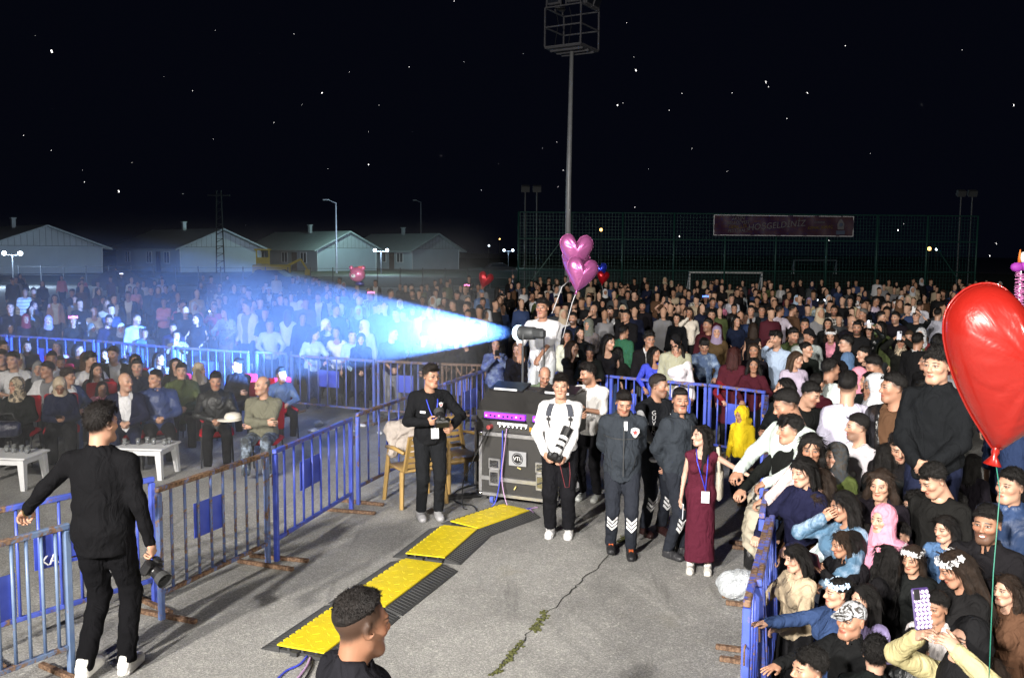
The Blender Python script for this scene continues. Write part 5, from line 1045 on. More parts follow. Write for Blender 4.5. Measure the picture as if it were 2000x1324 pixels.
def emblem(root, me, x, z, s=1.):
    y = front_y(me, x, z)-.007; e = MB().prism([(-.035*s, .03*s), (-.04*s, -.005*s), (-.02*s, -.038*s), (0, -.05*s), (.02*s, -.038*s), (.04*s, -.005*s), (.035*s, .03*s), (0, .042*s)], 0, .004, Matrix.Rotation(PI/2, 3, 'X')).build('shield_badge', M['white'], root, loc=(x, y, z), rot=(R(-6), 0, 0))
    MB().prism([(.03*s*math.cos(PI/2+k*PI/5)*(1 if k % 2 == 0 else .45), .03*s*math.sin(PI/2+k*PI/5)*(1 if k % 2 == 0 else .45)-.004*s) for k in range(10)], 0, .003, Matrix.Rotation(PI/2, 3, 'X')).build('star', M['color'], e, color=(.45, .03, .03), loc=(0, -.005, 0))
    MB().tube([(.034*s*math.cos(t), -.006, .034*s*math.sin(t)-.004*s) for t in np.linspace(0, 2*PI, 17)[:-1]], .003, 4, closed=True).build('badge_ring', M['black'], e)
def chevrons(bo, J, leg):
    k = J['KN'][leg]; a = J['AN'][leg]
    for i in range(3):
        z0 = .40-i*.045; x = k[0]+(a[0]-k[0])*(k[2]-z0)/(k[2]-a[2]); decal(bo, bo.data, [(x-.052, z0+.035), (x, z0-.02), (x+.052, z0+.035)], .028, 'white', 'reflective_chevron')
def laces(sh, root, J, i, col):
    a = J['AN'][i]
    for k in range(4): MB().box((a[0], a[1]-.05-.022*k, a[2]+.012-.009*k), (.045, .008, .01)).build('lace', M['cable'], sh, color=col)
SK = (.42, .245, .165)
# --- man in black seen from behind
f, h = hero(212, 1316, 190, 826); a, J, pr = person('person', f, R(176), h, pose=((-.3, -.03, .80), (-.3, 1, 0), 'grip', (1, 0, 0)), pose2=((.60, -.12, .98), (.3, 1, -.3), 'grip', (0, 0, -1)), hair='quiff', fade=.95, skin=SK, top='shirt', topcol=(.005, .005, .006), hem=.80, botcol=(.004, .004, .005), head=(-18, 0), lod=0, shoes=(.75, .74, .70), step=-.14, build=1.16, share=False, label='man in black shirt and black trousers seen from behind holding a camera')
w_ = J['WR'][1]; MB().tube([(w_[0]+.035*math.cos(t)*.1+.0, w_[1]+.034*math.cos(t), w_[2]+.034*math.sin(t)) for t in np.linspace(0, 2*PI, 13)[:-1]], .008, 6, closed=True).build('wrist_watch', simple('gold', (.55, .4, .15), .3, 1.), a, True)
p = world_pt(a, J['hand0'][0]+np.array([0, .0, -.08])); dslr(p, (-.75, .55, .35), 'black camera with lens hood hanging from the hand of the man in black', (0, .5, 1), .1, s=1.15)
# --- guard's head close to the camera
q = at_d(698, 1216, 3.25); a, J, pr = person('person', (q.x, q.y, max(0, q.z-1.615*1.82/1.72)), R(124), min(q.z*1.72/1.615, 1.82), hair='crop', fade=.9, skin=(.24, .125, .075), top='jacket', topcol=(.010, .010, .013), lod=0, head=(4, -4), stub=.25, share=False, build=1.0, legs=True, label='guard with cropped black hair and dark jacket, head and shoulders close to the camera')
# --- photographer by the barrier
f, h = hero(840, 1012, 818, 733); a, J, pr = person('person', f, R(14), h, pose=((-.06, -.25, 1.14), (-1, .4, -.6), 'hold', (1, -.1, .3)), pose2=((.2, -.26, 1.08), (1, .4, -.4), 'grip', (-.5, .5, 0)), hair='quiff', haircol=(.03, .024, .02), fade=.85, face=1, skin=SK, top='sweat', topcol=(.008, .0085, .010), hem=.86, botcol=(.010, .011, .013), head=(26, -2), lod=0, shoes=(.35, .35, .36), glasses=True, share=False, label='young photographer in black sweater with glasses, blue lanyard and camera')
lanyard(a, J, pr['top'].data, (.03, .06, .55), 1.0, .03); card(a, pr['top'].data, -.1, 1.23, .06, .025, 'white', 'name_patch', tilt=8); emblem(a, pr['top'].data, .1, 1.31, .6)
p = world_pt(a, (J['hand0'][0]+np.array([.06, -.06, -.01]))); dslr(p, (.25, -.8, -.55), 'black camera held at the chest by the young photographer with glasses', s=1.2)
# --- white jumper and telephoto lens
f, h = hero(1092, 1046, 1093, 752); a, J, pr = person('person', f, R(-8), h, pose=((-.14, -.2, .92), (-1, .4, -.2), 'hold', (1, .1, 0)), pose2=((.06, -.24, .86), (1, .5, -.2), 'hold', (-.6, 0, .6)), hair='quiff', face=2, fade=.85, skin=(.47, .285, .2), top='sweat', topcol=(.68, .68, .69), hem=.82, bot='jogger', botcol=(.008, .008, .01), head=(0, -2), lod=0, shoes=(.8, .8, .8), share=False, label='young man in white sweater and black trousers with backpack and long white lens')
backpack_strap(a, J, pr['top'].data); p = world_pt(a, (J['hand0'][0]+J['hand1'][0])/2+np.array([-.0, -.06, .06])); dslr(p, (-.42, -.42, -.8), 'black camera with long white telephoto lens pointing at the ground', s=1.15, white=True, up=(0, -1, .5))
st = MB(); c0 = np.array(p)+np.array([.05, -.06, -.04]); st.tube([Vector(c0), Vector(c0+(.03, 0, -.13)), Vector(c0+(.06, 0, -.25)), Vector(c0+(.10, .0, -.25)), Vector(c0+(.11, .02, -.12)), Vector(c0+(.1, .04, .0))], .004, 6); tag(st.build('camera_strap', M['cable'], None, True, (.13, .012, .018)), 'thin red and black strap dangling below the camera with white lens', 'strap')
# --- man in white tee with watch
f, h = hero(1150, 975, 1143, 727); a, J, pr = person('person', f, R(-22), h, pose='phonelow', pose2=((.0, -.3, 1.2), (1, .3, -.8), 'fist', (-1, 0, .2)), hair='quiff', fade=.85, face=1, skin=SK, stub=.8, top='tee', topcol=(.66, .65, .64), botcol=(.01, .01, .012), head=(-45, -12), lod=0, shoes=(.5, .52, .5), build=1.05, share=False, label='bearded man in white t-shirt with black wrist watch behind the photographer in white')
w_ = J['WR'][1]; MB().ball(w_, (.042, .042, .022), 10, 6).build('wrist_watch', M['black'], a)
# --- three guards
f, h = hero(1212, 1083, 1207, 780); a, J, pr = person('person', f, R(-4), h, pose='behind', hair='fade', fade=1., face=0, skin=(.43, .245, .17), stub=.22, top='jacket', topcol=GUARD, hem=.80, botcol=GP, head=(4, -22), lod=0, shoes=(.02, .02, .022), build=1.1, step=.12, share=False, label='security guard in grey zip jacket looking down, hands behind his back, chevron trousers')
tm = pr['top'].data; emblem(a, tm, .115, 1.31, 1.1); MB().box((0, front_y(tm, 0, 1.1)-.004, 1.12), (.009, .008, .5)).build('zip', M['rubber'], a)
for x in (-1, 1): decal(pr['top'], tm, [(x*.13, 1.08), (x*.1, .93)], .014, 'rubber', 'pocket_zip', .003)
decal(pr['top'], tm, [(-.2, 1.26), (-.1, 1.24), (0, 1.235), (.1, 1.24), (.2, 1.26)], .008, 'rubber', 'yoke_seam', .003); card(a, tm, .02, 1.37, .035, .09, 'paper', 'shirt_collar', .002)
for i in (0, 1): chevrons(pr['bot'], J, i); laces([o for o in a.children if o.name.startswith('shoe')][i], a, J, i, (.5, .1, .02))
f, h = hero(1277, 1042, 1297, 752); a, J, pr = person('person', f, R(18), h, pose='clasp', pose2='behind', hair='buzz', haircol=(.03, .022, .018), fade=.9, face=2, skin=(.36, .21, .145), stub=.45, top='vest', topcol=(.012, .013, .016), hem=.86, botcol=GP, head=(38, -2), lod=0, shoes=(.03, .012, .012), build=1.05, share=False, label='guard in black lettered vest over grey sleeves turning his head right')
tm = pr['top'].data; emblem(a, tm, .12, 1.3, .9); fu = Field((-.45, -.4, .75), (.45, .3, 1.5), .013)
for i in (0, 1): fu.cone(J['SH'][i], J['EL'][i], .058, .05, .03); fu.cone(J['EL'][i], J['WR'][i], .05, .036, .02)
v, q = fu.mesh(); obj('sleeve', mesh_data('sleeve', v[:, :], q, [M['plain']], True), a, (.40, .41, .43)); MB().box((0, front_y(tm, 0, .9)+.02, .845), (.26, .1, .05), bev=.02).build('shirt_hem', M['paper'], a)
for i, chs in enumerate('GÜVENLİK'): z = 1.345-i*.054; text('lettering', chs, .068, M['white'], pr['top'], local_frame((-.105, front_y(tm, -.105, z)-.006, z), (.1, 1, .12)) @ Matrix.Rotation(PI/2, 4, 'X'), .002)
for s in (-1, 1): MB().tube([(.075+s*.03+.022*math.cos(t), front_y(tm, .08, 1.2)-.01, 1.2+.03*math.sin(t)) for t in np.linspace(0, 2*PI, 11)[:-1]], .005, 5, closed=True).build('hanging_sunglasses', M['black'], a)
for i in (0, 1): chevrons(pr['bot'], J, i)
f, h = hero(1322, 1085, 1356, 780); a, J, pr = person('person', f, R(38), h, pose='behind', hair='buzz', fade=1., face=1, skin=(.40, .225, .155), stub=.12, moust=1., top='jacket', topcol=GUARD, hem=.78, botcol=GP, head=(-32, 0), lod=0, shoes=(.03, .03, .033), build=1.05, share=False, label='security guard with black moustache in grey jacket turned sideways beside the woman in burgundy')
tm = pr['top'].data; emblem(a, tm, .12, 1.3, .9); MB().box((0, front_y(tm, 0, 1.1)-.004, 1.12), (.008, .008, .5)).build('zip', M['rubber'], a)
for i in (0, 1): chevrons(pr['bot'], J, i)
# --- woman in the burgundy dress
f, h = hero(1365, 1116, 1390, 850); a, J, pr = person('person', f, R(-12), h, 'f', 1.02, pose=((-.23, -.06, .84), (-.3, 1, 0), 'hold', (1, 0, 0)), pose2=((.62, -.1, 1.15), (.3, 1, -.6), 'relax', (0, 0, -1)), hair='curlylong', face=1, skin=(.53, .35, .27), top='dress', topcol=(.085, .014, .028), topmat='knit', hem=.14, bot='dress', head=(-62, 2), lod=0, shoes=(.75, .73, .68), smile=.7, share=False, label='woman with black wavy hair in long sleeveless burgundy dress and white trainers')
lanyard(a, J, pr['top'].data, (.05, .06, .6), .93, .05, (.09, .13)); p = world_pt(a, J['hand0'][0]+np.array([0, -.01, -.03])); ph = empty('smartphone', (0, 0, 0), 0, 'silver smartphone in the hand of the woman in burgundy', 'phone'); ph.matrix_world = local_frame(p, (1, .3, 0), (.2, 0, 1)); MB().box((0, 0, 0), (.075, .01, .15), bev=.004).build('body', M['paper'], ph); MB().box((0, -.006, .0), (.068, .002, .14)).build('screen', M['glass'], ph)
p = world_pt(a, (.21, .06, 1.0)); r = empty('shoulder_bag', p, R(-20), 'cream knitted shoulder bag hanging at the side of the woman in burgundy', 'bag'); MB().box((0, 0, .03), (.06, .16, .3), bev=.028).build('body', M['knit'], r, True, (.5, .46, .38)); MB().tube([(0, -.06, .15), (-.02, -.04, .38), (-.02, .04, .38), (0, .06, .15)], .018, 6).build('strap', M['knit'], r, True, (.5, .46, .38))
# --- bald man at the desk, spot operator
q = at_d(1064, 731, 11.62); a, J, pr = person('person', (q.x, q.y, 0), R(-10), q.z*1.72/1.615+.02, pose='camera', hair='balding', haircol=(.08, .07, .06), skin=(.42, .24, .165), stub=.35, top='shirt', topcol=(.13, .17, .11), head=(14, -26), lod=0, lean=.12, share=False, build=1.1, label='balding man in sage green shirt bending over the mixing desk')
decal(a, pr['top'].data, [(-.1, 1.4), (-.11, 1.25), (-.1, 1.1)], .035, 'rubber', 'bag_strap'); q = at_d(1060, 600, 12.5)
a, J, pr = person('person', (q.x, q.y, .54), R(-12), (q.z-.54)*1.72/1.615, pose=((-.22, -.36, 1.02), (-1, .5, -.5), 'grip', (0, 0, -1)), pose2=((.02, -.34, 1.0), (1, .5, -.5), 'grip', (0, 0, -1)), hair='short', fade=.85, face=1, skin=(.34, .19, .125), top='tee', topcol=(.68, .68, .7), botcol=(.4, .42, .44), head=(-8, 0), lod=0, hem=.8, share=False, label='young man in white t-shirt raised above the crowd working the follow spot')
# ------------------------------------------------------------ the crowd
PAL = dict(k=(.0085, .0085, .0095), n=(.010, .013, .032), w=(.60, .60, .61), g=(.20, .20, .21), s=(.42, .43, .45), r=(.15, .015, .02), m=(.06, .011, .018), b=(.42, .34, .24), p=(.6, .24, .32), h=(.65, .08, .25), d=(.08, .14, .25), y=(.7, .5, .02), o=(.07, .09, .035), t=(.085, .045, .025), c=(.62, .55, .42), u=(.05, .07, .55), l=(.38, .5, .65), e=(.03, .11, .06), q=(.10, .42, .45), f=(.045, .05, .055), j=(.03, .05, .12), z=(.55, .57, .66), a=(.13, .14, .12), v=(.25, .2, .3))
HC_ = dict(k=(.006, .0048, .0042), b=(.03, .017, .010), l=(.07, .042, .024), g=(.17, .165, .16), r=(.06, .014, .012))
SKN = [(.42, .25, .17), (.37, .21, .14), (.46, .285, .20), (.49, .31, .225), (.32, .18, .115)]
def flower_crown(root, J, col, led=None):
    m = MB(); n = 10; lp = []
    for i in range(n):
        t = PI*(-.08+1.16*i/(n-1))+PI; c = np.array([.087*math.cos(t), .012+.104*math.sin(t), .078+.012*math.sin(t*3)]); nrm = np.array([math.cos(t), math.sin(t), .4]); nrm /= np.linalg.norm(nrm)
        e1 = np.cross(nrm, (0, 0, 1)); e1 /= np.linalg.norm(e1); e2 = np.cross(nrm, e1)
        for k in range(5):
            a = 2*PI*k/5+i; d = e1*math.cos(a)+e2*math.sin(a); s_ = -e1*math.sin(a)+e2*math.cos(a); P4 = [c+nrm*.006, c+d*.018+s_*.011+nrm*.014, c+d*.031+nrm*.008, c+d*.018-s_*.011+nrm*.014]
            m.add(J['H2'](np.array(P4)), [[0, 1, 2, 3]])
    m.build('flower_crown', M[led] if led else M['petal'], root, False, col)
NPH = [0]
def phone(root, J, col, label, lit=False, two=False):
    h0 = J['hand1'][0]; c = (J['hand0'][0]+J['hand1'][0])/2 if two else h0; c = c+np.array([0, -.02, .035]); p = world_pt(root, c); e = world_pt(root, J['HC']); y = (e-p)
    ph = empty('smartphone', (0, 0, 0), 0, label, 'phone', 'phones held up in the crowd'); ph.matrix_world = local_frame(p, y, (0, 0, 1))
    MB().box((0, 0, 0), (.074, .010, .152), bev=.004).build('body', M['color'], ph, color=PAL.get(col, (.5, .5, .5))); MB().box((.018, -.0065, .05), (.03, .004, .034), bev=.001).build('camera_bump', M['black'], ph); MB().box((0, .0058, 0), (.066, .002, .14)).build('screen', M['glass'], ph)
    if lit: MB().ball((-.01, -.008, .055), .014, 8, 6).build('flash_light', M['phone_light'], ph)
    return ph
USED = []
BT = [(-170, 645), (20, 656), (190, 666), (345, 679), (492, 688), (568, 694), (737, 705), (862, 711), (957, 714), (982, 718), (1192, 735), (1275, 743), (1385, 752), (1498, 766)]; BX = [p[0] for p in BT]; BY = [T(*p).y for p in BT]
def crowd(line, seated=False, group=None):
    spec, label = line.split('|'); w = spec.split(); px, py, hp = float(w[0]), float(w[1]), float(w[2]); sex, hair, top, pose, yaw, pit = w[3], w[4], w[5], w[6], float(w[7]), float(w[8]); op = dict(x.split('=') for x in w[9:])
    hs = hair.split(':'); hair = hs[0]; hmat = hs[2] if len(hs) > 2 else None; hc = (PAL if hair in ('hijab', 'cap', 'hood', 'turban', 'beanie') else HC_)[hs[1] if len(hs) > 1 else 'k']
    tp = top.split(':'); hd = float(op.get('h', {'m': 1.76, 'f': 1.64, 'c': 1.4}[sex])); zc = 1.615*hd/1.72
    if seated: zc = (1.615-.45)*hd/1.72+.0
    if hp > 0:
        s = hp/.262; q = at_d(px, py, FPX/s); z = q.z; base = 0.
        if seated: hd = z*1.72/(1.615-.45); hd = min(max(hd, 1.2), 1.85)
        else:
            hd = z*1.72/1.615
            if hd > 1.9: base = z-1.615*1.8/1.72; hd = 1.8
            if hd < 1.18: hd = 1.18
    else: q = at_h(px, py, zc); s = FPX/q.y; base = 0.
    if not seated and hp == 0 and (px < 962 and py < 702 or 1186 < px < 1502 and py < 730):   # they stand behind the barriers
        yb = np.interp(px, BX, BY)+.33
        if q.y < yb: q = at_d(px, py, yb); s = FPX/yb; hd = min(max(q.z*1.72/1.615, 1.2), 1.92); base = max(0., q.z-1.615*hd/1.72)
    base = float(op.get('z', base)); lod = 0 if s > 240 else 1 if s > 108 else 2
    if 'lod' in op: lod = int(op['lod'])
    rng = random.Random(int(px*7+py*13)); cam_yaw = math.degrees(math.atan2(-q.x, q.y)); bot = op.get('bot', 'trousers:'+rng.choice(['k', 'j', 'k', 'f', 'n'])).split(':')
    hy = float(op.get('hy', 0)); qn = {0: 1, 1: 10, 2: 20}[lod]; hy = round(hy/qn)*qn; pit = round(pit/max(qn, 1)*1.)*max(qn, 1) if lod else pit
    skin = SKN[int(op['sk'])] if 'sk' in op else rng.choice(SKN); po = pose.split('+')
    yaw = float(yaw); hy = max(-68-yaw, min(68-yaw, hy)) if abs(yaw) < 100 else hy
    hy = round(hy/qn)*qn; dq = q.y; a, J, pr = person('person', (q.x, q.y, base), R(cam_yaw+yaw), hd, sex if sex != 'c' else op.get('cs', 'm'), float(op.get('bd', 1 if sex != 'c' else .92)), po[0], po[1] if len(po) > 1 else None, hair, hc, skin, tp[0], tuple(c*rng.uniform(.85, 1.15) for c in PAL[tp[1]]), tp[2] if len(tp) > 2 else rng.choice(['plain', 'plain', 'satin']) if tp[0] == 'jacket' else 'plain', PAL[op['in']] if 'in' in op else None, bot[0], PAL[bot[1]] if len(bot) > 1 else PAL['k'], (hy, pit), int(op.get('fc_', rng.randrange(3))) if lod < 2 else 0, lod, seated, float(op.get('lean', 0)), label.strip(), group or op.get('grp'), hmat, PAL[op['sh']] if 'sh' in op else None, float(op.get('st', rng.choice([0, 0, .12, .4]) if sex == 'm' and lod else 0)), float(op.get('sm', 0)), .8 if hair in ('fade', 'buzz') else .85 if sex != 'f' and hair not in ('bald', 'balding', 'cap', 'hood') else 0, float(op.get('mo', 0)), glasses='gl' in op, botmat='denim' if bot[-1] == 'd' else 'plain', headscale={'c': 1.12}.get(sex, 1.)*float(op.get('hs', 1)), share=(lod > 0 or 'sh' not in op))
    if 'fl' in op: flower_crown(a, J, PAL[op['fl']], op.get('led'))
    if 'led' in op and 'fl' not in op: flower_crown(a, J, (1, 1, 1), op['led'])
    if 'ph' in op: L = label.strip().split(); phone(a, J, op['ph'], ' '.join(('phone held by the '+' '.join(L)).split()[:16]), 'lit' in op, 'two' in op)
    USED.append((q.x, q.y)); return a, J, pr
# x y headpx sex hair top pose yaw pitch opts | label
SEATED = '''
34 752 0 f hijab:b:marble coat:k lap -18 -4 hy=-45 bot=wide:k hem=1 | seated woman with shiny patterned grey and beige headscarf and black bag at the left edge
117 748 0 f hijab:b:satin coat:n phonelow -2 -26 bot=wide:k gl=1 ph=k | seated woman in glasses and beige headscarf looking down at her phone
243 745 0 m bald open:n lap -2 -4 hy=40 in=w bot=trousers:n st=.2 bd=1.08 sk=2 | seated bald man in navy suit over white t-shirt turned to his neighbour
306 738 0 m buzz:k jacket:j:satin lap 4 0 hy=-48 bot=trousers:k bd=1.25 sk=0 | seated heavy man in blue zip jacket turned left towards the bald man
421 741 0 m short jacket:k:satin lap 0 -6 hy=-4 bot=trousers:k sk=1 st=.2 | seated young man in black zipped tracksuit with serious face
514 752 0 m balding:g sweat:a cross -14 -2 hy=-38 bot=trousers:f:d sk=2 st=.25 bd=1.1 | seated grey-haired man with crossed arms in olive jumper at the row end
549 731 0 c short jacket:d lap 12 0 hy=6 h=1.5 bot=trousers:k sk=1 | boy in blue-grey jacket sitting on the red chair at the end
466 712 0 f bun jacket:k cross -20 0 hy=-40 gl=1 bot=trousers:k | seated woman in glasses with hair tied back behind the man in tracksuit
343 712 0 f long jacket:k lap -5 -4 hy=10 bot=trousers:k | seated dark-haired woman in leather jacket above the heavy man's shoulder
388 722 0 f hijab:b coat:k lap 12 0 hy=40 bot=trousers:k | seated woman with pale beige headscarf behind the man in tracksuit
199 757 0 c long sweat:p lap 0 0 gl=1 hy=10 h=1.3 bot=trousers:p | little girl with glasses and pink top sitting beside the bald man
188 722 0 f halflong open:k lap -8 0 hy=26 in=w sm=1 bot=trousers:k | seated woman with shoulder length hair smiling to the right behind the girl in pink
36 702 0 f hijab:b:satin coat:k clasp -16 -6 hy=24 bot=trousers:k | seated woman in beige and cream striped headscarf second row at left
118 708 0 c short tee:k clap 0 -4 bot=trousers:k sk=4 h=1.45 | seated boy in front of the girl with long hair in white
242 712 0 c short jacket:k lap 4 -12 bot=trousers:k h=1.45 | seated boy with head bowed behind the bald man
268 716 0 m short jacket:n lap -4 -4 bot=trousers:k | seated man in dark jacket partly hidden by the heavy man's head
75 720 0 f hijab:g coat:k clap -6 0 bot=trousers:k | seated woman with hands raised to her chin in the second row
310 700 0 f long open:g lap 20 0 hy=20 in=k bot=trousers:k | seated girl leaning right in the hazy second row
6 678 0 m short jacket:n lap 10 0 hy=25 | dark-haired man in navy jacket at the far left edge looking up right
52 676 0 f long coat:k lap 0 6 hy=20 | seated woman with long dark hair in front of the hazy barrier at left
112 677 0 f long:b tee:w lap 4 6 hy=-14 | seated young woman with long straight hair in white t-shirt among the seated guests
152 682 0 f bob coat:k lap 10 2 hy=34 | seated woman with short dark hair seen in profile beside the girl in white
167 700 0 f hijab:t coat:k lap 0 -2 hy=36 | seated woman in dark brown headscarf in profile near the girl in white
208 692 0 f halflong tee:q lap -10 2 hy=-20 | seated girl in turquoise top in the second row
'''
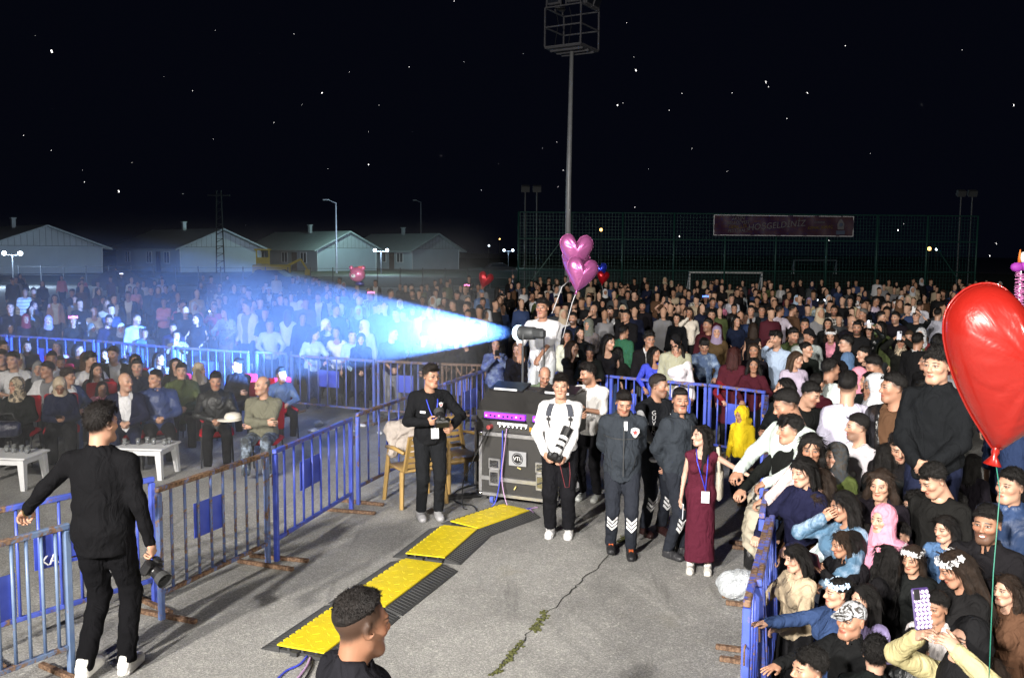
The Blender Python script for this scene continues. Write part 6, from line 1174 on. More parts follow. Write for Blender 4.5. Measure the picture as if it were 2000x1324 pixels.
LEFT = '''
441 610 0 f halflong hoodie:l:floral rail -20 8 hy=-30 bot=trousers:z z=.0 h=1.66 | girl in pale blue floral hooded sweater leaning on the barrier
386 622 0 f long vest:k rail -14 6 hy=-32 h=1.62 | girl in black vest with mint green sleeves leaning on the barrier
419 600 0 f bun tee:h phone -14 6 hy=-20 ph=w lit=1 h=1.62 | girl in bright pink t-shirt filming with a glowing phone
477 587 0 f bun sweat:m clasp -20 10 hy=-44 | woman in maroon sweater with earrings looking up to the left
440 582 0 f bob coat:k down -10 4 hy=-10 | woman with dark bob above the girl in floral sweater
352 596 0 f long sweat:p phone -4 4 ph=w bot=trousers:k h=1.58 | girl in pale pink sweater holding a phone before her face
320 590 0 f bun sweat:p cross -6 6 hy=10 | woman in salmon pink sweater with crossed arms in the blue haze
380 598 0 f hijab:s coat:p down -4 4 hy=14 | woman with grey headscarf and dusty pink coat in the haze
397 541 0 m short jacket:k down -10 0 | man with camouflage sleeve at the back below the second house
429 558 0 f long coat:m down 0 0 hy=16 | woman in dark maroon coat at the back, left of the brown headscarf
444 542 0 f hijab:k coat:k down 10 0 | woman in black headscarf in the last row below the lattice pole
458 560 0 f hijab:t coat:k down -4 6 hy=-14 | woman in brown headscarf laughing, left of the knitted cap
474 565 0 m beanie:t jacket:k down 0 0 | person in brown knitted cap at the back of the left crowd
505 587 0 f long jacket:k down 6 0 | woman in black jacket right of the maroon sweater
525 567 0 f long open:k phonelow 0 2 in=w fl=w ph=k | woman with white flower crown at the back left of the beam
536 592 0 f hijab:k coat:n down -2 6 | smiling woman in black headscarf below the white flower crown
559 587 0 f long sweat:n down -4 0 hy=-20 | woman with long hair and dark sweater above the girl in cream top
587 595 0 f hijab:z coat:n down 10 4 hy=40 | woman with pale headscarf looking right into the beam
604 567 0 f long sweat:n down 0 0 | serious woman with long dark hair in navy top at the beam's upper edge
622 580 0 m quiff open:n down -4 0 hy=-20 in=w | man with swept hair and white shirt under navy jacket in the beam
645 572 0 f long coat:n down 10 0 hy=-40 | woman looking left right behind the man with swept hair
672 570 0 f halflong:l jacket:d down -4 0 hy=-14 sm=1 | smiling woman with light brown shoulder length hair and denim jacket
693 574 0 m curly jacket:k down 12 0 hy=30 | curly-haired young man right of the light brown haired woman
611 545 0 m fade tank:k down 6 0 hy=66 | shirtless-looking man in profile standing high at the back
664 547 0 m short tee:w down -20 0 hy=-40 sm=1 | man in white t-shirt laughing left beside the bear balloon
725 576 0 m short shirt:m:stripe down 0 2 led=pink_led sm=1 | smiling man with pink glowing crown and dark striped shirt
733 552 0 m short open:k down 0 0 in=w | man in dark jacket and white shirt behind the pink glowing crown
762 572 0 m fade shirt:o down 6 0 hy=56 | man in dark olive shirt in profile facing right
781 592 0 f hijab:w coat:k down -4 4 sm=1 | smiling woman in white headscarf above the beam
806 573 0 m quiff shirt:k down -6 0 hy=-20 st=.9 | bearded man in open black shirt above the beam
825 586 0 f long coat:k down 4 0 | woman with dark hair hidden behind the man in white shirt
851 572 0 m short tee:w down 0 0 | young man in white t-shirt right of the bearded man
867 588 0 f bob coat:k down 0 -4 | woman with dark bob in front of the man in white tee
892 575 0 m cap:k jacket:k down 4 0 hy=14 | man in black cap behind two young men in black jackets
912 561 0 m short tee:k down -6 10 led=pink_led | man with tilted head and pink glowing ears near the red balloon
886 594 0 m fade jacket:k down -10 -6 hy=-36 | young man with cropped sides in black jacket looking left down
913 599 0 m short jacket:k down -14 -8 hy=-46 | dark-haired man in black jacket in profile above the beam
943 590 0 m buzz tee:k down -4 0 hy=-10 bd=1.1 st=.6 mo=1 | stocky man in black t-shirt with goatee right of the beam
941 573 0 m cap:d jacket:d down 10 0 | person in blue hood behind the stocky man
934 560 0 m curly tee:k down -6 0 hy=10 | curly-haired man below the red heart balloon
972 566 0 f long tank:k face+down 120 0 | woman with very long hair seen from behind, bare arms raised to her head
994 575 0 f long jacket:k phonelow -6 0 | woman with long hair and dark jacket right of the bare armed woman
1012 556 0 m short shirt:n:stripe up+down 30 0 hy=-10 | man in striped navy shirt raising his arm
828 606 0 m fringe hoodie:w clasp 6 -12 hy=16 bd=1.05 | young man in white hooded top with fringe standing in the beam
806 607 0 f hijab:n coat:l down 0 0 hy=10 | woman in dark blue headscarf behind the man in white hooded top
861 604 0 f hijab:t coat:k down -20 -6 hy=-30 | person in brown headscarf turned left right of the white hooded top
527 633 0 c fringe sweat:s rail 6 -10 hy=10 h=1.62 bot=trousers:k | boy in pale grey sweatshirt leaning on the barrier left of the beam
562 614 0 f long:r vest:c down 172 0 | girl in cream sleeveless knit seen from behind with dark hair
610 650 0 f long tee:l rail 14 -12 hy=56 h=1.6 | girl in light blue t-shirt with long hair bending over the barrier
636 634 0 f hijab:w:hoops coat:k face 14 -8 hy=30 | woman in white striped headscarf with her hand at her mouth
658 648 0 f long blouse:w rail 0 0 hy=-20 h=1.56 | girl in white blouse between the striped headscarf and the hooded girl
705 662 0 f hijab:n coat:n clasp 0 4 h=1.58 | girl in dark hooded coat facing the camera in the brightest part of the beam
712 636 0 f hijab:w coat:l down -20 0 hy=-40 | woman in pale headscarf looking left inside the beam
688 655 0 c short tee:l down 10 0 h=1.5 | boy in light top half dissolved in the beam
765 650 0 m fade tee:n clasp 10 0 hy=50 h=1.74 bot=trousers:g | man in dark t-shirt with grey trousers in profile in the beam
827 657 0 f bun coat:n clasp -10 -24 hy=20 ph=n | woman with tied hair looking down at a phone in the beam
857 676 0 f hijab:k coat:k cross 0 0 hy=-4 h=1.55 | girl in black headscarf with yellow top under the beam
842 652 0 f hijab:q coat:l down 0 -6 hy=20 | woman in teal headscarf behind the girl in black headscarf
892 660 0 f long sweat:k down -4 0 h=1.66 | pale woman with long hair left of the woman in black tee
910 666 0 f bun tee:k clasp -6 0 hy=-22 sm=1 h=1.66 | smiling woman in black ruffled t-shirt at the rusty barrier
968 672 0 f halflong jacket:d:denim phone 4 0 ph=k two=1 h=1.6 | woman in denim jacket with raised hands covering her face
1014 680 0 f hijab:t coat:k clasp -4 -8 hy=-20 h=1.62 | woman in brown headscarf and gold necklace beneath the follow spot
932 640 0 f hijab:k coat:k down -10 0 hy=-20 | woman in black headscarf behind the denim jacket
742 600 0 m short jacket:n down 0 0 | man in navy jacket in the upper part of the beam
700 606 0 f hijab:l coat:n down 0 0 hy=-10 | woman in pale blue headscarf inside the upper beam
655 604 0 m short hoodie:n down 4 -4 hy=30 | young man in dark hooded top inside the beam behind the striped headscarf
590 620 0 f halflong coat:n down 0 0 hy=20 | woman in dark coat at the left end of the bright beam
775 612 0 m short shirt:n down -12 0 hy=-20 | man in dark shirt half lost in the blue beam
49 570 0 m short sweat:s:hoops down 6 0 hy=10 | man in grey striped sweatshirt in the blue haze at far left
66 596 0 f hijab:n coat:k down 8 0 hy=20 | woman in dark headscarf in front of the grey striped sweatshirt
107 582 0 f halflong open:b down 0 0 in=w | woman in beige jacket over white top in the left haze
141 572 0 m short jacket:n cross 0 0 bd=1.1 | broad man in navy jacket in the left haze
120 542 0 f long sweat:p down 10 0 | person in pink top at the back of the left haze
161 545 0 f hijab:b coat:p down 0 0 | woman in dusty rose coat at the back of the left haze
24 548 0 m cap:m jacket:k down 10 0 | man in dark red cap at the back left edge
237 537 0 f long coat:k up+down 6 0 led=white_led | woman wearing glowing white light crown at the back of the haze
280 553 0 f long tee:w down 0 0 | woman in white top in the hazy back rows
302 552 0 f hijab:k coat:n down -4 0 | woman in black headscarf right of the white top in the hazy back rows
317 548 0 m short tee:s down 4 0 | tall man in grey t-shirt at the back of the haze
295 567 0 m fade jacket:j down 0 0 | man in blue jacket in the middle of the haze
265 566 0 f long:l sweat:p down 12 0 | woman with long hair and pink sweater in the middle of the haze
250 577 0 m short open:n down 0 0 in=w | man in dark suit and open white shirt in the haze
222 583 0 m short open:k down 6 0 in=w hy=20 | man in black suit with white shirt front left of the other suit
201 586 0 f hijab:k coat:n down 4 0 | woman in black headscarf left of the man in black suit
184 606 0 f bun blouse:w cross 8 8 hy=20 | girl in white blouse with crossed arms in the haze
178 640 0 f hijab:a:floral coat:k down 6 0 hy=30 | woman with leafy patterned headscarf behind the hazy barrier
210 638 0 f hijab:n coat:k down 0 0 | woman in navy headscarf facing the camera behind the hazy barrier
236 640 0 f hijab:s:floral coat:k down 2 0 hy=10 | woman with pale flowered headscarf behind the hazy barrier
265 622 0 m fade shirt:l down 12 0 hy=30 st=.5 | man in light blue shirt looking right behind the flowered headscarf
213 625 0 m short tee:n down 0 0 st=.9 mo=1 | bearded man in dark top in the left haze
283 650 0 m short jacket:d down 0 0 bd=1.08 | man in blue denim-like jacket standing behind the hazy barrier
263 660 0 m short jacket:n down -6 0 | man in navy jacket left of the blue jacketed man behind the barrier
338 640 0 m curly jacket:n down 0 0 | curly-haired boy behind the barrier left of the mint sleeved girl
345 655 0 c long coat:b phone 0 0 h=1.45 ph=w | child in tan coat filming through the hazy barrier
126 650 0 m short jacket:n down 0 0 | man in dark jacket behind the barrier above the girl in white
88 645 0 f hijab:k coat:k down 0 0 | woman in black headscarf behind the barrier at left
20 640 0 f long jacket:j down 4 4 hy=20 | long-haired woman in blue jacket behind the barrier at the left edge
143 625 0 f long coat:k down 2 0 led=pink_led | woman with small pink glowing crown in the left haze
94 625 0 f hijab:v coat:k down 6 0 | woman in mauve headscarf in the left haze
50 622 0 f hijab:r coat:k down 10 0 | woman in orange red headscarf in the left haze
20 600 0 m short shirt:n down 4 0 | man in navy shirt at the left edge of the haze
'''
RIGHT = '''
1086 563 0 m fade open:n down 8 0 hy=40 in=w | young man in dark suit in profile left of the upper balloon ribbon
1110 560 0 m fade vest:k down -10 -12 hy=-30 | man in dark vest with white sleeves below the pink balloons
1072 560 0 f halflong tee:w down 10 0 | woman in white top far back beside the pole
1040 578 0 m short open:k face+down 0 -4 in=w | man in dark jacket rubbing his face left of the spot operator
1052 560 0 m short tee:k down 0 0 hy=-30 | dark man behind the spot operator's head
1122 592 0 m short coat:f down 150 0 bd=1.1 | man in grey-green coat with his back to the camera
1120 621 0 m fade shirt:n down -6 2 hy=-12 sm=1 st=.9 | bearded smiling man in navy polo shirt beside the balloon ribbon
1160 605 0 m bald tee:k face+down -10 0 hy=-20 bd=1.1 st=.3 | bald man in black holding a phone to his ear
1177 592 0 f hijab:k coat:k down 0 0 | woman in black headscarf above the bald man
1182 570 0 f hijab:w coat:k down 10 0 | person with white headband far back right of the balloons
1192 608 0 m fringe open:k down -6 0 hy=-10 in=w | boy in black suit jacket over white shirt beside his friend
1224 616 0 m fade jacket:k clasp -10 2 hy=-24 | boy with cropped hair in black jacket and friend's arm round his neck
1255 598 0 m short jacket:k hug+down -4 2 hy=-10 st=.9 | bearded young man in dark jacket behind the two boys
1226 575 0 m short jacket:f down 6 0 | man in grey patterned jacket far behind the two boys
1243 580 0 f long coat:k down 0 0 | woman in the dark rows behind the two boys
1302 594 0 m short vest:k highphone 0 0 hy=-10 ph=k two=1 | man in black vest over white shirt raising a phone with both hands
1322 622 0 f long jacket:k down -6 0 hy=-10 | woman in black jacket with necklace left of the girl in white
1347 621 0 f long:b sweat:w face+down 10 4 hy=-26 sm=.3 z=.12 | tall girl with long brown hair in white sweatshirt touching her hair
1375 673 0 c fringe jacket:d:denim rail 6 -22 hy=4 h=1.58 | boy in denim jacket with cream collar behind the barrier
1325 683 0 f fringelong jacket:w down -8 0 hy=-24 h=1.66 | woman in white cardigan with dark fringe beside the royal blue top
1277 690 0 f halflong blouse:u railwide 24 0 hy=40 h=1.66 bd=1.1 | woman in royal blue blouse leaning on the barrier
1268 662 0 m curly open:k down 10 -4 hy=12 gl=1 in=w | boy with curly hair and glasses above the royal blue top
1320 667 0 m cap:k sweat:b down 0 -10 hy=10 | person in dark cap and tan top behind the white cardigan
1186 666 0 f long tank:k down 10 -6 hy=40 h=1.72 | woman with sleek long black hair in profile facing right
1206 690 0 f curlylong coat:k rail 150 0 h=1.66 | woman with curly black hair turned away at the barrier
1152 682 0 f pony tee:k phonelow 0 -26 ph=k h=1.6 | girl with ponytail in black looking down at her phone
1117 678 0 f long:b tee:k face+down 40 0 hy=40 h=1.6 | girl with long brown hair in cropped black t-shirt turned right
1108 656 0 f halflong blouse:w down 10 0 hy=-10 h=1.6 | girl in white blouse behind the long brown haired girl
1150 634 0 f hood:a coat:a down -10 0 hy=-20 | woman with grey patterned hood below the bald man
1132 650 0 f long sweat:k down 10 -10 hy=14 h=1.6 | girl with dark hair between the beard and the ponytail
1360 580 0 m short shirt:f:plaid down 0 0 | man in dark plaid shirt left of the blue lights
1378 583 0 f bob coat:k down 0 0 led=blue_led | girl with blue glowing lights on her head
1391 590 0 m short jacket:k down 4 0 hy=20 | man in black jacket right of the blue lights
1407 592 0 f bun sweat:p down -10 -4 | woman in pale pink top in the rows before the goal
1429 582 0 m fringe tee:w down 4 0 bd=1.05 | man in white t-shirt in front of the white goal
1448 573 0 f bun open:s down -6 0 in=w | woman in light grey shirt near the white goal
1434 602 0 c short jacket:k down 0 0 h=1.6 | boy in dark jacket with white collar before the white tee
1467 606 0 m short open:k down -10 0 in=w | man in black jacket over white below the goal
1488 606 0 m short jacket:n down 0 0 | man in navy jacket right of the goal post
1390 615 0 m short shirt:m down 0 -4 hy=-10 | man in wine shirt behind the dusty headscarf
1384 634 0 m short sweat:m down -6 0 hy=-30 | man in purple-brown sweater facing left
1400 648 0 f hijab:v coat:t down 0 0 sm=.7 | woman in mauve-brown headscarf smiling in the right crowd
1438 627 0 f long tee:n clasp 10 -10 hy=20 | woman with long dark hair and earrings in black top looking down right
1472 641 0 f halflong:b tank:k down 150 0 hy=40 | woman with brown hair and bare shoulder turned away
1455 620 0 f bun coat:k down 0 0 | woman peeking out between two dark-haired women
1433 692 0 f halflong:r coat:m down 170 0 | woman with reddish dark hair seen from behind
1426 716 0 f long sweat:r rail 10 0 hy=40 sm=.8 h=1.58 | girl in red top smiling to the right over the barrier
1472 712 0 f curlylong sweat:m rail 0 0 hy=-4 h=1.62 | girl with long wavy black hair and plum top at the barrier
1473 684 0 f long:b coat:k down -10 0 hy=-4 | woman with brown hair and red lips above the plum top
1517 661 0 m fringe shirt:l face+down -20 4 hy=-16 h=1.78 | boy in pale blue shirt with open mouth looking up
1552 700 0 f long:l sweat:s down 20 -10 hy=40 h=1.62 | girl with long light brown hair in grey top turning round
1574 682 0 f bun coat:k down 20 -4 hy=40 | woman with tied dark hair in profile behind the girl in grey
1547 653 0 m short jacket:o down 4 -10 hy=30 | young man in green jacket looking right down
1577 655 0 m cap:k jacket:s down 10 -14 hy=30 | man in black cap bending forward
1572 634 0 m short jacket:k down 0 -6 | man in dark jacket behind the black cap
1522 606 0 m short tee:w hip 150 0 hy=-50 bd=1.05 | man in white t-shirt with hand on hip, back turned
1547 604 0 m short tee:t down 140 0 hy=-40 | man in brown t-shirt right of the white one, back turned
1556 583 0 f hijab:l coat:l down 0 0 | woman in light blue headscarf at the back of the right crowd
1580 588 0 f hijab:v coat:b down 0 0 | woman in beige coat and grey headscarf at the back of the right crowd
1604 592 0 m short jacket:s down 160 0 led=white_led | person in grey jacket with white glowing collar from behind
1629 606 0 m short shirt:f:plaid down 0 0 st=.8 | man in black and white plaid shirt in the right crowd
1623 658 0 f wavy:b open:k clasp -6 -18 hy=-4 in=p fl=w sm=.9 z=.05 | smiling woman with white flower crown and long curls in dark cardigan
1617 632 0 f bob coat:k down 0 4 | woman with dark hair above the flower crown
1655 670 0 m short jacket:k down -20 4 hy=-50 gl=1 | man with glasses in profile right of the flower crown
1656 704 0 f hijab:d coat:n down 150 0 | woman in blue-grey headscarf seen from behind
1641 724 0 f hijab:k coat:k down 160 0 h=1.7 | woman in large black headscarf with her back to the camera
1620 720 0 m short tee:w down 150 0 hy=-30 | boy in white tee facing away beside the black headscarf
1674 640 0 m short jacket:k down -4 0 hy=-8 st=.9 mo=1 | bearded man in black jacket left of the glaring phone
1697 645 0 f long jacket:k:leather highphone 0 0 ph=w lit=1 two=1 | woman in leather jacket with glaring phone light
1664 628 0 m bald tee:k down 10 0 hy=20 | bald dark man behind the bearded one
1687 613 0 m short:g shirt:w down -8 -6 hy=-30 | grey-haired man in white shirt in the right crowd
1660 588 0 m short open:b down 0 0 in=w | man in beige jacket near the back right of the crowd
1677 583 0 f long open:k phone 0 0 in=w ph=w | woman in dark jacket filming at the back right
1710 587 0 m short tee:w down 60 0 hy=50 | man in white t-shirt turned right at the back right
1726 597 0 m short jacket:n down 20 0 hy=40 st=.6 | man in navy jacket turned right beside the white tee
1750 596 0 f hijab:w coat:u down -20 0 hy=-30 | woman in white headscarf and violet blue coat at the back
1796 594 0 m short tee:w down 170 0 bd=1.1 | broad man in white t-shirt from behind at the back right
1750 620 0 m short jacket:k down -10 0 hy=-20 st=.6 | dark-haired man in black jacket right of centre right crowd
1720 619 0 m short jacket:o down 20 0 hy=40 | man in dark green jacket turned right
1790 616 0 m short tee:k highphone -10 0 ph=w two=1 | man with raised arms filming above the smiling headscarf
1832 612 0 m short tee:s down 150 0 | man in pale grey tee seen from behind by the balloon
1760 668 0 f hijab:b:marble coat:k highphone -6 0 ph=z two=1 h=1.6 | woman in beige scarf with white cuffs holding up a lilac phone
1776 657 0 f bun:l coat:r down -8 -12 | fair-haired woman looking down beside the smiling headscarf
1799 658 0 f hijab:s:floral open:r down -4 4 hy=-10 sm=1 in=o z=.05 | laughing woman in silver patterned headscarf, rust jacket and green top
1812 706 0 f long coat:k down -30 0 hy=-46 | woman with dark hair in profile above the raised boy
1715 712 0 m quiff jacket:k down -20 -16 hy=-40 | man with dark swept hair bending left
1690 690 0 f bun coat:k down -20 -6 hy=-40 | woman hidden behind raised arms in the middle of the right crowd
1534 758 0 f long jacket:k phonelow -40 -4 hy=-46 h=1.66 | woman with long black hair holding a tablet at the barrier corner
1575 765 0 m short tee:k down 20 -16 hy=40 h=1.7 | young man with curly top looking down right
1595 748 0 f bun:k coat:m down 150 0 | woman with pinned dark hair seen from behind
1654 752 58 m fade tee:w down -150 -4 hy=-40 | young man with faded hair in white t-shirt from behind
1699 745 0 f long coat:k down -30 0 hy=-46 | woman with black hair in profile near the grey headscarf
1678 735 0 f hijab:p coat:p down -20 0 hy=-40 | woman in dusty pink headscarf in profile
1712 757 56 f hijab:s coat:s down -40 0 hy=-46 | woman in silver grey headscarf in profile beside the leather jacket
1714 782 54 f long coat:k phone -4 -4 ph=n | woman filming with dark phone in front of her mouth
1748 756 60 m short open:k:leather down -24 4 hy=-46 in=t sk=1 | man in black leather jacket with brown jumper and white collar in profile
1832 742 72 m curly jacket:k clasp -14 0 hy=-14 sk=2 z=.52 lod=0 sm=.2 | curly-haired boy in black hooded jacket raised above the crowd by the big red balloon
1548 786 62 m fade sweat:w rail -50 -16 hy=-30 sk=1 | young man with slicked black hair in white sweater bending over the barrier
1546 838 63 m fringe shirt:k rail -56 0 hy=-44 sk=0 | young man with fringe and black shirt in sharp left profile
1583 872 68 f long blouse:w rail -30 -8 hy=30 | girl with white headband looking right, white sweater
1638 828 58 m short shirt:l:stripe down -14 -14 hy=-10 sk=1 | young man with closed eyes in pale blue striped shirt
1677 833 60 m fade tee:w down -50 4 hy=-30 st=.6 sk=2 | tall man with faded hair in white t-shirt in left profile
1635 889 66 f hijab:f:marble shirt:o down -36 -2 hy=-14 h=1.5 | girl in dark grey patterned headscarf and olive top
1573 918 71 f bob jacket:n rail -40 -8 hy=-6 sk=3 lod=0 | pale woman with black parted hair and navy blazer at the barrier
1606 940 70 f long:b coat:k rail -50 -4 hy=-36 sk=3 sm=.6 | woman with brown hair smiling in left profile behind the navy blazer
1650 938 66 f bun coat:k down -60 -6 hy=-60 | woman with black hair in a bun seen from the side
1722 942 74 f wavy:b coat:k down -12 -8 hy=-4 sk=2 lod=0 | brunette with earrings and wavy hair looking down in the right crowd
1733 890 66 f halflong coat:k down 150 0 | dark-haired woman from behind above the brunette
1752 866 66 m short jacket:k down -20 -20 hy=30 | young man with head bowed below the leather jacket
1700 895 56 m curly jacket:k down 150 0 | curly dark head between the white tee and the brunette
1836 930 76 m short tee:k down -26 -26 hy=-26 sk=2 | young man in black t-shirt with white piping, head bowed
1792 985 74 m curly jacket:n:denim down -40 -4 hy=-30 gl=1 sk=2 | curly-haired young man with glasses and denim jacket in left profile
1975 948 80 m short jacket:j down -26 4 hy=-10 sk=2 | boy at the right edge in blue jacket under the balloon knot
1929 1020 90 m short jacket:k down -10 0 hy=-6 sm=1 st=.8 sk=4 lod=0 | grinning man with stubble and black jacket near the right edge
1900 905 60 f halflong coat:k down 150 0 | dark head behind the balloon knot
1870 985 70 m short tee:k down -130 0 | dark-haired boy from behind left of the grinning man
1727 1012 80 f hijab:p coat:p down -24 0 hy=-16 sk=3 lod=0 h=1.55 | young woman in bright pink headscarf looking left
1653 985 78 f long coat:d:denim face+rail -46 -10 hy=-20 | woman with long dark hair and denim sleeve covering her face with a hand
1622 1035 76 f long:b sweat:w rail -60 -20 hy=-50 | woman with brown hair and white sleeve leaning over the barrier
1650 1072 80 f halflong:b jacket:k phone -40 -10 hy=-20 ph=m two=1 | woman with hair slide holding a dark red phone
1662 1118 80 f bob jacket:k clasp -56 0 hy=-40 | girl with straight black hair in left profile above the blue flower crown
1727 1135 84 f curlylong coat:k down -110 0 hy=-40 fl=p | girl with curly black hair decorated with small pink flowers
1785 1088 84 f long:b coat:k down -20 -8 hy=-6 fl=w lod=0 | girl with white flower crown behind the patterned phone
1880 1104 96 f long:b coat:k down -50 -24 hy=-40 fl=w lod=0 | brown-haired woman with white flower crown tilting her head down
1969 1150 94 f long:b coat:t down -34 0 hy=-10 sk=3 lod=0 | fair-faced girl with long brown hair at the right edge
1636 1198 94 f bun jacket:j reach+down -66 0 hy=0 ta=1500:1145:4.35 fl=l sk=2 lod=0 h=1.4 | girl with pale blue flower crown reaching out a blue sleeve
1660 1272 102 c cap:s:marble jacket:k reach+down -40 6 hy=4 ta=1462:1283:3.7 sk=1 lod=0 h=1.35 fc_=1 | boy in grey patterned cap stretching out a black sleeve
1890 1252 124 f hijab:k sweat:b:knit highphone -26 10 hy=-16 ta=1752:1196:3.36 ha=hold tb=1803:1190:3.36 hb=v sk=3 lod=0 h=1.55 | woman in black headscarf and beige sweater holding up a patterned phone
1785 1312 110 m short jacket:k down 170 0 hs=1.05 | dark-haired boy from behind at the bottom edge
1708 1338 112 m curly jacket:k down 175 0 | dark curly head at the very bottom edge right of the cap
1580 1400 116 c short jacket:n point+down -60 0 h=1.4 lod=0 ta=1412:1306:3.35 ha=point | child in navy sleeve pointing from below the picture
1935 1330 118 f wavy:b coat:t down -160 0 | long-haired woman at the bottom right corner from behind
1690 1075 78 f long coat:s down -30 0 hy=-20 | woman with long black hair and pale grey coat squeezed behind the dark red phone
1760 1045 78 m short jacket:n down -20 0 hy=-10 | man in navy jacket between the pink headscarf and the flower crown
1692 985 72 f halflong sweat:p down -40 -4 hy=-20 | woman with black hair left of the pink headscarf
1850 1030 78 f long sweat:d down -20 -6 hy=-20 | woman with dark hair between the glasses and the grinning man
1600 985 72 f halflong:b coat:t rail -50 -10 hy=-10 | woman with brown hair and brown coat leaning at the barrier below the navy blazer
1800 880 62 f long sweat:c down -20 0 hy=-20 | woman with long black hair under the raised boy's arms
1560 1090 84 f bob sweat:b rail -50 -10 hy=-10 | woman with dark bob and beige sweater gripping the nearest right barrier
1690 1190 96 f long sweat:v down -40 0 hy=-20 | woman with black hair behind the boy in the patterned cap
1830 1190 98 m short shirt:s down -20 0 hy=-10 | dark-haired man behind the raised patterned phone
1448 884 44 c hood:y sweat:y down -30 -14 hy=-6 lod=1 h=1.22 | child in bright yellow hooded sweater behind the barrier corner
'''
for ln in SEATED.strip().split('\n'):
    a, J, pr = crowd(ln, True, 'seated guests on the left'); y = a.rotation_euler.z; k = a.scale[0]
    red_chair((a.location.x-math.sin(y)*.0, a.location.y, a.location.z), y, 'red chair under the '+' '.join(ln.split('|')[1].split()[:9]))
SEATL = list(USED)
for ln in LEFT.strip().split('\n'): crowd(ln, False, 'people in the standing crowd on the left')
for ln in RIGHT.strip().split('\n'): crowd(ln, False, 'people in the standing crowd on the right')
# mint sleeves, bag and scarf of single guests
def extra_phone(px, py, Y, label, face, col=(.4, .3, .6), spots=False, up=(0, 0, 1)):
    p = at_d(px, py, Y); ph = empty('smartphone', (0, 0, 0), 0, label, 'phone', 'phones held up in the crowd'); ph.matrix_world = local_frame(p, face, up)
    b = MB().box((0, 0, 0), (.078, .011, .16), bev=.005).build('body', M['color'], ph, color=col); MB().box((-.02, -.007, .055), (.026, .004, .042), bev=.001).build('camera_bump', M['black'], ph); MB().box((0, .0062, 0), (.07, .002, .148)).build('screen', M['glass'], ph)
    if spots:
        m = MB()
        for i in range(9):
            for j in range(4): m.lathe([(.0085, 0), (.0075, .0012)], (-.027+j*.018+(i % 2)*.005, -.0055, -.068+i*.0165), 7, Matrix.Rotation(PI/2, 3, 'X'))
        tag(m.build('case_pattern', M['color'], ph, color=(.62, .5, .72)), kind='stuff')
    return ph
# far rows: people too small to tell much about
LABS = {}
def filler(n, region, z0, group, labels, seed, sit=False):
    rng = random.Random(seed); made = 0; tries = 0
    while made < n and tries < 20000:
        tries += 1; x, y = region(rng)
        if min(((x-a)**2+((y-b)*.8)**2 for a, b in USED), default=9) < .40**2: continue
        USED.append((x, y)); made += 1; sex = rng.choice('mmmff'); hair = rng.choice(['short', 'fade', 'short', 'curly'] if sex == 'm' else ['long', 'hijab', 'bob', 'long', 'bun']); tops = ['jacket', 'tee', 'open'] if sex == 'm' else ['coat', 'sweat']
        cols = 'kkkkknnfjgwmeo'; c = rng.choice(cols); tp = rng.choice(tops); dark = c in 'kknnfjmeo'
        hcol = rng.choice('kkbtsn') if hair == 'hijab' else rng.choice('kkkb'); CN = dict(k='black', n='navy', f='charcoal', j='dark blue', g='grey', w='white', s='pale grey', m='wine red', e='green', o='olive', b='beige', t='brown')
        GN = dict(jacket='jacket', tee='t-shirt', open='blazer', coat='coat', sweat='sweater'); HN = dict(short='short hair', fade='cropped hair', curly='curly hair', long='long hair', bob='bobbed hair', bun='tied hair', hijab=CN[hcol]+' headscarf'); away = rng.choice([0, 0, 0, 0, 0, 0, 1])
        lab = '%s %s with %s and %s %s%s in the %s %s crowd' % ('man' if sex == 'm' else 'woman', 'far back' if y > 30 else 'deep', HN[hair], CN[c], GN[tp], ' turned away' if away else '', 'hazy' if x < 0 else 'dim', labels)
        lab = lab.replace(' far back with', ' with').replace(' deep with', ' with') if False else lab.replace('man far back with', 'man far back with').replace('man deep with', 'man standing with')
        if sit: lab = lab.replace('man standing', 'man sitting')
        if lab in LABS and LABS[lab] < 1 or lab in LABS: made -= 1; USED.pop(); continue
        LABS[lab] = 1
        person('person', (x, y, 0), math.atan2(-x, y)+R(150 if away else rng.choice([-30, -15, 0, 0, 15, 30])), rng.uniform(1.6, 1.84) if sex == 'm' else rng.uniform(1.54, 1.7), sex, pose='lap' if sit else rng.choice(['down', 'down', 'clasp']), hair=hair, haircol=PAL[hcol] if hair == 'hijab' else HC_[hcol], skin=rng.choice(SKN), top=tp, topcol=PAL[c], inner=PAL[rng.choice('wwg')] if tp == 'open' else None, botcol=PAL[rng.choice('kjnf')], fade=.85 if sex == 'm' else 0, head=(rng.choice([-30, 0, 30]), 0), lod=2 if y > 20 else 1, sit=sit, label=lab, group=group)
filler(9, lambda r: ((lambda y: (r.uniform(-.56, -.33)*y, y))(r.uniform(13.4, 15.6))), 0, 'people behind the seated guests', 'left', 13, True)
filler(8, lambda r: ((lambda y: (r.uniform(.42, .56)*y, y))(r.uniform(6.5, 17))), 0, 'people behind the red balloon', 'right', 15)
filler(2, lambda r: ((lambda y: (r.uniform(-.56, -.06)*y, y))(r.uniform(20, 24))), 0, 'far people of the left crowd', 'left', 3)
filler(3, lambda r: ((lambda y: (r.uniform(.06, .52)*y, y))(r.uniform(14.3, 20))), 0, 'far people of the right crowd', 'right', 5)
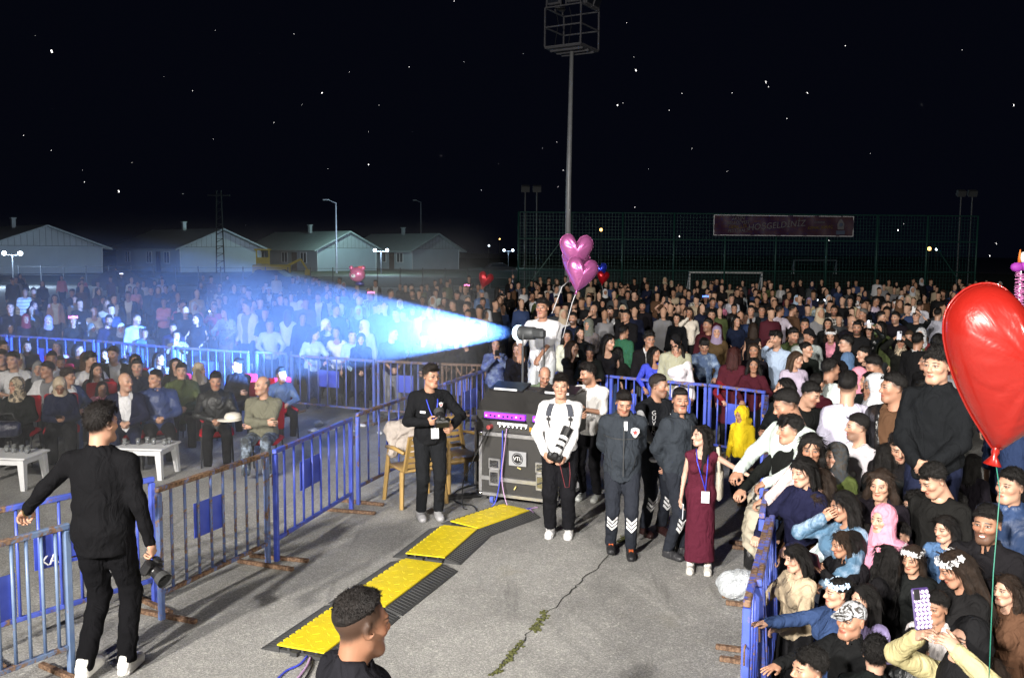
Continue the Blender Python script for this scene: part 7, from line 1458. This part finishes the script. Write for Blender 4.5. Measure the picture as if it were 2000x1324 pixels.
# the rest of the crowd, farthest and smallest, as one mass
def mass(n, region, seed):
    rng = random.Random(seed); V, F, C = [], [], []; off = 0; made = tries = 0; protos = []
    for kw in (dict(sex='m', hair='short', top='jacket'), dict(sex='m', hair='fade', top='tee', pose='clasp'), dict(sex='f', hair='long', top='coat'), dict(sex='f', hair='hijab', top='coat', pose='clasp'), dict(sex='m', hair='curly', top='sweat', pose='cross'), dict(sex='f', hair='bun', top='sweat')):
        r, J, pr = person('person', (0, 0, 0), 0, lod=3, head=(0, 0), **kw); prt = []
        for o in list(r.children):
            me = o.data; v = np.empty(len(me.vertices)*3, np.float32); me.vertices.foreach_get('co', v); li = np.empty(len(me.loops), np.int32); me.loops.foreach_get('vertex_index', li); prt.append((o.name.split('.')[0], v.reshape(-1, 3), li.reshape(-1, 4))); bpy.data.objects.remove(o)
        bpy.data.objects.remove(r); protos.append((kw, prt))
    while made < n and tries < 9000:
        tries += 1; x, y = region(rng)
        if min(((x-a)**2+(y-b)**2 for a, b in USED), default=9) < .36**2: continue
        USED.append((x, y)); made += 1; kw, prt = rng.choice(protos); a = math.atan2(-x, y)+R(rng.uniform(-40, 40)); k = rng.uniform(.92, 1.06); ca, sa = math.cos(a)*k, math.sin(a)*k; sk = rng.choice(SKN); tc = PAL[rng.choice('kkkkkkknnffjjgwmobt')]; bc = PAL[rng.choice('kjnf')]; hc = PAL[rng.choice('kbtsn')] if kw['hair'] == 'hijab' else HC_[rng.choice('kkkb')]
        for nm, v, q in prt:
            V.append(np.stack([v[:, 0]*ca-v[:, 1]*sa+x, v[:, 0]*sa+v[:, 1]*ca+y, v[:, 2]*k], 1)); F.append(q+off); off += len(v); c = sk if nm == 'body' else hc if nm in ('hair', 'headscarf') else bc if nm == 'trousers' else tc; C.append(np.tile((*c, 1.), (len(v), 1)))
    m = NT('crowd_cloth_and_skin'); m.base(m.n('ShaderNodeAttribute', attribute_name='tint').outputs['Color']); m.rough(.8); m.b.inputs['Specular IOR Level'].default_value = .15
    me = mesh_data('crowd', np.concatenate(V), np.concatenate(F), [m.m], True); at = me.attributes.new('tint', 'FLOAT_COLOR', 'POINT'); at.data.foreach_set('color', np.concatenate(C).astype(np.float32).ravel()); print('MASS', made, len(me.vertices))
    return tag(obj('crowd', me), 'mass of people too far back to tell apart', kind='stuff')
mass(330, lambda r: ((lambda y: (r.choice([-1, 1, 1])*r.uniform(.0, .54)*y, y))(20+26*r.random()**1.25)), 21)
print('PEOPLE', sum(1 for o in bpy.data.objects if o.name.split('.')[0] == 'person'), 'TRIS', sum(len(o.data.polygons)*2 for o in bpy.data.objects if o.type == 'MESH'), 'UNIQUE', sum(len(me.polygons)*2 for me in bpy.data.meshes))
# ============================================================ SMALL THINGS
extra_phone(1800, 1188, 3.5, 'phone in a violet spotted case held up at the lower right', (-.25, 1, -.25), (.05, .03, .12), True)
extra_phone(1752, 950, 7.2, 'tablet-like dark phone lying on the arms in the crowd', (0, 1, .6), (.02, .02, .03)) if False else None
# coats hung over the barrier, bag, litter
def cloth(px, py, Y, w, h, d, col, name, label, cat, seed, mat='plain', rz=0.):
    p = at_d(px, py, Y); f = Field((-w-.1, -d-.1, -h-.12), (w+.1, d+.1, .15), .016); r = random.Random(seed); wv = wob(seed)
    for i in range(5): x = -w+2*w*i/4; f.cone((x, -.02, .02), (x+r.uniform(-.05, .05), -d*r.uniform(.4, 1), -h*r.uniform(.6, 1)), .07, .05, .06); f.cone((x, .02, .02), (x, d*.8, -h*r.uniform(.3, .8)), .06, .05, .06)
    f.disp(lambda x, y, z: .022*wv(x, y, z, 22)+.01*wv(x, y, z, 48)); v, q = f.mesh()
    return tag(obj(name, mesh_data(name, v, q, [M[mat]], True), None, col, loc=p, rot=(0, 0, rz)), label, cat)
cloth(1486, 968, 8.3, .26, .42, .10, (.42, .38, .30), 'hung_coat', 'beige coat hung over the end-on barrier beside the yellow hood', 'coat', 1, rz=R(70)); cloth(1502, 945, 8.0, .18, .18, .10, (.62, .60, .55), 'hung_jacket', 'crumpled white jacket lying over the barrier top', 'coat', 2, rz=R(70)); cloth(1478, 1010, 7.6, .12, .3, .07, (.40, .36, .28), 'hung_scarf', 'beige scarf hanging below the black phone at the barrier', 'scarf', 4, rz=R(75))
cloth(790, 838, 11.0, .16, .34, .12, (.42, .37, .33), 'draped_jacket', 'grey beige jacket thrown over the tan chair', 'jacket', 6)
q = at_h(1446, 1178); f = Field((-.28, -.25, -.02), (.28, .25, .34), .014); w5 = wob(5); f.ell((0, 0, .12), (.19, .16, .13), .05); f.ell((.08, .02, .13), (.13, .13, .12), .05); f.disp(lambda x, y, z: .022*w5(x, y, z, 24)+.012*w5(x, y, z, 60)); f.clip(lambda x, y, z: -z+0*x+0*y); v, q5 = f.mesh()
pm = NT('thin_white_plastic'); pm.base((.75, .8, .84)); pm.rough(.2); pm.b.inputs['Transmission Weight'].default_value = .25; pm.bump(pm.noise(26, 4, .6, pm.coord(), 2.), .9, .03)
tag(obj('plastic_bag', mesh_data('plastic_bag', v, q5, [pm.m], True), None, loc=(q.x, q.y+.1, 0)), 'crumpled translucent white plastic bag on the asphalt beside the right barrier', 'bag')
q = at_h(1478, 1112); r = empty('handbag', (q.x, q.y, 0), R(20), 'black handbag standing at the foot of the end-on barrier', 'bag'); MB().box((0, 0, .15), (.26, .12, .28), bev=.03).build('body', M['leather'], r, True, (.012, .012, .013)); MB().tube([(-.09, 0, .28), (-.07, 0, .45), (.07, 0, .45), (.09, 0, .28)], .01, 6).build('strap', M['rubber'], r, True)
p = at_d(455, 818, 12.0); r = empty('white_cap', p, R(-30), 'white cap lying on the knees of the man in tracksuit', 'hat'); MB().lathe([(.11, 0), (.115, .03), (.09, .075), (.03, .09), (.001, .091)], n=16).build('crown', M['petal'], r, True, (.6, .57, .5)); MB().lathe([(.001, .0), (.16, -.005), (.16, .003), (.001, .008)], (0, -.06, 0), 16).build('brim', M['petal'], r, True, (.6, .57, .5))
p = at_d(12, 838, 11.6); r = empty('handbag', p, R(10), 'black leather handbag on the lap of the woman at the left edge', 'bag'); MB().box((0, 0, 0), (.34, .14, .2), bev=.035).build('body', M['leather'], r, True, (.012, .014, .03)); MB().tube([(-.12, 0, .1), (-.08, 0, .2), (.08, 0, .2), (.12, 0, .1)], .01, 6).build('strap', M['rubber'], r, True)
for i, (px, py, w, h, lab) in enumerate(((622, 832, .16, .1, 'crumpled white paper'), (655, 838, .2, .05, 'clear plastic bottle'), (708, 834, .15, .06, 'white carton'), (690, 845, .1, .05, 'grey wrapper'), (612, 843, .22, .05, 'torn plastic sheet'), (742, 848, .1, .05, 'white cup'), (1290, 1010, .05, .02, 'small paper scrap'), (1050, 1210, .03, .01, 'tiny white scrap'))):
    p = at_h(px, py); f = Field((-.2, -.15, -.02), (.2, .15, .15), .012); wv = wob(i+40); f.ell((0, 0, h*.5), (w*.5, w*.35, max(h*.5, .014)), .02); f.disp(lambda x, y, z: .012*wv(x, y, z, 50)); f.clip(lambda x, y, z: .002-z+0*x+0*y); v, q5 = f.mesh()
    if len(v): tag(obj('litter', mesh_data('litter', v, q5, [M['paper'] if i % 3 else pm.m], True), None, loc=(p.x, p.y, 0), rot=(0, 0, i*1.3)), lab+(' lying on the ground under the barrier behind the red chairs' if i < 6 else ' on the open grey asphalt of the aisle'), 'litter')
# confetti drifting in the light of the stage
FL = [(101, 101, 9), (574, 67, 3), (507, 105, 3), (629, 182, 7), (682, 141, 3), (799, 131, 4), (720, 258, 3), (590, 205, 2), (535, 240, 3), (102, 213, 3), (161, 333, 3), (232, 374, 7), (100, 294, 4), (46, 265, 3), (165, 356, 4), (357, 379, 3), (274, 273, 2), (417, 272, 2), (720, 322, 5), (906, 121, 3), (887, 3, 4), (740, 206, 2), (805, 258, 2), (974, 320, 3), (1022, 106, 3), (1087, 278, 3), (1242, 138, 7), (1238, 112, 3), (1224, 45, 2), (1206, 206, 7), (1217, 202, 4), (1332, 183, 4), (1430, 182, 4), (1496, 161, 10), (1501, 170, 5), (1577, 182, 6), (1537, 232, 4), (1651, 90, 4), (1879, 98, 4), (1980, 206, 6), (1307, 216, 3), (1352, 290, 2), (1060, 290, 2), (1100, 333, 3), (1112, 410, 4), (1240, 405, 4), (1175, 449, 3), (1327, 462, 5), (1619, 470, 5), (1754, 450, 5), (1765, 437, 3), (1946, 476, 6), (1933, 500, 5), (376, 178, 3), (69, 70, 2), (258, 318, 2), (480, 440, 2), (862, 305, 2), (940, 372, 3), (1090, 365, 3), (1267, 330, 2), (1420, 335, 2), (1700, 300, 2), (1800, 205, 2), (640, 330, 2), (320, 150, 2), (420, 60, 2)]
cm = simple('confetti_foil', (.95, .96, 1.), .3, .0); cmd = MB().box((0, 0, 0), (.9, .12, 1.9), bev=.03).data('confetti', cm)
for i, (px, py, s) in enumerate(FL):
    Y = random.uniform(5, 11); p = at_d(px, py, Y); o = obj('confetti_flake', cmd, None, loc=p, rot=(random.uniform(-.9, .3), random.uniform(-.6, .6), random.uniform(-.7, .7))); k = (s*.85 if s > 4 else s*.55)*.36*Y/FPX; o.scale = (k, k, k)
    tag(o, 'tiny bright confetti flake drifting in the black night sky', 'confetti', 'confetti flakes in the night sky')
# stage smoke in which the follow spot shows its beam
hz = NT('stage_smoke'); hz.t.nodes.remove(hz.b); pv = hz.n('ShaderNodeVolumePrincipled'); p = hz.coord('Object'); n1 = hz.noise(.42, 4, .6, p, 1.2); x, y, z = hz.sep(hz.mapping(p, loc=(0, 0, -2.6)))[0:3]
fade = hz.math('MULTIPLY', hz.step(z, .9, -.9), hz.math('MULTIPLY', hz.step(x, 12.6, 11.5), hz.math('MULTIPLY', hz.step(y, -4.2, -3.2), hz.step(y, 8.5, 3.))))
lp = hz.n('ShaderNodeVectorMath', operation='DISTANCE'); hz.t.links.new(p, lp.inputs[0]); lp.inputs[1].default_value = (BEAM_AT.x+12.6-.6, BEAM_AT.y-13.5+.4, BEAM_AT.z); d = hz.math('MULTIPLY', fade, hz.math('MULTIPLY_ADD', hz.step(n1, .3, .72), .06, hz.math('MULTIPLY_ADD', hz.step(lp.outputs['Value'], 1.9, .1), .15, .011))); pv.inputs['Color'].default_value = (.92, .95, 1, 1); hz.t.links.new(d, pv.inputs['Density']); pv.inputs['Anisotropy'].default_value = .25; hz.t.links.new(pv.outputs[0], hz.out.inputs['Volume'])  # extra dense smoke ball added at the lamp to brighten the beam's start
sm = MB().box((0, 0, 2.), (26, 17.4, 3.96)).build('stage_smoke', hz.m, loc=(-12.6, 13.5, 0)); tag(sm, 'thin drifting stage smoke lit blue by the follow spot', 'smoke', kind='stuff')
